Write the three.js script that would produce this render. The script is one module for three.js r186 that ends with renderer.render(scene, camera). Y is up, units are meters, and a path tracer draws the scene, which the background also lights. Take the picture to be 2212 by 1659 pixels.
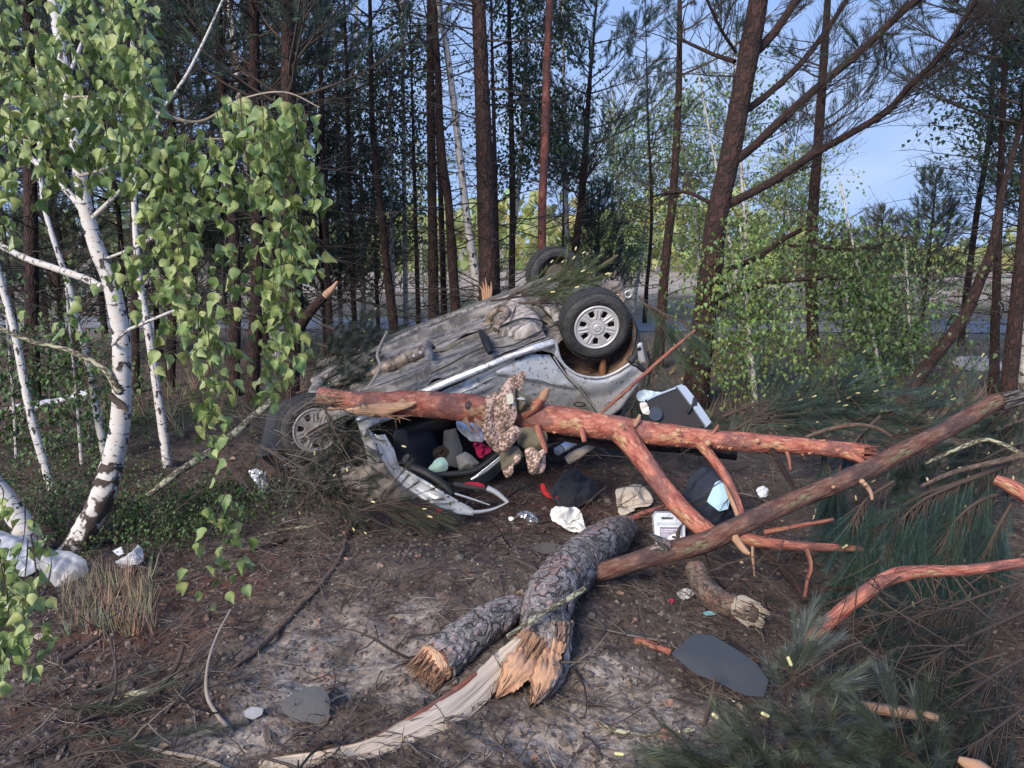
import * as THREE from 'three';
import { mergeGeometries, mergeVertices } from 'three/addons/utils/BufferGeometryUtils.js';
import { TessellateModifier } from 'three/addons/modifiers/TessellateModifier.js';

// ---------- camera, sky, sun, exposure ----------
const scene = new THREE.Scene();
const EYE = 2.0, PITCH = 10.5 * Math.PI / 180, FPX = 1662, CX = 1106, CY = 829.5;
const camera = new THREE.PerspectiveCamera(2 * Math.atan(CY / FPX) * 180 / Math.PI, 4 / 3, 0.05, 600);
camera.position.set(0, EYE, 0); camera.rotation.x = -PITCH; scene.add(camera);
const renderer = new THREE.WebGLRenderer({ antialias: true });
renderer.setSize(1024, 768); renderer.toneMapping = THREE.LinearToneMapping;
renderer.toneMappingExposure = 1.75;
renderer.shadowMap.enabled = true; renderer.shadowMap.type = THREE.PCFSoftShadowMap;
const SUN_DIR = new THREE.Vector3(-0.55, 0.62, 0.72).normalize();
const sun = new THREE.DirectionalLight(new THREE.Color(1.0, 0.91, 0.78), 2.9);
sun.position.copy(SUN_DIR).multiplyScalar(40); sun.target.position.set(0, 0, -7);
sun.castShadow = true; sun.shadow.radius = 40; sun.shadow.mapSize.set(2048, 2048);
Object.assign(sun.shadow.camera, { left: -16, right: 16, top: 16, bottom: -16, near: 1, far: 90 });
scene.add(sun, sun.target);

// ---------- numbers ----------
function rngOf(seed) { let a = seed >>> 0; return () => { a = (a + 0x6D2B79F5) | 0; let t = Math.imul(a ^ (a >>> 15), 1 | a); t = (t + Math.imul(t ^ (t >>> 7), 61 | t)) ^ t; return ((t ^ (t >>> 14)) >>> 0) / 4294967296; }; }
const R0 = rngOf(77);
const rr = (r, a, b) => a + (b - a) * r();
const clamp = (x, a = 0, b = 1) => Math.min(b, Math.max(a, x));
const mix = (a, b, t) => a + (b - a) * t;
const sstep = (a, b, x) => { const t = clamp((x - a) / (b - a)); return t * t * (3 - 2 * t); };
function hash3(x, y, z) { let h = Math.imul(x, 374761393) ^ Math.imul(y, 668265263) ^ Math.imul(z, 1274126177); h = Math.imul(h ^ (h >>> 13), 1274126177); return ((h ^ (h >>> 16)) >>> 0) / 4294967296; }
const PERM = new Uint8Array(1024), PVAL = new Float64Array(256);
{ const r = rngOf(5), q = [...Array(256).keys()]; for (let i = 255; i > 0; i--) { const j = Math.floor(r() * (i + 1)); [q[i], q[j]] = [q[j], q[i]]; } for (let i = 0; i < 1024; i++) PERM[i] = q[i & 255]; for (let i = 0; i < 256; i++) PVAL[i] = r(); }
function noise3(x, y, z, per = 0, pery = per) {
  let x0 = Math.floor(x), y0 = Math.floor(y), z0 = Math.floor(z), fx = x - x0, fy = y - y0, fz = z - z0, x1, y1;
  fx = fx * fx * (3 - 2 * fx); fy = fy * fy * (3 - 2 * fy); fz = fz * fz * (3 - 2 * fz);
  if (per) { x0 = ((x0 % per) + per) % per; y0 = ((y0 % pery) + pery) % pery; x1 = x0 + 1 === per ? 0 : x0 + 1; y1 = y0 + 1 === pery ? 0 : y0 + 1; } else { x1 = x0 + 1; y1 = y0 + 1; }
  x0 &= 255; x1 &= 255; y0 &= 255; y1 &= 255; z0 &= 255; const z1 = (z0 + 1) & 255;
  const A = PERM[x0], B = PERM[x1], a0 = PERM[A + y0], a1 = PERM[A + y1], b0 = PERM[B + y0], b1 = PERM[B + y1];
  let u = PVAL[PERM[a0 + z0]], v = PVAL[PERM[b0 + z0]], w = PVAL[PERM[a1 + z0]], t = PVAL[PERM[b1 + z0]];
  const lo = u + (v - u) * fx, lo2 = w + (t - w) * fx, p = lo + (lo2 - lo) * fy;
  if (fz === 0) return p;
  u = PVAL[PERM[a0 + z1]]; v = PVAL[PERM[b0 + z1]]; w = PVAL[PERM[a1 + z1]]; t = PVAL[PERM[b1 + z1]];
  const hi = u + (v - u) * fx, hi2 = w + (t - w) * fx, q = hi + (hi2 - hi) * fy; return p + (q - p) * fz;
}
function fbm(x, y, z = 0, oct = 4, per = 0, pery = per) { let s = 0, a = 0.5, n = 0; for (let o = 0; o < oct; o++) { s += a * noise3(x, y, z + o * 17, per, pery); n += a; x *= 2; y *= 2; z *= 2; per *= 2; pery *= 2; a *= 0.5; } return s / n; }
const V3 = (x, y, z) => new THREE.Vector3(x, y, z);

// ---------- sky: pale blue with thin cloud ----------
{
  const W = 1024, Hh = 512, d = new Float32Array(W * Hh * 4);
  for (let j = 0; j < Hh; j++) {
    const el = ((j + 0.5) / Hh - 0.5) * Math.PI, up = Math.max(0, Math.sin(el));
    for (let i = 0; i < W; i++) {
      const az = (i + 0.5) / W * 2 * Math.PI, cx = Math.cos(el) * Math.cos(az), cz = Math.cos(el) * Math.sin(az);
      const q = 1 / (up + 0.35), c = fbm(cx * q * 1.6 + 9, cz * q * 1.6 + 4, up * 2, 5), c2 = fbm(cx * q * 5 + 3, cz * q * 4 + 7, up, 4);
      const cl = sstep(0.46, 0.76, c * 0.75 + c2 * 0.25) * 0.45;
      const t = Math.pow(up, 0.55);
      const b = [mix(0.28, 0.145, t), mix(0.40, 0.26, t), mix(0.64, 0.58, t)], w = [0.46, 0.53, 0.64];
      for (let k = 0; k < 3; k++) d[(j * W + i) * 4 + k] = mix(b[k], w[k], cl) * 0.95;
      d[(j * W + i) * 4 + 3] = 1;
    }
  }
  const sky = new THREE.DataTexture(d, W, Hh, THREE.RGBAFormat, THREE.FloatType);
  sky.mapping = THREE.EquirectangularReflectionMapping; sky.magFilter = sky.minFilter = THREE.LinearFilter; sky.needsUpdate = true;
  scene.background = sky; scene.environment = sky;
}

// ---------- from a place in the photograph to a place in the world ----------
const cP = Math.cos(PITCH), sP = Math.sin(PITCH);
const rayOf = (x, y) => { const a = (x - CX) / FPX, b = (CY - y) / FPX; return V3(a, b * cP - sP, -b * sP - cP); };
const CAM = V3(0, EYE, 0);
const ptD = (x, y, d) => rayOf(x, y).multiplyScalar(d).add(CAM);                    // d metres along the view axis
const ptZ = (x, y, z) => { const r = rayOf(x, y); return r.multiplyScalar(z / -r.z).add(CAM); };   // z metres ahead
function groundH(x, z) {
  const near = sstep(15.5, 8, Math.hypot(x, z));
  let h = (fbm(x * 0.35 + 20, z * 0.35 + 5, 0, 3) - 0.5) * 0.28 * near;
  h += 0.16 * Math.exp(-(((x + 0.2) / 1.5) ** 2 + ((z + 4.1) / 0.75) ** 2));       // churned mound in front of the car
  h -= 0.14 * Math.exp(-(((x - 2.2) / 1.2) ** 2 + ((z + 3.6) / 0.9) ** 2));
  h += (fbm(x * 2.1, z * 2.1, 3, 4) - 0.5) * 0.13 * near + (fbm(x * 9, z * 9, 6, 3) - 0.5) * 0.035 * near;
  return h;
}
function gp(x, y, lift = 0) { const r = rayOf(x, y); let t = EYE / -r.y; for (let k = 0; k < 12; k++) { const p = r.clone().multiplyScalar(t).add(CAM); t = (EYE - groundH(p.x, p.z) - lift) / -r.y; } return r.multiplyScalar(t).add(CAM); }
const px2m = (w, p) => w / FPX * p.clone().sub(CAM).dot(V3(0, -sP, -cP));            // pixels to metres at a point

// ---------- naming ----------
const used = new Map();
function numbered(n) { const k = used.get(n) || 0; used.set(n, k + 1); return k ? n + '_' + String(k).padStart(3, '0') : n; }
function tag(o, label, category, group, kind) { if (label) o.userData.label = label; if (category) o.userData.category = category; if (group) o.userData.group = group; if (kind) o.userData.kind = kind; return o; }
function shade(m) { m.castShadow = true; m.receiveShadow = true; return m; }
function part(name, geo, mat, parent, label) { const m = shade(new THREE.Mesh(geo, mat)); m.name = name; if (label) m.userData.label = label; parent.add(m); return m; }
function thing(name, label, category, pos, group) { const g = new THREE.Group(); g.name = numbered(name); if (pos) g.position.copy(pos); scene.add(g); return tag(g, label, category, group); }
function single(name, geo, mat, label, category, group) { const m = shade(new THREE.Mesh(geo, mat)); m.name = numbered(name); scene.add(m); return tag(m, label, category, group); }
function inst(name, geo, mat, mats, parent, colors) {
  const m = shade(new THREE.InstancedMesh(geo, mat, mats.length)); m.name = name;
  mats.forEach((x, i) => { m.setMatrixAt(i, x); if (colors) m.setColorAt(i, colors[i]); });
  parent.add(m); m.userData.kind = 'stuff'; return m;
}

// ---------- mesh buffer ----------
class Buf {
  constructor() { this.p = []; this.n = []; this.u = []; this.i = []; this.c = null; }
  v(p, n, u, w) { this.p.push(p.x, p.y, p.z); this.n.push(n.x, n.y, n.z); this.u.push(u, w); return this.p.length / 3 - 1; }
  tube(pts, rad, seg = 6, o = {}) {
    const N = pts.length, t = new THREE.Vector3(), nrm = new THREE.Vector3(), bin = new THREE.Vector3(); let len = 0, base = this.p.length / 3;
    const ph = o.phase ?? 0;
    for (let k = 0; k < N; k++) {
      t.subVectors(pts[Math.min(N - 1, k + 1)], pts[Math.max(0, k - 1)]).normalize();
      if (k === 0) { nrm.set(Math.abs(t.y) > 0.9 ? 1 : 0, Math.abs(t.y) > 0.9 ? 0 : 1, 0); }
      nrm.addScaledVector(t, -nrm.dot(t)).normalize(); bin.crossVectors(t, nrm);
      if (k) len += pts[k].distanceTo(pts[k - 1]);
      const r = rad[k] ?? rad[rad.length - 1];
      for (let s = 0; s <= seg; s++) {
        const a = s / seg * Math.PI * 2 + ph, d = nrm.clone().multiplyScalar(Math.cos(a)).addScaledVector(bin, Math.sin(a));
        const q = r * (o.rough ? 1 + o.rough * (fbm(Math.cos(a) * 1.7 + (o.seed || 0), Math.sin(a) * 1.7, len * (o.freq || 6), 3) - 0.5) * 2 : 1) * (o.shape ? o.shape(a, k / (N - 1)) : 1);
        this.v(d.clone().multiplyScalar(q).add(pts[k]), d, s / seg * (o.wrap || 1), len * (o.vs ?? 1));
      }
    }
    for (let k = 0; k < N - 1; k++) for (let s = 0; s < seg; s++) { const a = base + k * (seg + 1) + s, b = a + seg + 1; this.i.push(a, a + 1, b, a + 1, b + 1, b); }
    if (o.cap) for (const [k, sg] of [[0, -1], [N - 1, 1]]) {
      t.subVectors(pts[Math.min(N - 1, k + 1)], pts[Math.max(0, k - 1)]).normalize().multiplyScalar(sg);
      const c = this.v(pts[k], t, 0.5, 0.5), st = this.p.length / 3;
      for (let s = 0; s <= seg; s++) { const j = (base + k * (seg + 1) + s) * 3; this.v(V3(this.p[j], this.p[j + 1], this.p[j + 2]), t, s / seg, 0); }
      for (let s = 0; s < seg; s++) sg < 0 ? this.i.push(c, st + s + 1, st + s) : this.i.push(c, st + s, st + s + 1);
    }
    return this;
  }
  tri(a, b, c) { const n = b.clone().sub(a).cross(c.clone().sub(a)).normalize(), k = this.v(a, n, 0, 0); this.v(b, n, 1, 0); this.v(c, n, 0, 1); this.i.push(k, k + 1, k + 2); }
  geo() { const g = new THREE.BufferGeometry(); g.setAttribute('position', new THREE.Float32BufferAttribute(this.p, 3)); g.setAttribute('normal', new THREE.Float32BufferAttribute(this.n, 3)); g.setAttribute('uv', new THREE.Float32BufferAttribute(this.u, 2)); g.setIndex(this.i); return g; }
}
const curvePts = (pts, n) => new THREE.CatmullRomCurve3(pts, false, 'centripetal').getSpacedPoints(n);
function lerpList(a, t) { const q = clamp(t) * (a.length - 1), i = Math.min(a.length - 2, Math.floor(q)); return a.length < 2 ? a[0] : mix(a[i], a[i + 1], q - i); }

// ---------- materials ----------
function tex(size, fn, srgb = true, wrap = true) {
  const d = new Uint8Array(size * size * 4);
  for (let j = 0; j < size; j++) for (let i = 0; i < size; i++) { const c = fn(i / size, j / size), k = (j * size + i) * 4; for (let q = 0; q < 3; q++) { const x = clamp(Array.isArray(c) ? c[q] : c); d[k + q] = 255 * (srgb ? (x <= 0.0031308 ? 12.92 * x : 1.055 * Math.pow(x, 1 / 2.4) - 0.055) : x); } d[k + 3] = 255; }
  const t = new THREE.DataTexture(d, size, size); if (srgb) t.colorSpace = THREE.SRGBColorSpace; t.magFilter = THREE.LinearFilter; t.minFilter = THREE.LinearMipmapLinearFilter; t.generateMipmaps = true;
  if (wrap) t.wrapS = t.wrapT = THREE.RepeatWrapping; t.needsUpdate = true; return t;
}
const rep = (t, x, y) => { const c = t.clone(); c.repeat.set(x, y); c.needsUpdate = true; return c; };
const C3 = (a, b, t) => [mix(a[0], b[0], t), mix(a[1], b[1], t), mix(a[2], b[2], t)];
const std = (o) => new THREE.MeshStandardMaterial({ roughness: 0.9, metalness: 0, side: THREE.DoubleSide, ...o });
const rgb = (r, g, b) => new THREE.Color().setRGB(r, g, b);
// plated pine bark: distance to the plate edges
function plates(u, v, nx, ny, seed) {
  const x = u * nx, y = v * ny, xi = Math.floor(x), yi = Math.floor(y); let a = 9, b = 9, id = 0;
  for (let j = -1; j <= 1; j++) for (let i = -1; i <= 1; i++) {
    const cx = ((xi + i) % nx + nx) % nx, cy = ((yi + j) % ny + ny) % ny, h = hash3(cx, cy, seed), g = hash3(cx, cy, seed + 5), dd = Math.hypot(xi + i + 0.15 + 0.7 * h - x, yi + j + 0.15 + 0.7 * g - y);
    if (dd < a) { b = a; a = dd; id = h; } else if (dd < b) b = dd;
  }
  return [b - a, id];
}
const T = {}, M = {};
{
  // bark: dark fissures round uneven scales, flaking in layers
  const crack = (u, v, nx, ny, seed, w) => { const d = (fbm(u * nx, v * ny, seed + 9, 3, nx, ny) - 0.5) * 0.5 / nx; const q = Math.abs(2 * fbm((u + d) * nx, (v + d) * ny, seed, 3, nx, ny) - 1), p = Math.abs(2 * fbm((u + d) * nx * 2, v * ny * 2, seed + 4, 2, nx * 2, ny * 2) - 1); return sstep(0, w, q) * (0.45 + 0.55 * sstep(0, w * 1.2, p)); };
  const pb = (u, v) => [crack(u, v, 12, 6, 3, 0.22), fbm(u * 16, v * 12, 8, 4, 16, 12), fbm(u * 4, v * 3, 5, 3, 4, 3)];
  T.pine = tex(512, (u, v) => { const [e, n, l] = pb(u, v); let c = C3([0.03, 0.015, 0.012], [0.078, 0.034, 0.025], clamp(n * 1.5 - 0.4 + (l - 0.5) * 0.5)); return C3([0.014, 0.01, 0.009], c, 0.25 + 0.75 * e); });
  T.pineB = tex(512, (u, v) => { const [e, n] = pb(u, v); return e * 0.65 + n * 0.35; }, false);
  const rb = (u, v) => [crack(u, v, 6, 9, 11, 0.1), fbm(u * 9, v * 9, 13, 5, 9), fbm(u * 28, v * 10, 5, 4, 28, 10), fbm(u * 4, v * 4, 31, 4, 4)];
  T.red = tex(512, (u, v) => { const [e, n, fl, pl] = rb(u, v); let c = C3([0.25, 0.062, 0.043], [0.51, 0.185, 0.122], clamp(n * 2.4 - 0.75)); c = C3(c, [0.57, 0.31, 0.215], sstep(0.58, 0.74, fl) * 0.55); c = C3(c, [0.16, 0.075, 0.068], sstep(0.50, 0.62, pl) * 0.75); c = C3(c, [0.50, 0.40, 0.19], sstep(0.40, 0.32, pl) * sstep(0.5, 0.62, fl) * 0.4); return C3([0.15, 0.04, 0.025], c, 0.55 + 0.45 * e); });
  T.redB = tex(512, (u, v) => { const [e, n, fl] = rb(u, v); return e * 0.2 + n * 0.45 + fl * 0.35; }, false);
  const gb = (u, v) => [crack(u, v, 13, 10, 21, 0.13), fbm(u * 14, v * 14, 24, 5, 14), fbm(u * 7, v * 7, 41, 4, 7)];
  T.grey = tex(512, (u, v) => { const [e, n, pk] = gb(u, v); let c = C3([0.11, 0.092, 0.085], [0.33, 0.30, 0.285], clamp(n * 2.0 - 0.5)); c = C3(c, [0.32, 0.18, 0.145], sstep(0.54, 0.66, pk) * 0.6); c = C3(c, [0.13, 0.125, 0.10], sstep(0.44, 0.34, pk) * 0.6); return C3([0.05, 0.04, 0.034], c, 0.1 + 0.9 * e); });
  T.greyB = tex(512, (u, v) => { const [e, n] = gb(u, v); return e * 0.6 + n * 0.4; }, false);
  const bw = (u, v) => { // birch: white paper bark, dark lenticels, cracks
    const l = sstep(0.61, 0.69, fbm(u * 5, v * 50, 7, 2, 5, 50) * 0.7 + fbm(u * 20, v * 50, 9, 2, 20, 50) * 0.3), k = sstep(0.62, 0.68, fbm(u * 5, v * 8, 15, 4, 5, 8)), p = fbm(u * 5, v * 4, 2, 3, 4);
    let c = C3([0.47, 0.43, 0.385], [0.62, 0.60, 0.585], p); c = C3(c, [0.60, 0.48, 0.38], sstep(0.58, 0.75, fbm(u * 4, v * 20, 19, 3, 4)) * 0.45); return C3(c, [0.035, 0.03, 0.028], clamp(l * 0.85 + k));
  };
  T.birch = tex(512, bw);
  T.birchB = tex(512, (u, v) => 1 - sstep(0.66, 0.72, fbm(u * 5, v * 8, 15, 4, 5)) * 0.7 - 0.2 * fbm(u * 8, v * 40, 4, 3, 8), false);
  T.birchBase = tex(512, (u, v) => { const k = sstep(0.44, 0.53, fbm(u * 6, v * 7, 25, 4, 6)), n = fbm(u * 24, v * 24, 3, 3, 24); return C3(C3([0.74, 0.70, 0.66], [0.5, 0.46, 0.42], n), C3([0.035, 0.026, 0.022], [0.11, 0.075, 0.06], n), k); });
  T.wood = tex(512, (u, v) => { const g = fbm(u * 48, v * 3, 5, 4, 3), q = fbm(u * 6, v * 2, 9, 3, 2), s = sstep(0.62, 0.72, fbm(u * 64, v * 2, 14, 3, 2)); let c = C3([0.46, 0.22, 0.115], [0.84, 0.60, 0.40], clamp(g * 1.3 + q * 0.7 - 0.5)); return C3(c, [0.30, 0.14, 0.08], s * 0.6); });
  T.woodB = tex(512, (u, v) => fbm(u * 48, v * 3, 5, 4, 3), false);
  T.ash = tex(512, (u, v) => { const g = fbm(u * 40, v * 2, 25, 4, 2), q = fbm(u * 5, v * 2, 29, 3, 2); let c = C3([0.30, 0.235, 0.185], [0.58, 0.49, 0.40], clamp(g * 1.3 - 0.15)); return C3(c, [0.62, 0.40, 0.24], sstep(0.5, 0.72, q) * 0.7); });
  // forest floor: grey sandy soil under brown needles
  T.soil = tex(1024, (u, v) => { const n = fbm(u * 12, v * 12, 2, 5, 12), f = fbm(u * 90, v * 90, 5, 3, 90), st = Math.max(sstep(0.63, 0.72, fbm(u * 90, v * 22, 8, 2, 22)), sstep(0.63, 0.72, fbm(u * 22, v * 90, 12, 2, 22)), sstep(0.64, 0.73, fbm((u + v) * 64, (u - v) * 16, 15, 2, 16)));
    let c = C3([0.62, 0.6, 0.58], [1.05, 1.02, 1.0], clamp(n * 1.4 - 0.2)); c = c.map((x) => x * (0.55 + f * 0.8)); return C3(c, [0.62, 0.46, 0.36], st * 0.45); });
  T.soilB = tex(1024, (u, v) => fbm(u * 20, v * 20, 2, 6, 20), false);
  T.paint = tex(512, (u, v) => { const d = fbm(u * 5, v * 5, 3, 5, 5), s = sstep(0.64, 0.7, fbm(u * 4, v * 60, 6, 3, 4)), sp = sstep(0.7, 0.76, fbm(u * 60, v * 60, 8, 2, 60)); let c = C3([0.60, 0.60, 0.61], [0.40, 0.365, 0.335], sstep(0.5, 0.72, d)); c = C3(c, [0.68, 0.68, 0.69], s * 0.5); return C3(c, [0.2, 0.16, 0.13], sp * 0.7); });
  T.paintR = tex(512, (u, v) => 0.32 + 0.5 * sstep(0.44, 0.7, fbm(u * 5, v * 5, 3, 5, 5)), false);
  T.dirt = tex(512, (u, v) => { const d = fbm(u * 5, v * 9, 13, 5, 5, 9), k = fbm(u * 40, v * 40, 17, 3, 40), s = fbm(u * 5, v * 44, 19, 4, 5, 44), sp = sstep(0.62, 0.7, fbm(u * 34, v * 34, 23, 3, 34)); let c = C3([0.12, 0.108, 0.098], [0.33, 0.295, 0.265], clamp(d * 2.2 - 0.6)); c = C3(c, [0.055, 0.05, 0.048], sstep(0.56, 0.66, s) * 0.7); c = C3(c, [0.36, 0.33, 0.30], sstep(0.42, 0.32, s) * 0.45); c = C3(c, [0.34, 0.29, 0.24], sp * 0.6); return c.map((x) => x * (0.65 + 0.7 * k)); });
  T.door = tex(512, (u, v) => { const d = fbm(u * 4, v * 4, 23, 5, 4), k = fbm(u * 30, v * 8, 27, 3, 8); return C3([0.16, 0.157, 0.155], [0.31, 0.285, 0.265], clamp(d * 1.8 - 0.5)).map((x) => x * (0.8 + 0.4 * k)); });
  T.camo = tex(512, (u, v) => { const q = (x) => (Math.floor(x * 200) + 0.5) / 200, a = q(u), b = q(v), n = fbm(a * 20, b * 20, 3, 3, 20), m = fbm(a * 46, b * 46, 7, 2, 46); let c = [0.215, 0.135, 0.10]; if (n > 0.57) c = [0.14, 0.10, 0.075]; if (n < 0.47) c = [0.25, 0.165, 0.125]; if (m * 0.6 + fbm(a * 13, b * 13, 12, 2, 13) * 0.4 > 0.515) c = [0.62, 0.42, 0.34]; return c.map((x) => x * (0.85 + 0.3 * noise3(u * 200, v * 200, 1, 200))); });
  T.cloth = tex(256, (u, v) => fbm(u * 6, v * 6, 3, 5, 6), false);
  T.asphalt = tex(256, (u, v) => { const n = fbm(u * 60, v * 60, 2, 3, 60), q = fbm(u * 4, v * 4, 5, 3, 4); const x = 0.13 + 0.12 * n + 0.06 * q; return [x, x, x * 1.04]; });
  T.grain = tex(256, (u, v) => fbm(u * 40, v * 40, 3, 4, 40), false);
  const bm = (t, b, s, o = {}) => std({ map: t, bumpMap: b, bumpScale: s, ...o });
  M.pine = bm(T.pine, T.pineB, 0.02); M.pineFar = std({ map: T.pine });
  M.red = bm(T.red, T.redB, 0.012, { roughness: 0.75 }); M.grey = bm(T.grey, T.greyB, 0.022);
  M.birch = bm(T.birch, T.birchB, 0.004, { roughness: 0.7 }); M.birchBase = bm(T.birchBase, T.birchB, 0.012);
  M.wood = bm(T.wood, T.woodB, 0.008); M.ash = bm(T.ash, T.woodB, 0.006);
  M.twig = std({ color: rgb(0.072, 0.05, 0.038) }); M.twigGrey = std({ color: rgb(0.15, 0.125, 0.105) }); M.twigDark = std({ color: rgb(0.04, 0.03, 0.026) }); M.twigRed = bm(T.red, T.redB, 0.006, { color: rgb(0.8, 0.8, 0.8) });
  M.stick = bm(rep(T.grey, 1, 2), T.greyB, 0.004, { color: rgb(0.78, 0.62, 0.5) }); M.stickPale = bm(rep(T.ash, 1, 2), T.woodB, 0.003, { color: rgb(0.85, 0.84, 0.82) });
  M.lichen = std({ map: tex(256, (u, v) => C3([0.09, 0.075, 0.05], [0.42, 0.40, 0.27], sstep(0.46, 0.6, fbm(u * 8, v * 20, 2, 4, 8)))) });
  const leaf = (r, g, b) => new THREE.MeshPhysicalMaterial({ color: rgb(r, g, b), roughness: 0.55, transmission: 0.38, thickness: 0, side: THREE.DoubleSide });
  M.leaf = [leaf(0.25, 0.34, 0.10), leaf(0.33, 0.41, 0.135), leaf(0.18, 0.27, 0.08), leaf(0.40, 0.45, 0.16)];
  M.leafI = leaf(1, 1, 1);
  M.needle = std({ color: rgb(1, 1, 1), roughness: 0.6 });
  M.paint = std({ map: T.paint, roughnessMap: T.paintR, roughness: 1, metalness: 0.25, bumpMap: T.paintR, bumpScale: 0.002 });
  M.paintClean = std({ map: T.paint, roughness: 0.26, metalness: 0.45 });
  M.dirt = bm(T.dirt, T.cloth, 0.006, { roughness: 0.8 }); M.door = std({ map: T.door, roughness: 0.45, metalness: 0.2 });
  M.rubber = bm(T.grain, T.grain, 0.002, { color: rgb(0.075, 0.073, 0.071), roughness: 0.8 });
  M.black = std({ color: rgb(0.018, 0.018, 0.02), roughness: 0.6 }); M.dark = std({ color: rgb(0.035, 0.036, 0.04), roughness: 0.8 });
  M.camo = bm(T.camo, T.cloth, 0.004); M.olive = bm(null, T.cloth, 0.006, { color: rgb(0.15, 0.125, 0.08) });
  M.silver = std({ color: rgb(0.62, 0.60, 0.59), roughness: 0.42, metalness: 0.35, bumpMap: T.grain, bumpScale: 0.0006 });
}
// ---------- ground, road, field ----------
{
  const zs = []; let z = 45; while (z > -320) { zs.push(z); z -= z > 1 ? 0.05 + 0.004 * z * z : 0.015 + 0.0009 * z * z; }
  const NC = 470, pos = [], col = [], uv = [], idx = [];
  const sandAt = (x, z) => inSpot(sandSpots, x, z); globalThis.sandAt = sandAt;
  const sandSpots = [[690, 1400, 130, 70], [820, 1440, 150, 80], [640, 1500, 110, 70], [1330, 1440, 90, 40], [1360, 1560, 170, 75], [1180, 1620, 200, 60], [900, 1330, 60, 30], [520, 1590, 120, 50]].map(([x, y, a, b]) => { const p = gp(x, y), q = gp(x + a, y), s = gp(x, y - b); return [p.x, p.z, Math.abs(q.x - p.x), Math.abs(s.z - p.z)]; });
  const redSpots = [[240, 1330, 240, 110], [420, 1260, 160, 50], [1220, 1060, 140, 60], [1100, 1080, 120, 50]].map(([x, y, a, b]) => { const p = gp(x, y), q = gp(x + a, y), s = gp(x, y - b); return [p.x, p.z, Math.abs(q.x - p.x), Math.abs(s.z - p.z)]; });
  const inSpot = (S, x, z) => { let m = 0; for (const [a, b, c, d] of S) m = Math.max(m, Math.exp(-(((x - a) / c) ** 2 + ((z - b) / d) ** 2) * 1.1)); return m; };
  for (const zz of zs) {
    const hw = 5 + Math.abs(zz) * 1.0;
    for (let i = 0; i <= NC; i++) {
      const x = (i / NC * 2 - 1) * hw, h = groundH(x, zz); pos.push(x, h, zz); uv.push(x / 1.7, zz / 1.7);
      let c = [0.085, 0.062, 0.048]; const n = fbm(x * 1.3 + 4, zz * 1.3, 9, 4), n2 = fbm(x * 5, zz * 5, 19, 4);
      c = C3(c, [0.122, 0.096, 0.078], sstep(0.4, 0.62, n));
      c = C3(c, [0.10, 0.049, 0.035], clamp(inSpot(redSpots, x, zz) * 1.5) * sstep(0.3, 0.55, n2));
      c = C3(c, [0.38, 0.325, 0.275], clamp(inSpot(sandSpots, x, zz) * 1.9 * sstep(0.33, 0.52, n2 * 0.75 + n * 0.25)));
      c = C3(c, [0.06, 0.075, 0.035], sstep(0.52, 0.66, fbm(x * 0.8, zz * 0.8, 33, 3)) * sstep(-6, -8, zz) * 0.7);
      const road = -18.2 - x * 0.05, f = sstep(-14, -16.5, zz - x * 0.05);
      c = C3(c, C3([0.23, 0.2, 0.145], [0.30, 0.26, 0.2], n2), f * 0.9); c = C3(c, [0.17, 0.19, 0.09], f * sstep(0.52, 0.7, fbm(x * 0.3, zz * 0.3, 3, 3)) * 0.8);
      c = C3(c, [0.50, 0.43, 0.35], sstep(-22, -30, zz) * sstep(0.3, 0.5, fbm(x * 0.08, zz * 0.2, 13, 3)));
      col.push(...c);
    }
  }
  const W = NC + 1; for (let j = 0; j < zs.length - 1; j++) for (let i = 0; i < NC; i++) { const a = j * W + i; idx.push(a, a + 1, a + W, a + 1, a + W + 1, a + W); }
  const g = new THREE.BufferGeometry(); g.setAttribute('position', new THREE.Float32BufferAttribute(pos, 3)); g.setAttribute('uv', new THREE.Float32BufferAttribute(uv, 2)); g.setAttribute('color', new THREE.Float32BufferAttribute(col, 3)); g.setIndex(idx); g.computeVertexNormals();
  tag(single('ground', g, std({ map: T.soil, bumpMap: T.soilB, bumpScale: 0.05, vertexColors: true, roughness: 0.97 })), null, null, null, 'structure');
  // the asphalt road behind the first trees
  const rb = new Buf(); for (let k = 0; k <= 80; k++) { const x = -40 + k; for (const s of [0, 1]) { const zz = -17.4 - s * 2.6 + x * 0.05; rb.v(V3(x, groundH(x, zz) + 0.015, zz), V3(0, 1, 0), x / 2, zz / 2); } if (k) { const a = k * 2 - 2; rb.i.push(a, a + 2, a + 1, a + 1, a + 2, a + 3); } }
  tag(single('road', rb.geo(), bmRoad()), null, null, null, 'structure');
  function bmRoad() { return std({ map: T.asphalt, roughness: 0.97, color: rgb(1.0, 0.96, 0.92) }); }
}

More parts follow.
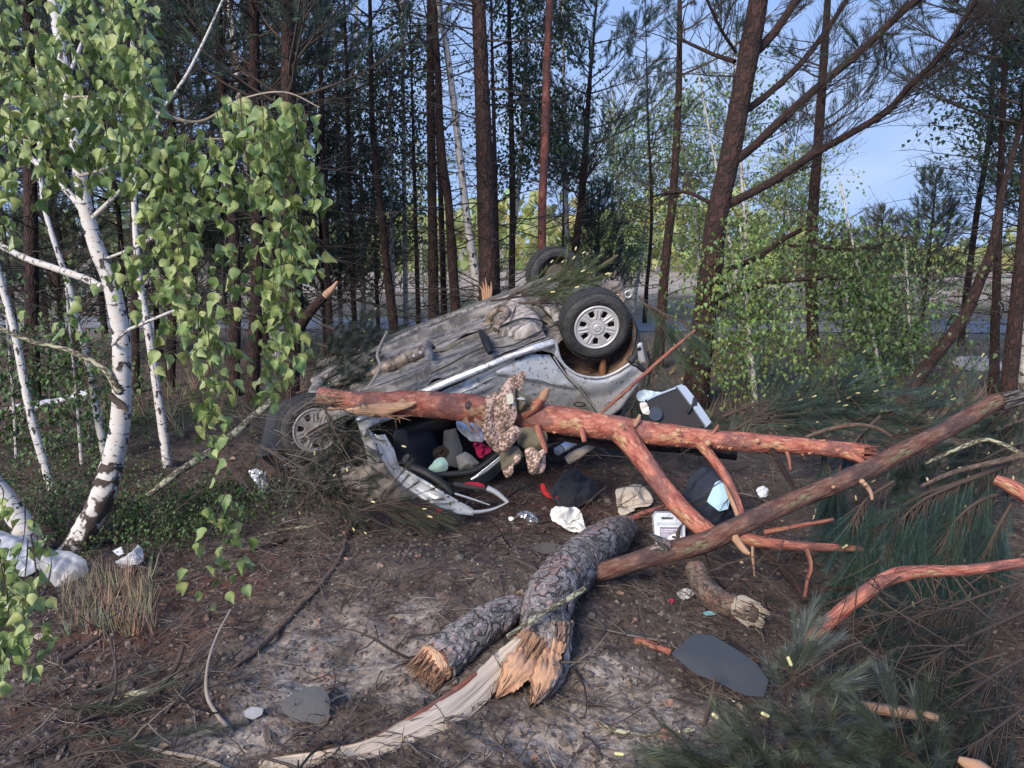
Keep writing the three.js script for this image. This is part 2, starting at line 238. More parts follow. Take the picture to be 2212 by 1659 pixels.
// ---------- plants: shared pieces ----------
const NEEDLE = {};
function needleShoot(n, len, nl, w, seed, spread = 1) {   // a shoot: a stem with needles standing off it
  const r = rngOf(seed), b = new Buf();
  b.tube([V3(0, 0, 0), V3(0, len * 0.5, 0), V3(0, len, 0)], [0.0028, 0.0022, 0.0012], 3);
  for (let k = 0; k < n; k++) {
    const h = len * (0.12 + 0.88 * Math.pow(k / n, 0.8)), a = k * 2.399 + r() * 0.6, t = rr(r, 0.45, 0.95) * spread, L = nl * rr(r, 0.75, 1.1);
    const d = V3(Math.cos(a) * Math.sin(t), Math.cos(t), Math.sin(a) * Math.sin(t)), s = V3(-Math.sin(a), rr(r, -.4, .4), Math.cos(a)).multiplyScalar(w / 2), o = V3(0, h, 0), m = d.clone().multiplyScalar(L * 0.55).add(o).add(V3(0, L * 0.03, 0));
    b.tri(o.clone().sub(s), o.clone().add(s), d.clone().multiplyScalar(L).add(o).add(V3(0, L * 0.06, 0)));
    if (w > 0.003) b.tri(o.clone(), m.clone().add(s), m.clone().sub(s));
  }
  return b.geo();
}
const shootFar = [needleShoot(46, 0.26, 0.10, 0.0065, 1), needleShoot(40, 0.20, 0.09, 0.0065, 2, 1.15)];
const shootNear = [needleShoot(150, 0.34, 0.085, 0.0026, 3), needleShoot(130, 0.27, 0.078, 0.0026, 4, 1.1)];
const shootStub = [needleShoot(110, 0.17, 0.09, 0.0024, 5, 0.72), needleShoot(95, 0.13, 0.08, 0.0024, 6, 0.85)];
function leafGeo(bend, seed) { // birch leaf hanging along -y, tip down, toothed edge, folded at the midrib
  const r = rngOf(seed), b = new Buf(), out = [[0, 0], [0.17, -0.01], [0.33, -0.08], [0.42, -0.19], [0.41, -0.25], [0.45, -0.33], [0.39, -0.40], [0.38, -0.47], [0.29, -0.54], [0.27, -0.62], [0.18, -0.70], [0.14, -0.80], [0.06, -0.92], [0, -1.06]];
  const P = (x, y) => V3(x * 0.86, y, -Math.abs(x) * bend + 0.2 * bend * Math.sin(y * 3) + 0.05 * Math.sin(y * 9 + seed + x * 4));
  for (const s of [-1, 1]) for (let k = 0; k < out.length - 1; k++) { const a = P(out[k][0] * s, out[k][1]), c = P(out[k + 1][0] * s, out[k + 1][1]), m = V3(0, out[k][1] * 0.94, 0.12 * bend), m2 = V3(0, out[k + 1][1] * 0.94, 0.12 * bend); if (s > 0) { b.tri(m, c, a); if (k) b.tri(m, m2, c); } else { b.tri(m, a, c); if (k) b.tri(m, c, m2); } }
  let g = b.geo(); g.deleteAttribute('normal'); g.deleteAttribute('uv'); g = mergeVertices(g, 1e-4); g.computeVertexNormals(); return g;
}
const LEAF = [leafGeo(0.35, 1), leafGeo(0.7, 2), leafGeo(-0.3, 3)];
const leafFar = (() => { const b = new Buf(); b.tri(V3(-0.4, -0.3, 0), V3(0.4, -0.3, 0.08), V3(0, 0, 0)); b.tri(V3(-0.4, -0.3, 0), V3(0, -1, 0.1), V3(0.4, -0.3, 0.08)); return b.geo(); })();
const Y = V3(0, 1, 0);
function aim(p, dir, s, roll = 0) { const q = new THREE.Quaternion().setFromUnitVectors(Y, dir.clone().normalize()).multiply(new THREE.Quaternion().setFromAxisAngle(Y, roll)); return new THREE.Matrix4().compose(p, q, V3(s, s, s)); }
function leafM(p, s, r) { const q = new THREE.Quaternion().setFromEuler(new THREE.Euler(rr(r, -0.85, 0.85), rr(r, 0, 6.28), rr(r, -0.6, 0.6), 'YXZ')); return new THREE.Matrix4().compose(p, q, V3(s, s, s)); }
const needleTint = (r, base = [0.035, 0.062, 0.038], v = 0.45) => { const k = 1 + (r() - 0.5) * 2 * v; return rgb(base[0] * k, base[1] * k, base[2] * k * rr(r, 0.8, 1.25)); };
const leafTint = (r, base, v = 0.35) => { const k = 1 + (r() - 0.5) * 2 * v, y = r(); return rgb(base[0] * k * (0.8 + 0.45 * y), base[1] * k, base[2] * k * rr(r, 0.7, 1.2)); };

// A dead side branch with its twigs (into a Buf), curved
function deadBranch(b, p0, dir, len, r0, r, twigs = 6, sag = -0.15, depth = 1) {
  const pts = [], n = 7, d = dir.clone(), p = p0.clone(), wob = V3(rr(r, -.3, .3), rr(r, -.2, .3), rr(r, -.3, .3));
  for (let k = 0; k <= n; k++) { pts.push(p.clone()); d.addScaledVector(wob, 0.12).add(V3(rr(r, -.12, .12), sag * 0.12 + rr(r, -.1, .1), rr(r, -.12, .12))).normalize(); p.addScaledVector(d, len / n); }
  b.tube(pts, pts.map((_, k) => r0 * (1 - 0.75 * k / n)), r0 > 0.008 ? 5 : 3);
  if (depth > 0) for (let k = 0; k < twigs; k++) {
    const t = rr(r, 0.2, 1), i = Math.min(n - 1, Math.floor(t * n)), dd = pts[i + 1].clone().sub(pts[i]).normalize();
    const side = V3(rr(r, -1, 1), rr(r, -.5, .8), rr(r, -1, 1)); side.addScaledVector(dd, -side.dot(dd)).normalize();
    deadBranch(b, pts[i].clone().lerp(pts[i + 1], t * n - i), dd.multiplyScalar(0.8).addScaledVector(side, 0.75).normalize(), len * rr(r, 0.18, 0.42), r0 * 0.42, r, 3, sag, depth - 1);
  }
  return pts;
}
// A live pine branch: upcurved, twigs with needle shoots (matrices into shoots)
function liveBranch(b, shoots, p0, dir, len, r0, r, dens = 1, up = 0.35, ss = 1) {
  const pts = [], n = 6, d = dir.clone(), p = p0.clone();
  for (let k = 0; k <= n; k++) { pts.push(p.clone()); d.add(V3(rr(r, -.13, .13), up * 0.22 + rr(r, -.06, .08), rr(r, -.13, .13))).normalize(); p.addScaledVector(d, len / n); }
  b.tube(pts, pts.map((_, k) => r0 * (1 - 0.8 * k / n)), 4);
  const m = Math.max(3, Math.round(len * 9 * dens));
  for (let k = 0; k < m; k++) {
    const t = Math.pow(rr(r, 0.12, 1), 0.7), i = Math.min(n - 1, Math.floor(t * n)), dd = pts[i + 1].clone().sub(pts[i]).normalize(), q = pts[i].clone().lerp(pts[i + 1], t * n - i);
    const side = V3(rr(r, -1, 1), rr(r, -.2, .7), rr(r, -1, 1)); side.addScaledVector(dd, -side.dot(dd)).normalize();
    const td = dd.clone().multiplyScalar(0.85).addScaledVector(side, 0.8).add(V3(0, 0.3, 0)).normalize(), L = len * rr(r, 0.1, 0.28) * (1.1 - t * 0.5), e = q.clone().addScaledVector(td, L);
    b.tube([q, e], [r0 * 0.3, r0 * 0.16], 3);
    shoots.push(aim(e, td, rr(r, 0.75, 1.15) * ss, r() * 6));
    if (r() < 0.7) shoots.push(aim(q.clone().lerp(e, 0.5), td.clone().addScaledVector(side, 0.5).normalize(), rr(r, 0.65, 1) * ss, r() * 6));
  }
  shoots.push(aim(pts[n], d, 1.1 * ss, r() * 6));
}
// trunk from photograph points [x, y, width] top to bottom, standing z metres ahead; runs down to the ground and on up to height
function trunkOf(pl, z, height, zTilt = 0) {
  const pts = pl.map(([x, y]) => ptZ(x, y, z)), w = pl.map(([, , w], i) => px2m(w, pts[i]) / 2);
  if (zTilt) pts.forEach((p) => { p.z += zTilt * p.y; });
  const lo = pts[pts.length - 1], hi = pts[0], up = pts[0].clone().sub(pts[Math.min(2, pts.length - 1)]).normalize();
  const gy = groundH(lo.x, lo.z);
  if (lo.y > gy - 0.05) { const dn = pts[pts.length - 2].clone().sub(lo).normalize(), k = (lo.y - gy) / Math.max(0.3, dn.y); pts.push(V3(lo.x - dn.x * k * 0.6, gy - 0.08, lo.z)); w.push(w[w.length - 1] * 1.22); }
  if (height && hi.y < height) { const k = (height - hi.y) / Math.max(0.5, up.y); for (const t of [0.33, 0.66, 1]) { pts.unshift(hi.clone().addScaledVector(up, k * t)); w.unshift(w[w.length - 1 - 0] * 0 + Math.max(0.012, px2m(pl[0][2], hi) / 2 * (1 - t * 0.85))); } }
  pts.reverse(); w.reverse(); return { pts, w };
}
function onTrunk(tr, h) { const P = tr.pts; for (let i = 0; i < P.length - 1; i++) if (P[i + 1].y >= h) { const t = clamp((h - P[i].y) / (P[i + 1].y - P[i].y)); return [P[i].clone().lerp(P[i + 1], t), mix(tr.w[i], tr.w[i + 1], t)]; } return [P[P.length - 1].clone(), tr.w[P.length - 1]]; }

function pine(name, label, pl, z, o = {}) {
  const r = rngOf(o.seed || Math.round(pl[0][0] * 7 + z * 13)), tr = trunkOf(pl, z, o.height ?? 8.5, o.tilt), base = tr.pts[0].clone(); base.y = groundH(base.x, base.z);
  const t = thing(name, label, 'pine tree', base, o.group), L = (p) => p.clone().sub(base);
  const cp = curvePts(tr.pts.map(L), 34), lenAt = (i) => lerpList(tr.w, i / 34);
  // widths are given per control point: resample by height
  const tb = new Buf(); tb.tube(cp, cp.map((p) => onTrunk(tr, p.y + base.y)[1]), 12, { rough: 0.16, freq: 5, seed: r() * 50, wrap: 1, vs: 1.4 }); part('trunk', tb.geo(), o.mat || M.pine, t);
  const db = new Buf(), lb = new Buf(), shoots = [];
  const dead = o.dead ?? 34, d0 = o.d0 ?? 0.6, d1 = o.d1 ?? 5.2;
  for (let k = 0; k < dead; k++) { const h = rr(r, d0, d1), [p, w] = onTrunk(tr, h), a = r() * 6.283, dr = V3(Math.cos(a), rr(r, -0.1, 0.45), Math.sin(a)).normalize(); deadBranch(db, L(p).addScaledVector(dr, w * 0.6), dr, rr(r, 0.5, 1.7) * (o.deadLen ?? 1), rr(r, 0.006, 0.012), r, o.twigs ?? 7); }
  const live = o.live ?? 22, c0 = o.crown ?? 4.6;
  for (let k = 0; k < live; k++) { const h = mix(c0, (o.height ?? 8.5) * 0.98, Math.pow(r(), o.cpow ?? 0.9)), [p, w] = onTrunk(tr, h), a = r() * 6.283, f = clamp((h - c0) / ((o.height ?? 8.5) - c0)), dr = V3(Math.cos(a), rr(r, 0.1, 0.5), Math.sin(a)).normalize(); liveBranch(lb, shoots, L(p).addScaledVector(dr, w * 0.5), dr, rr(r, 0.8, 1.7) * (1.15 - f * 0.8) * (o.lsize ?? 1), 0.016 * (1.2 - f * 0.6), r, o.dens ?? 1, 0.35, o.ss ?? 1); }
  if (o.more) o.more({ tr, base, L, db, lb, shoots, r, t });
  if (db.p.length) tag(part('dead_branches', db.geo(), o.deadMat || M.twigDark, t), 0, 0, 0, 'stuff');
  if (lb.p.length) tag(part('branches', lb.geo(), M.twig, t), 0, 0, 0, 'stuff');
  if (shoots.length) { const c = shoots.map(() => needleTint(r, o.tint || [0.04, 0.066, 0.045])); inst('crown', shootFar[0], M.needle, shoots, t, c); }
  return t;
}
function birch(name, label, pl, z, o = {}) {
  const r = rngOf(o.seed || Math.round(pl[0][0] * 5 + z * 11)), tr = trunkOf(pl, z, o.height, o.tilt), base = tr.pts[0].clone(); base.y = groundH(base.x, base.z);
  const t = thing(name, label, o.cat || 'birch tree', base, o.group), L = (p) => p.clone().sub(base);
  const cp = curvePts(tr.pts.map(L), 40), tb = new Buf(); tb.tube(cp, cp.map((p) => onTrunk(tr, p.y + base.y)[1]), 12, { rough: 0.08, freq: 4, seed: r() * 50, vs: 1.6 }); part('trunk', tb.geo(), o.mat || M.birch, t);
  const bb = new Buf(), mats = [], cols = [];
  const n = o.branches ?? 14;
  for (let k = 0; k < n; k++) { const h = rr(r, o.b0 ?? 1.5, o.b1 ?? 5), [p] = onTrunk(tr, h), a = r() * 6.283, dr = V3(Math.cos(a), rr(r, 0.1, 0.9), Math.sin(a)).normalize(), pts = deadBranch(bb, L(p), dr, rr(r, 0.5, 1.2) * (o.blen ?? 1), 0.008, r, 6, -0.7);
    for (let q = 0; q < (o.leaves ?? 60); q++) { const i = 1 + Math.floor(r() * (pts.length - 1)), c = pts[i].clone().add(V3(rr(r, -.28, .28), rr(r, -.5, .18), rr(r, -.28, .28)).multiplyScalar(o.lspread ?? 1)); mats.push(leafM(c, rr(r, 0.04, 0.065) * (o.lsize ?? 1), r)); cols.push(leafTint(r, o.tint || [0.085, 0.15, 0.035])); } }
  if (o.more) o.more({ tr, base, L, bb, mats, cols, r, t });
  if (bb.p.length) tag(part('branches', bb.geo(), M.twig, t), 0, 0, 0, 'stuff');
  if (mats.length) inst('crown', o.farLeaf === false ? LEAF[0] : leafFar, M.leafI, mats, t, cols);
  return t;
}
// ---------- standing pines (photograph points: x, y, width) ----------
pine('pine_tree', 'thick reddish pine straight behind the car with a bright torn patch at its foot', [[1034, 0, 30], [1040, 150, 30], [1046, 300, 33], [1052, 450, 34], [1058, 640, 38]], 10, { seed: 5, live: 16, crown: 5.4, dead: 40, d0: 1.2,
  more: ({ t, L }) => { const b = new Buf(); for (let k = 0; k < 5; k++) { const p = L(ptZ(1046 + k * 3, 650, 9.84)); b.tube([p, p.clone().add(V3(0.01 * (k - 2), 0.14, 0.0)), p.clone().add(V3(0.02 * (k - 2) - 0.02, 0.2 + 0.05 * (k % 3), 0.02))], [0.028, 0.02, 0.003], 5); } part('torn_patch', b.geo(), M.wood, t, 'bright orange torn wood'); } });
pine('pine_tree', 'slimmer reddish pine pressed against the left side of the thick one', [[1026, 0, 14], [1032, 200, 14], [1037, 400, 15], [1043, 640, 17]], 10.3, { seed: 6, live: 8, dead: 16 });
pine('pine_tree', 'leftmost straight dark-red pine of the three-stemmed clump above the car', [[929, 0, 15], [930, 200, 18], [933, 400, 20], [937, 690, 23]], 11, { seed: 7, dead: 48, deadLen: 1.25, live: 16, crown: 5.2 });
pine('pine_tree', 'thinnest middle pine of the three-stemmed clump above the car', [[941, 0, 9], [947, 300, 11], [952, 430, 12], [960, 690, 14]], 11.3, { seed: 8, dead: 18, live: 6 });
pine('pine_tree', 'rightmost pine of the clump above the car, bending left as it rises', [[936, 0, 13], [944, 120, 14], [955, 330, 16], [968, 430, 18], [977, 560, 21], [985, 680, 22]], 10.6, { seed: 9, dead: 34, live: 10, crown: 5.2 });
pine('pine_tree', 'thin dark pole pine just right of the thick trunk behind the car', [[1064, 150, 7], [1069, 350, 9], [1075, 640, 13]], 12, { seed: 10, dead: 22, live: 9, height: 6.5 });
pine('pine_tree', 'slender dark pine among the leafy birch crown, left of the orange trunk', [[1099, 0, 8], [1103, 200, 11], [1107, 400, 13], [1106, 620, 14]], 13, { seed: 11, dead: 30, live: 14, crown: 4 });
pine('pine_tree', 'orange-barked pine standing behind the far raised wheel', [[1187, 0, 15], [1180, 170, 17], [1178, 280, 18], [1172, 420, 18], [1170, 600, 20]], 12, { seed: 12, dead: 18, live: 10, crown: 5.6, mat: M.red });
pine('pine_tree', 'young pine with loose fluffy branches right of the orange trunk', [[1284, 60, 5], [1272, 200, 10], [1265, 320, 13], [1258, 420, 15], [1240, 560, 18]], 14, { seed: 13, dead: 16, live: 46, crown: 2.6, height: 6.6, cpow: 1, lsize: 1.15, tint: [0.05, 0.082, 0.055] });
pine('pine_tree', 'thin pine with a crooked reddish lower trunk between the wheel and the big dark pine', [[1468, 0, 10], [1467, 170, 13], [1460, 330, 16], [1452, 440, 18], [1438, 560, 20], [1425, 740, 22]], 12, { seed: 14, dead: 20, live: 26, crown: 4.0, lsize: 1.1 });
pine('pine_tree', 'dark straight pine behind the long bare limbs of the big pine', [[1788, 0, 14], [1778, 150, 18], [1768, 300, 20], [1755, 480, 24], [1752, 600, 25], [1760, 800, 24]], 13, { seed: 15, dead: 34, live: 26, crown: 3.6, deadLen: 1.3, lsize: 1.1 });
pine('pine_tree', 'narrower of two dark red pines by the right edge of the clearing', [[2168, 200, 12], [2160, 420, 14], [2155, 560, 16], [2150, 700, 18], [2146, 848, 22]], 10, { seed: 16, dead: 36, live: 50, crown: 3.4, lsize: 1.1, dens: 1.5, d0: .9 });
pine('pine_tree', 'broader dark red pine at the right edge, its foot behind the fallen branch', [[2222, 300, 24], [2212, 520, 28], [2192, 700, 30], [2176, 870, 34]], 9, { seed: 17, dead: 36, live: 50, crown: 3.0, lsize: 1.1, dens: 1.5, d0: .9 });
pine('pine_tree', 'leaning dark pine trunk curving up to the right from the undergrowth', [[2160, 440, 14], [2142, 540, 18], [2115, 610, 22], [2080, 690, 24], [2010, 780, 27], [1962, 850, 28], [1942, 900, 34]], 9, { seed: 18, dead: 16, live: 10, crown: 3.2, height: 5, d0: 1.2 });
pine('pine_tree', 'slim brown pine whose foot stands behind the left end of the car floor', [[799, 0, 8], [805, 280, 12], [815, 380, 13], [826, 480, 15], [838, 600, 18], [852, 715, 22]], 11.5, { seed: 19, dead: 50, deadLen: 1.2, live: 26, crown: 4.0 });
pine('pine_tree', 'thin dark pine left of the slim brown one with tangled dead twigs', [[750, 200, 8], [760, 560, 10], [766, 700, 12]], 13, { seed: 20, dead: 50, live: 22, crown: 3.2 });
pine('pine_tree', 'thick dark pine seen behind the drooping birch twigs next to the front wheel', [[620, 0, 28], [625, 300, 30], [629, 500, 34], [631, 700, 37], [627, 850, 40]], 8.6, { seed: 21, dead: 44, d0: .8, live: 34, crown: 3.4 });
pine('pine_tree', 'dark pine trunk behind the middle of the hanging birch foliage', [[549, 0, 22], [551, 300, 25], [555, 600, 27], [545, 850, 30]], 9.3, { seed: 22, dead: 40, live: 40, crown: 3.2 });
pine('pine_tree', 'reddish pine trunk behind the gap left of the hanging birch twigs', [[470, 0, 15], [480, 200, 18], [500, 430, 22], [508, 600, 24], [505, 830, 26]], 9.8, { seed: 23, dead: 40, live: 44, crown: 3.0 });
pine('pine_tree', 'dark pine trunk between the main birch and the thin birch to its right', [[364, 100, 14], [370, 250, 16], [375, 500, 18], [367, 880, 21]], 10.4, { seed: 24, dead: 36, live: 50, crown: 2.8 });
pine('pine_tree', 'dark slim pine directly behind the main birch trunk', [[290, 200, 14], [290, 500, 16], [293, 860, 19]], 10, { seed: 25, dead: 40, live: 50, crown: 2.6 });
pine('pine_tree', 'dark pine at the far left behind the thin birches', [[60, 0, 22], [66, 400, 26], [72, 880, 30]], 9.6, { seed: 26, dead: 36, live: 50, crown: 2.3 });
pine('pine_tree', 'slim dark pine left of the three-stemmed clump, half hidden by dead twigs', [[690, 0, 9], [698, 350, 12], [712, 720, 15]], 12.4, { seed: 27, dead: 48, live: 24, crown: 3.4 });
pine('pine_tree', 'lone thin pine left of the clump with a dark bare stem', [[893, 300, 7], [899, 520, 9], [904, 700, 11]], 14, { seed: 28, dead: 36, live: 8, crown: 4, height: 6 });

// the big dark pine with long bare limbs
pine('pine_tree', 'big dark pine right of the car with long bare limbs sweeping up to the right', [[1640, -10, 42], [1606, 180, 44], [1578, 330, 45], [1550, 460, 46], [1530, 620, 48], [1512, 760, 52], [1500, 880, 60]], 9.5, { seed: 31, dead: 6, d0: 2, d1: 4.6, live: 14, crown: 5.6, height: 9,
  more: ({ L, db, shoots, t }) => {
    const r = rngOf(91), limb = (pl, dz, w0, w1, twigs, tl, needles) => {
      const n = pl.length, cp = curvePts(pl.map(([x, y], i) => L(ptZ(x, y, 9.5 + dz * i / (n - 1)))), 26), lb = new Buf();
      lb.tube(cp, cp.map((_, i) => px2m(mix(w0, w1, i / 26), ptZ(pl[0][0], pl[0][1], 9.5)) / 2), 8, { rough: 0.12, seed: r() * 9, vs: 1.5 });
      part('limb', lb.geo(), M.pine, t);
      for (let k = 0; k < twigs; k++) { const i = 3 + Math.floor(Math.pow(r(), 0.8) * 22), d = cp[i + 1].clone().sub(cp[i]).normalize(), s = V3(rr(r, .1, 1), rr(r, -.55, .5), rr(r, -.8, .8)); const e = deadBranch(db, cp[i], d.multiplyScalar(0.7).addScaledVector(s, 0.75).normalize(), tl * rr(r, 0.5, 1), 0.008, r, 11, 0.75, 2); if (r() < needles) { const q = e[e.length - 1]; for (let j = 0; j < 3; j++) shoots.push(aim(e[e.length - 2 - j], V3(rr(r, -.4, .6), 0.8, rr(r, -.4, .4)), 0.75, r() * 6)); } }
    };
    limb([[1570, 443], [1667, 393], [1757, 333], [1840, 287], [1920, 237], [1963, 187], [2020, 133], [2067, 67], [2115, -10]], -1.6, 19, 8, 62, 1.15, 0.1);
    limb([[1580, 353], [1623, 320], [1687, 260], [1780, 177], [1863, 107], [1930, 43], [1990, -10]], -0.6, 20, 13, 46, 1.1, 0.15);
    limb([[1600, 247], [1647, 213], [1727, 140], [1780, 73], [1835, -10]], 1.0, 17, 10, 20, 0.9, 0.3);
    limb([[1620, 123], [1667, 77], [1725, -8]], 0.2, 22, 17, 8, 0.8, 0.3);
    limb([[1587, 133], [1540, 117], [1470, 85]], 0.5, 11, 6, 8, 0.8, 0.4);
    limb([[1590, 113], [1557, 63], [1525, -5]], -0.4, 8, 5, 8, 0.8, 0.4);
    limb([[1533, 437], [1480, 415], [1430, 420]], 0.4, 10, 5, 9, 0.8, 0.2);
    limb([[1545, 590], [1600, 572], [1650, 548], [1695, 515], [1730, 497]], -0.8, 13, 9, 6, 0.6, 0);
    limb([[1540, 645], [1607, 630], [1667, 610], [1743, 603], [1810, 600]], -0.6, 14, 7, 10, 0.6, 0);
    limb([[1700, 530], [1780, 534], [1860, 538], [1960, 512]], -0.3, 7, 4, 16, 0.6, 0.1);
  } });

// forest of crowded pines behind: five builds, copied
{
  const protos = [], r = rngOf(404);
  for (let k = 0; k < 5; k++) {
    const w = r() * 12 - 6, g = pine('forest_pine', 'x', [[CX - w * 4, 100, 5 + k], [CX + 16 - k * 6, 320, 7 + k], [CX + w * 1.6, 480, 8 + k], [CX + 3, 640, 10 + k]], 14, { seed: 50 + k, dead: 74, d0: 0.5, d1: 5, deadLen: 1.25, live: 40 - k * 3, tint: [0.05, 0.08, 0.056], crown: 1.6 + k * 0.45, height: 6.6 + k * 0.6, lsize: 1.1, dens: 1.1, mat: M.pine });
    protos.push(g);
  }
  const spots = [[-60, 12, 'beyond the left edge birch, cut off by the edge'], [20, 14, 'behind the leaning left-edge birch'], [90, 17, 'deep behind the upper left birch leaves'], [150, 13, 'just left of the main birch trunk'], [215, 16, 'deep behind the main birch trunk'], [262, 12.4, 'close behind the main birch trunk, to its right'], [330, 13.5, 'right of the main birch, in front of the others there'], [420, 15, 'left of the reddish trunk behind the hanging leaves'], [480, 19, 'far back behind the hanging leaf curtain'], [560, 14.5, 'behind the hanging leaf curtain at its middle'], [650, 15.5, 'right of the thick dark trunk by the front wheel'], [1215, 19, 'behind the orange-barked pine'], [1320, 24, 'far off behind the fluffy young pine'], [1395, 19, 'left of the crooked reddish pine, far back'], [2090, 15, 'left of the two dark red pines at the right edge'], [2205, 15, 'behind the two dark red pines at the right edge'], [1690, 27, 'far off between the big dark pine and the straight one'], [2290, 12, 'beyond the right edge, cut off by it'], [1560, 22, 'far off behind the big dark pine']];
  spots.forEach(([x, z, where], i) => {
    const p = ptZ(x, 600, z), o = i < 5 ? protos[i] : protos[i % 5].clone();
    if (i >= 5) { o.name = numbered('forest_pine'); scene.add(o); }
    tag(o, 'dark crowded pine ' + where, 'pine tree', 'crowded pines in the dark wood');
    o.position.set(p.x, groundH(p.x, p.z), p.z); o.rotation.y = r() * 6.28; const s = rr(r, 0.85, 1.15); o.scale.set(s, s, s); if (z > 18 && x > 900) o.scale.multiplyScalar(.85);
  });
  // the low young pines in the clearing on the right, against the sky
  const young = (name, label, x, y0, y1, z, seed, tint) => {
    const top = ptZ(x, y0, z), bx = ptZ(x, y1, z), base = V3(bx.x, groundH(bx.x, bx.z), bx.z), H = top.y - base.y, t = thing(name, label, 'pine tree', base), q = rngOf(seed), b = new Buf(), lb = new Buf(), sh = [];
    b.tube([V3(0, -.05, 0), V3(0, H * 0.5, 0), V3(0, H, 0)], [0.05, 0.035, 0.012], 7); part('trunk', b.geo(), M.pine, t);
    for (let k = 0; k < 80; k++) { const h = H * rr(q, 0.12, 0.98), a = q() * 6.28; liveBranch(lb, sh, V3(0, h, 0), V3(Math.cos(a), 0.45, Math.sin(a)).normalize(), (1.25 - h / H) * 1.25 * rr(q, .6, 1), 0.012, q, 0.9, 0.5); }
    part('branches', lb.geo(), M.twig, t); inst('crown', shootFar[1], M.needle, sh, t, sh.map(() => needleTint(q, tint)));
  };
  young('young_pine', 'bushy young pine standing alone against the sky at the right', 1998, 375, 640, 17, 61, [0.06, 0.09, 0.062]);
  young('young_pine', 'dark bushy young pine behind the snapped stem with the orange tip', 700, 260, 660, 13.5, 63, [0.045, 0.07, 0.05]);
  young('young_pine', 'dark bushy young pine among the trunks left of the pine clump', 815, 330, 660, 16, 64, [0.045, 0.072, 0.05]);
  young('young_pine', 'dark bushy young pine behind the hanging birch leaf curtain', 570, 200, 660, 13, 65, [0.04, 0.063, 0.045]);
  young('young_pine', 'dark bushy young pine in the gap right of the main birch', 420, 250, 660, 12.5, 66, [0.04, 0.063, 0.045]);
  young('young_pine', 'dark bushy young pine behind the foot of the main birch, to its left', 130, 330, 660, 12, 67, [0.04, 0.063, 0.045]);
  young('young_pine', 'dark young pine beyond the far raised wheel of the car', 1290, 420, 640, 16, 68, [0.045, 0.075, 0.05]);
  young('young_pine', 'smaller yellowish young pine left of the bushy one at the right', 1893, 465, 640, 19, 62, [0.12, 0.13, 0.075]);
}

// ---------- standing birches in the background ----------
birch('birch_tree', 'slim white birch leaning left between the clump of pines and the thick pine', [[948, 0, 12], [975, 180, 14], [1000, 400, 16], [1018, 540, 18], [1036, 650, 22]], 10.8, { seed: 3, height: 7.5, branches: 10, b0: 3.2, b1: 6.5, leaves: 24 });
birch('birch_tree', 'pale thin birch with a dense dark-leaved crown right of the thick pine', [[1137, 0, 9], [1132, 250, 10], [1120, 400, 10], [1103, 560, 11], [1092, 650, 12]], 13.5, { seed: 4, height: 7.5, branches: 44, b0: 3.0, b1: 6.8, leaves: 100, blen: 1.1, tint: [0.05, 0.098, 0.032], lsize: 1.25 });
birch('birch_tree', 'birch whose small dark leaves hang against the sky left of the pine clump', [[868, 0, 7], [872, 300, 9], [876, 640, 11]], 15, { seed: 41, height: 7, branches: 36, b0: 2.6, b1: 6, leaves: 70, tint: [0.05, 0.09, 0.035], lsize: 1.25 });
birch('birch_tree', 'leafy birch right of the orange pine, its crown mixed with the young pine', [[1215, 0, 6], [1220, 300, 8], [1228, 620, 10]], 16, { seed: 42, height: 7.5, branches: 40, b0: 3, b1: 7, leaves: 80, tint: [0.055, 0.10, 0.035], lsize: 1.3 });
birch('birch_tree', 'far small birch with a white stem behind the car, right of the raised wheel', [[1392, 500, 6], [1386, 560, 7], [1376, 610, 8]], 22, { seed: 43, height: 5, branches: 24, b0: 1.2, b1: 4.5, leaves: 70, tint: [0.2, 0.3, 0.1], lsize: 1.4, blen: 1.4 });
birch('birch_tree', 'two-toned birch with a white stem left of the dark straight pine', [[1602, 380, 7], [1612, 520, 9], [1618, 650, 10], [1616, 800, 12]], 11.5, { seed: 44, height: 4.8, branches: 20, b0: 1.6, b1: 4.6, leaves: 50, tint: [0.10, 0.18, 0.05] });
birch('birch_tree', 'white birch stem slanting beside the big dark pine', [[1560, 430, 7], [1572, 500, 8], [1590, 590, 9], [1612, 740, 10]], 11.8, { seed: 45, height: 4.4, branches: 12, b0: 2, b1: 4.2, leaves: 40, tint: [0.10, 0.18, 0.05] });
birch('birch_tree', 'leafy birch at the right edge hanging over the sky', [[2250, 0, 10], [2235, 300, 13], [2222, 650, 16]], 11, { seed: 46, height: 6.8, branches: 46, b0: 2.8, b1: 6.4, leaves: 110, blen: 1.35, tint: [0.05, 0.095, 0.04], lsize: 1.25 });
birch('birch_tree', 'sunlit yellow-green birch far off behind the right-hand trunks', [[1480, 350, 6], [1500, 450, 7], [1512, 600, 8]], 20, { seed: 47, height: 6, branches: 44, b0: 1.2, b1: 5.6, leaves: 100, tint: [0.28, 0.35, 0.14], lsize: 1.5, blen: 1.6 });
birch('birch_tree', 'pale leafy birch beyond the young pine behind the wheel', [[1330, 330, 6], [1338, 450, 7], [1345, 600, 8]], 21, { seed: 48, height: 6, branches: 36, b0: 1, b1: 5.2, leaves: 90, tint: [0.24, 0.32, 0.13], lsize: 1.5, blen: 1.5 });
birch('birch_tree', 'birch with small dark leaves behind the slim brown pine left of centre', [[770, 0, 6], [778, 300, 8], [785, 660, 10]], 16, { seed: 53, height: 7, branches: 34, b0: 2.2, b1: 6, leaves: 70, tint: [0.055, 0.095, 0.04], lsize: 1.3 });
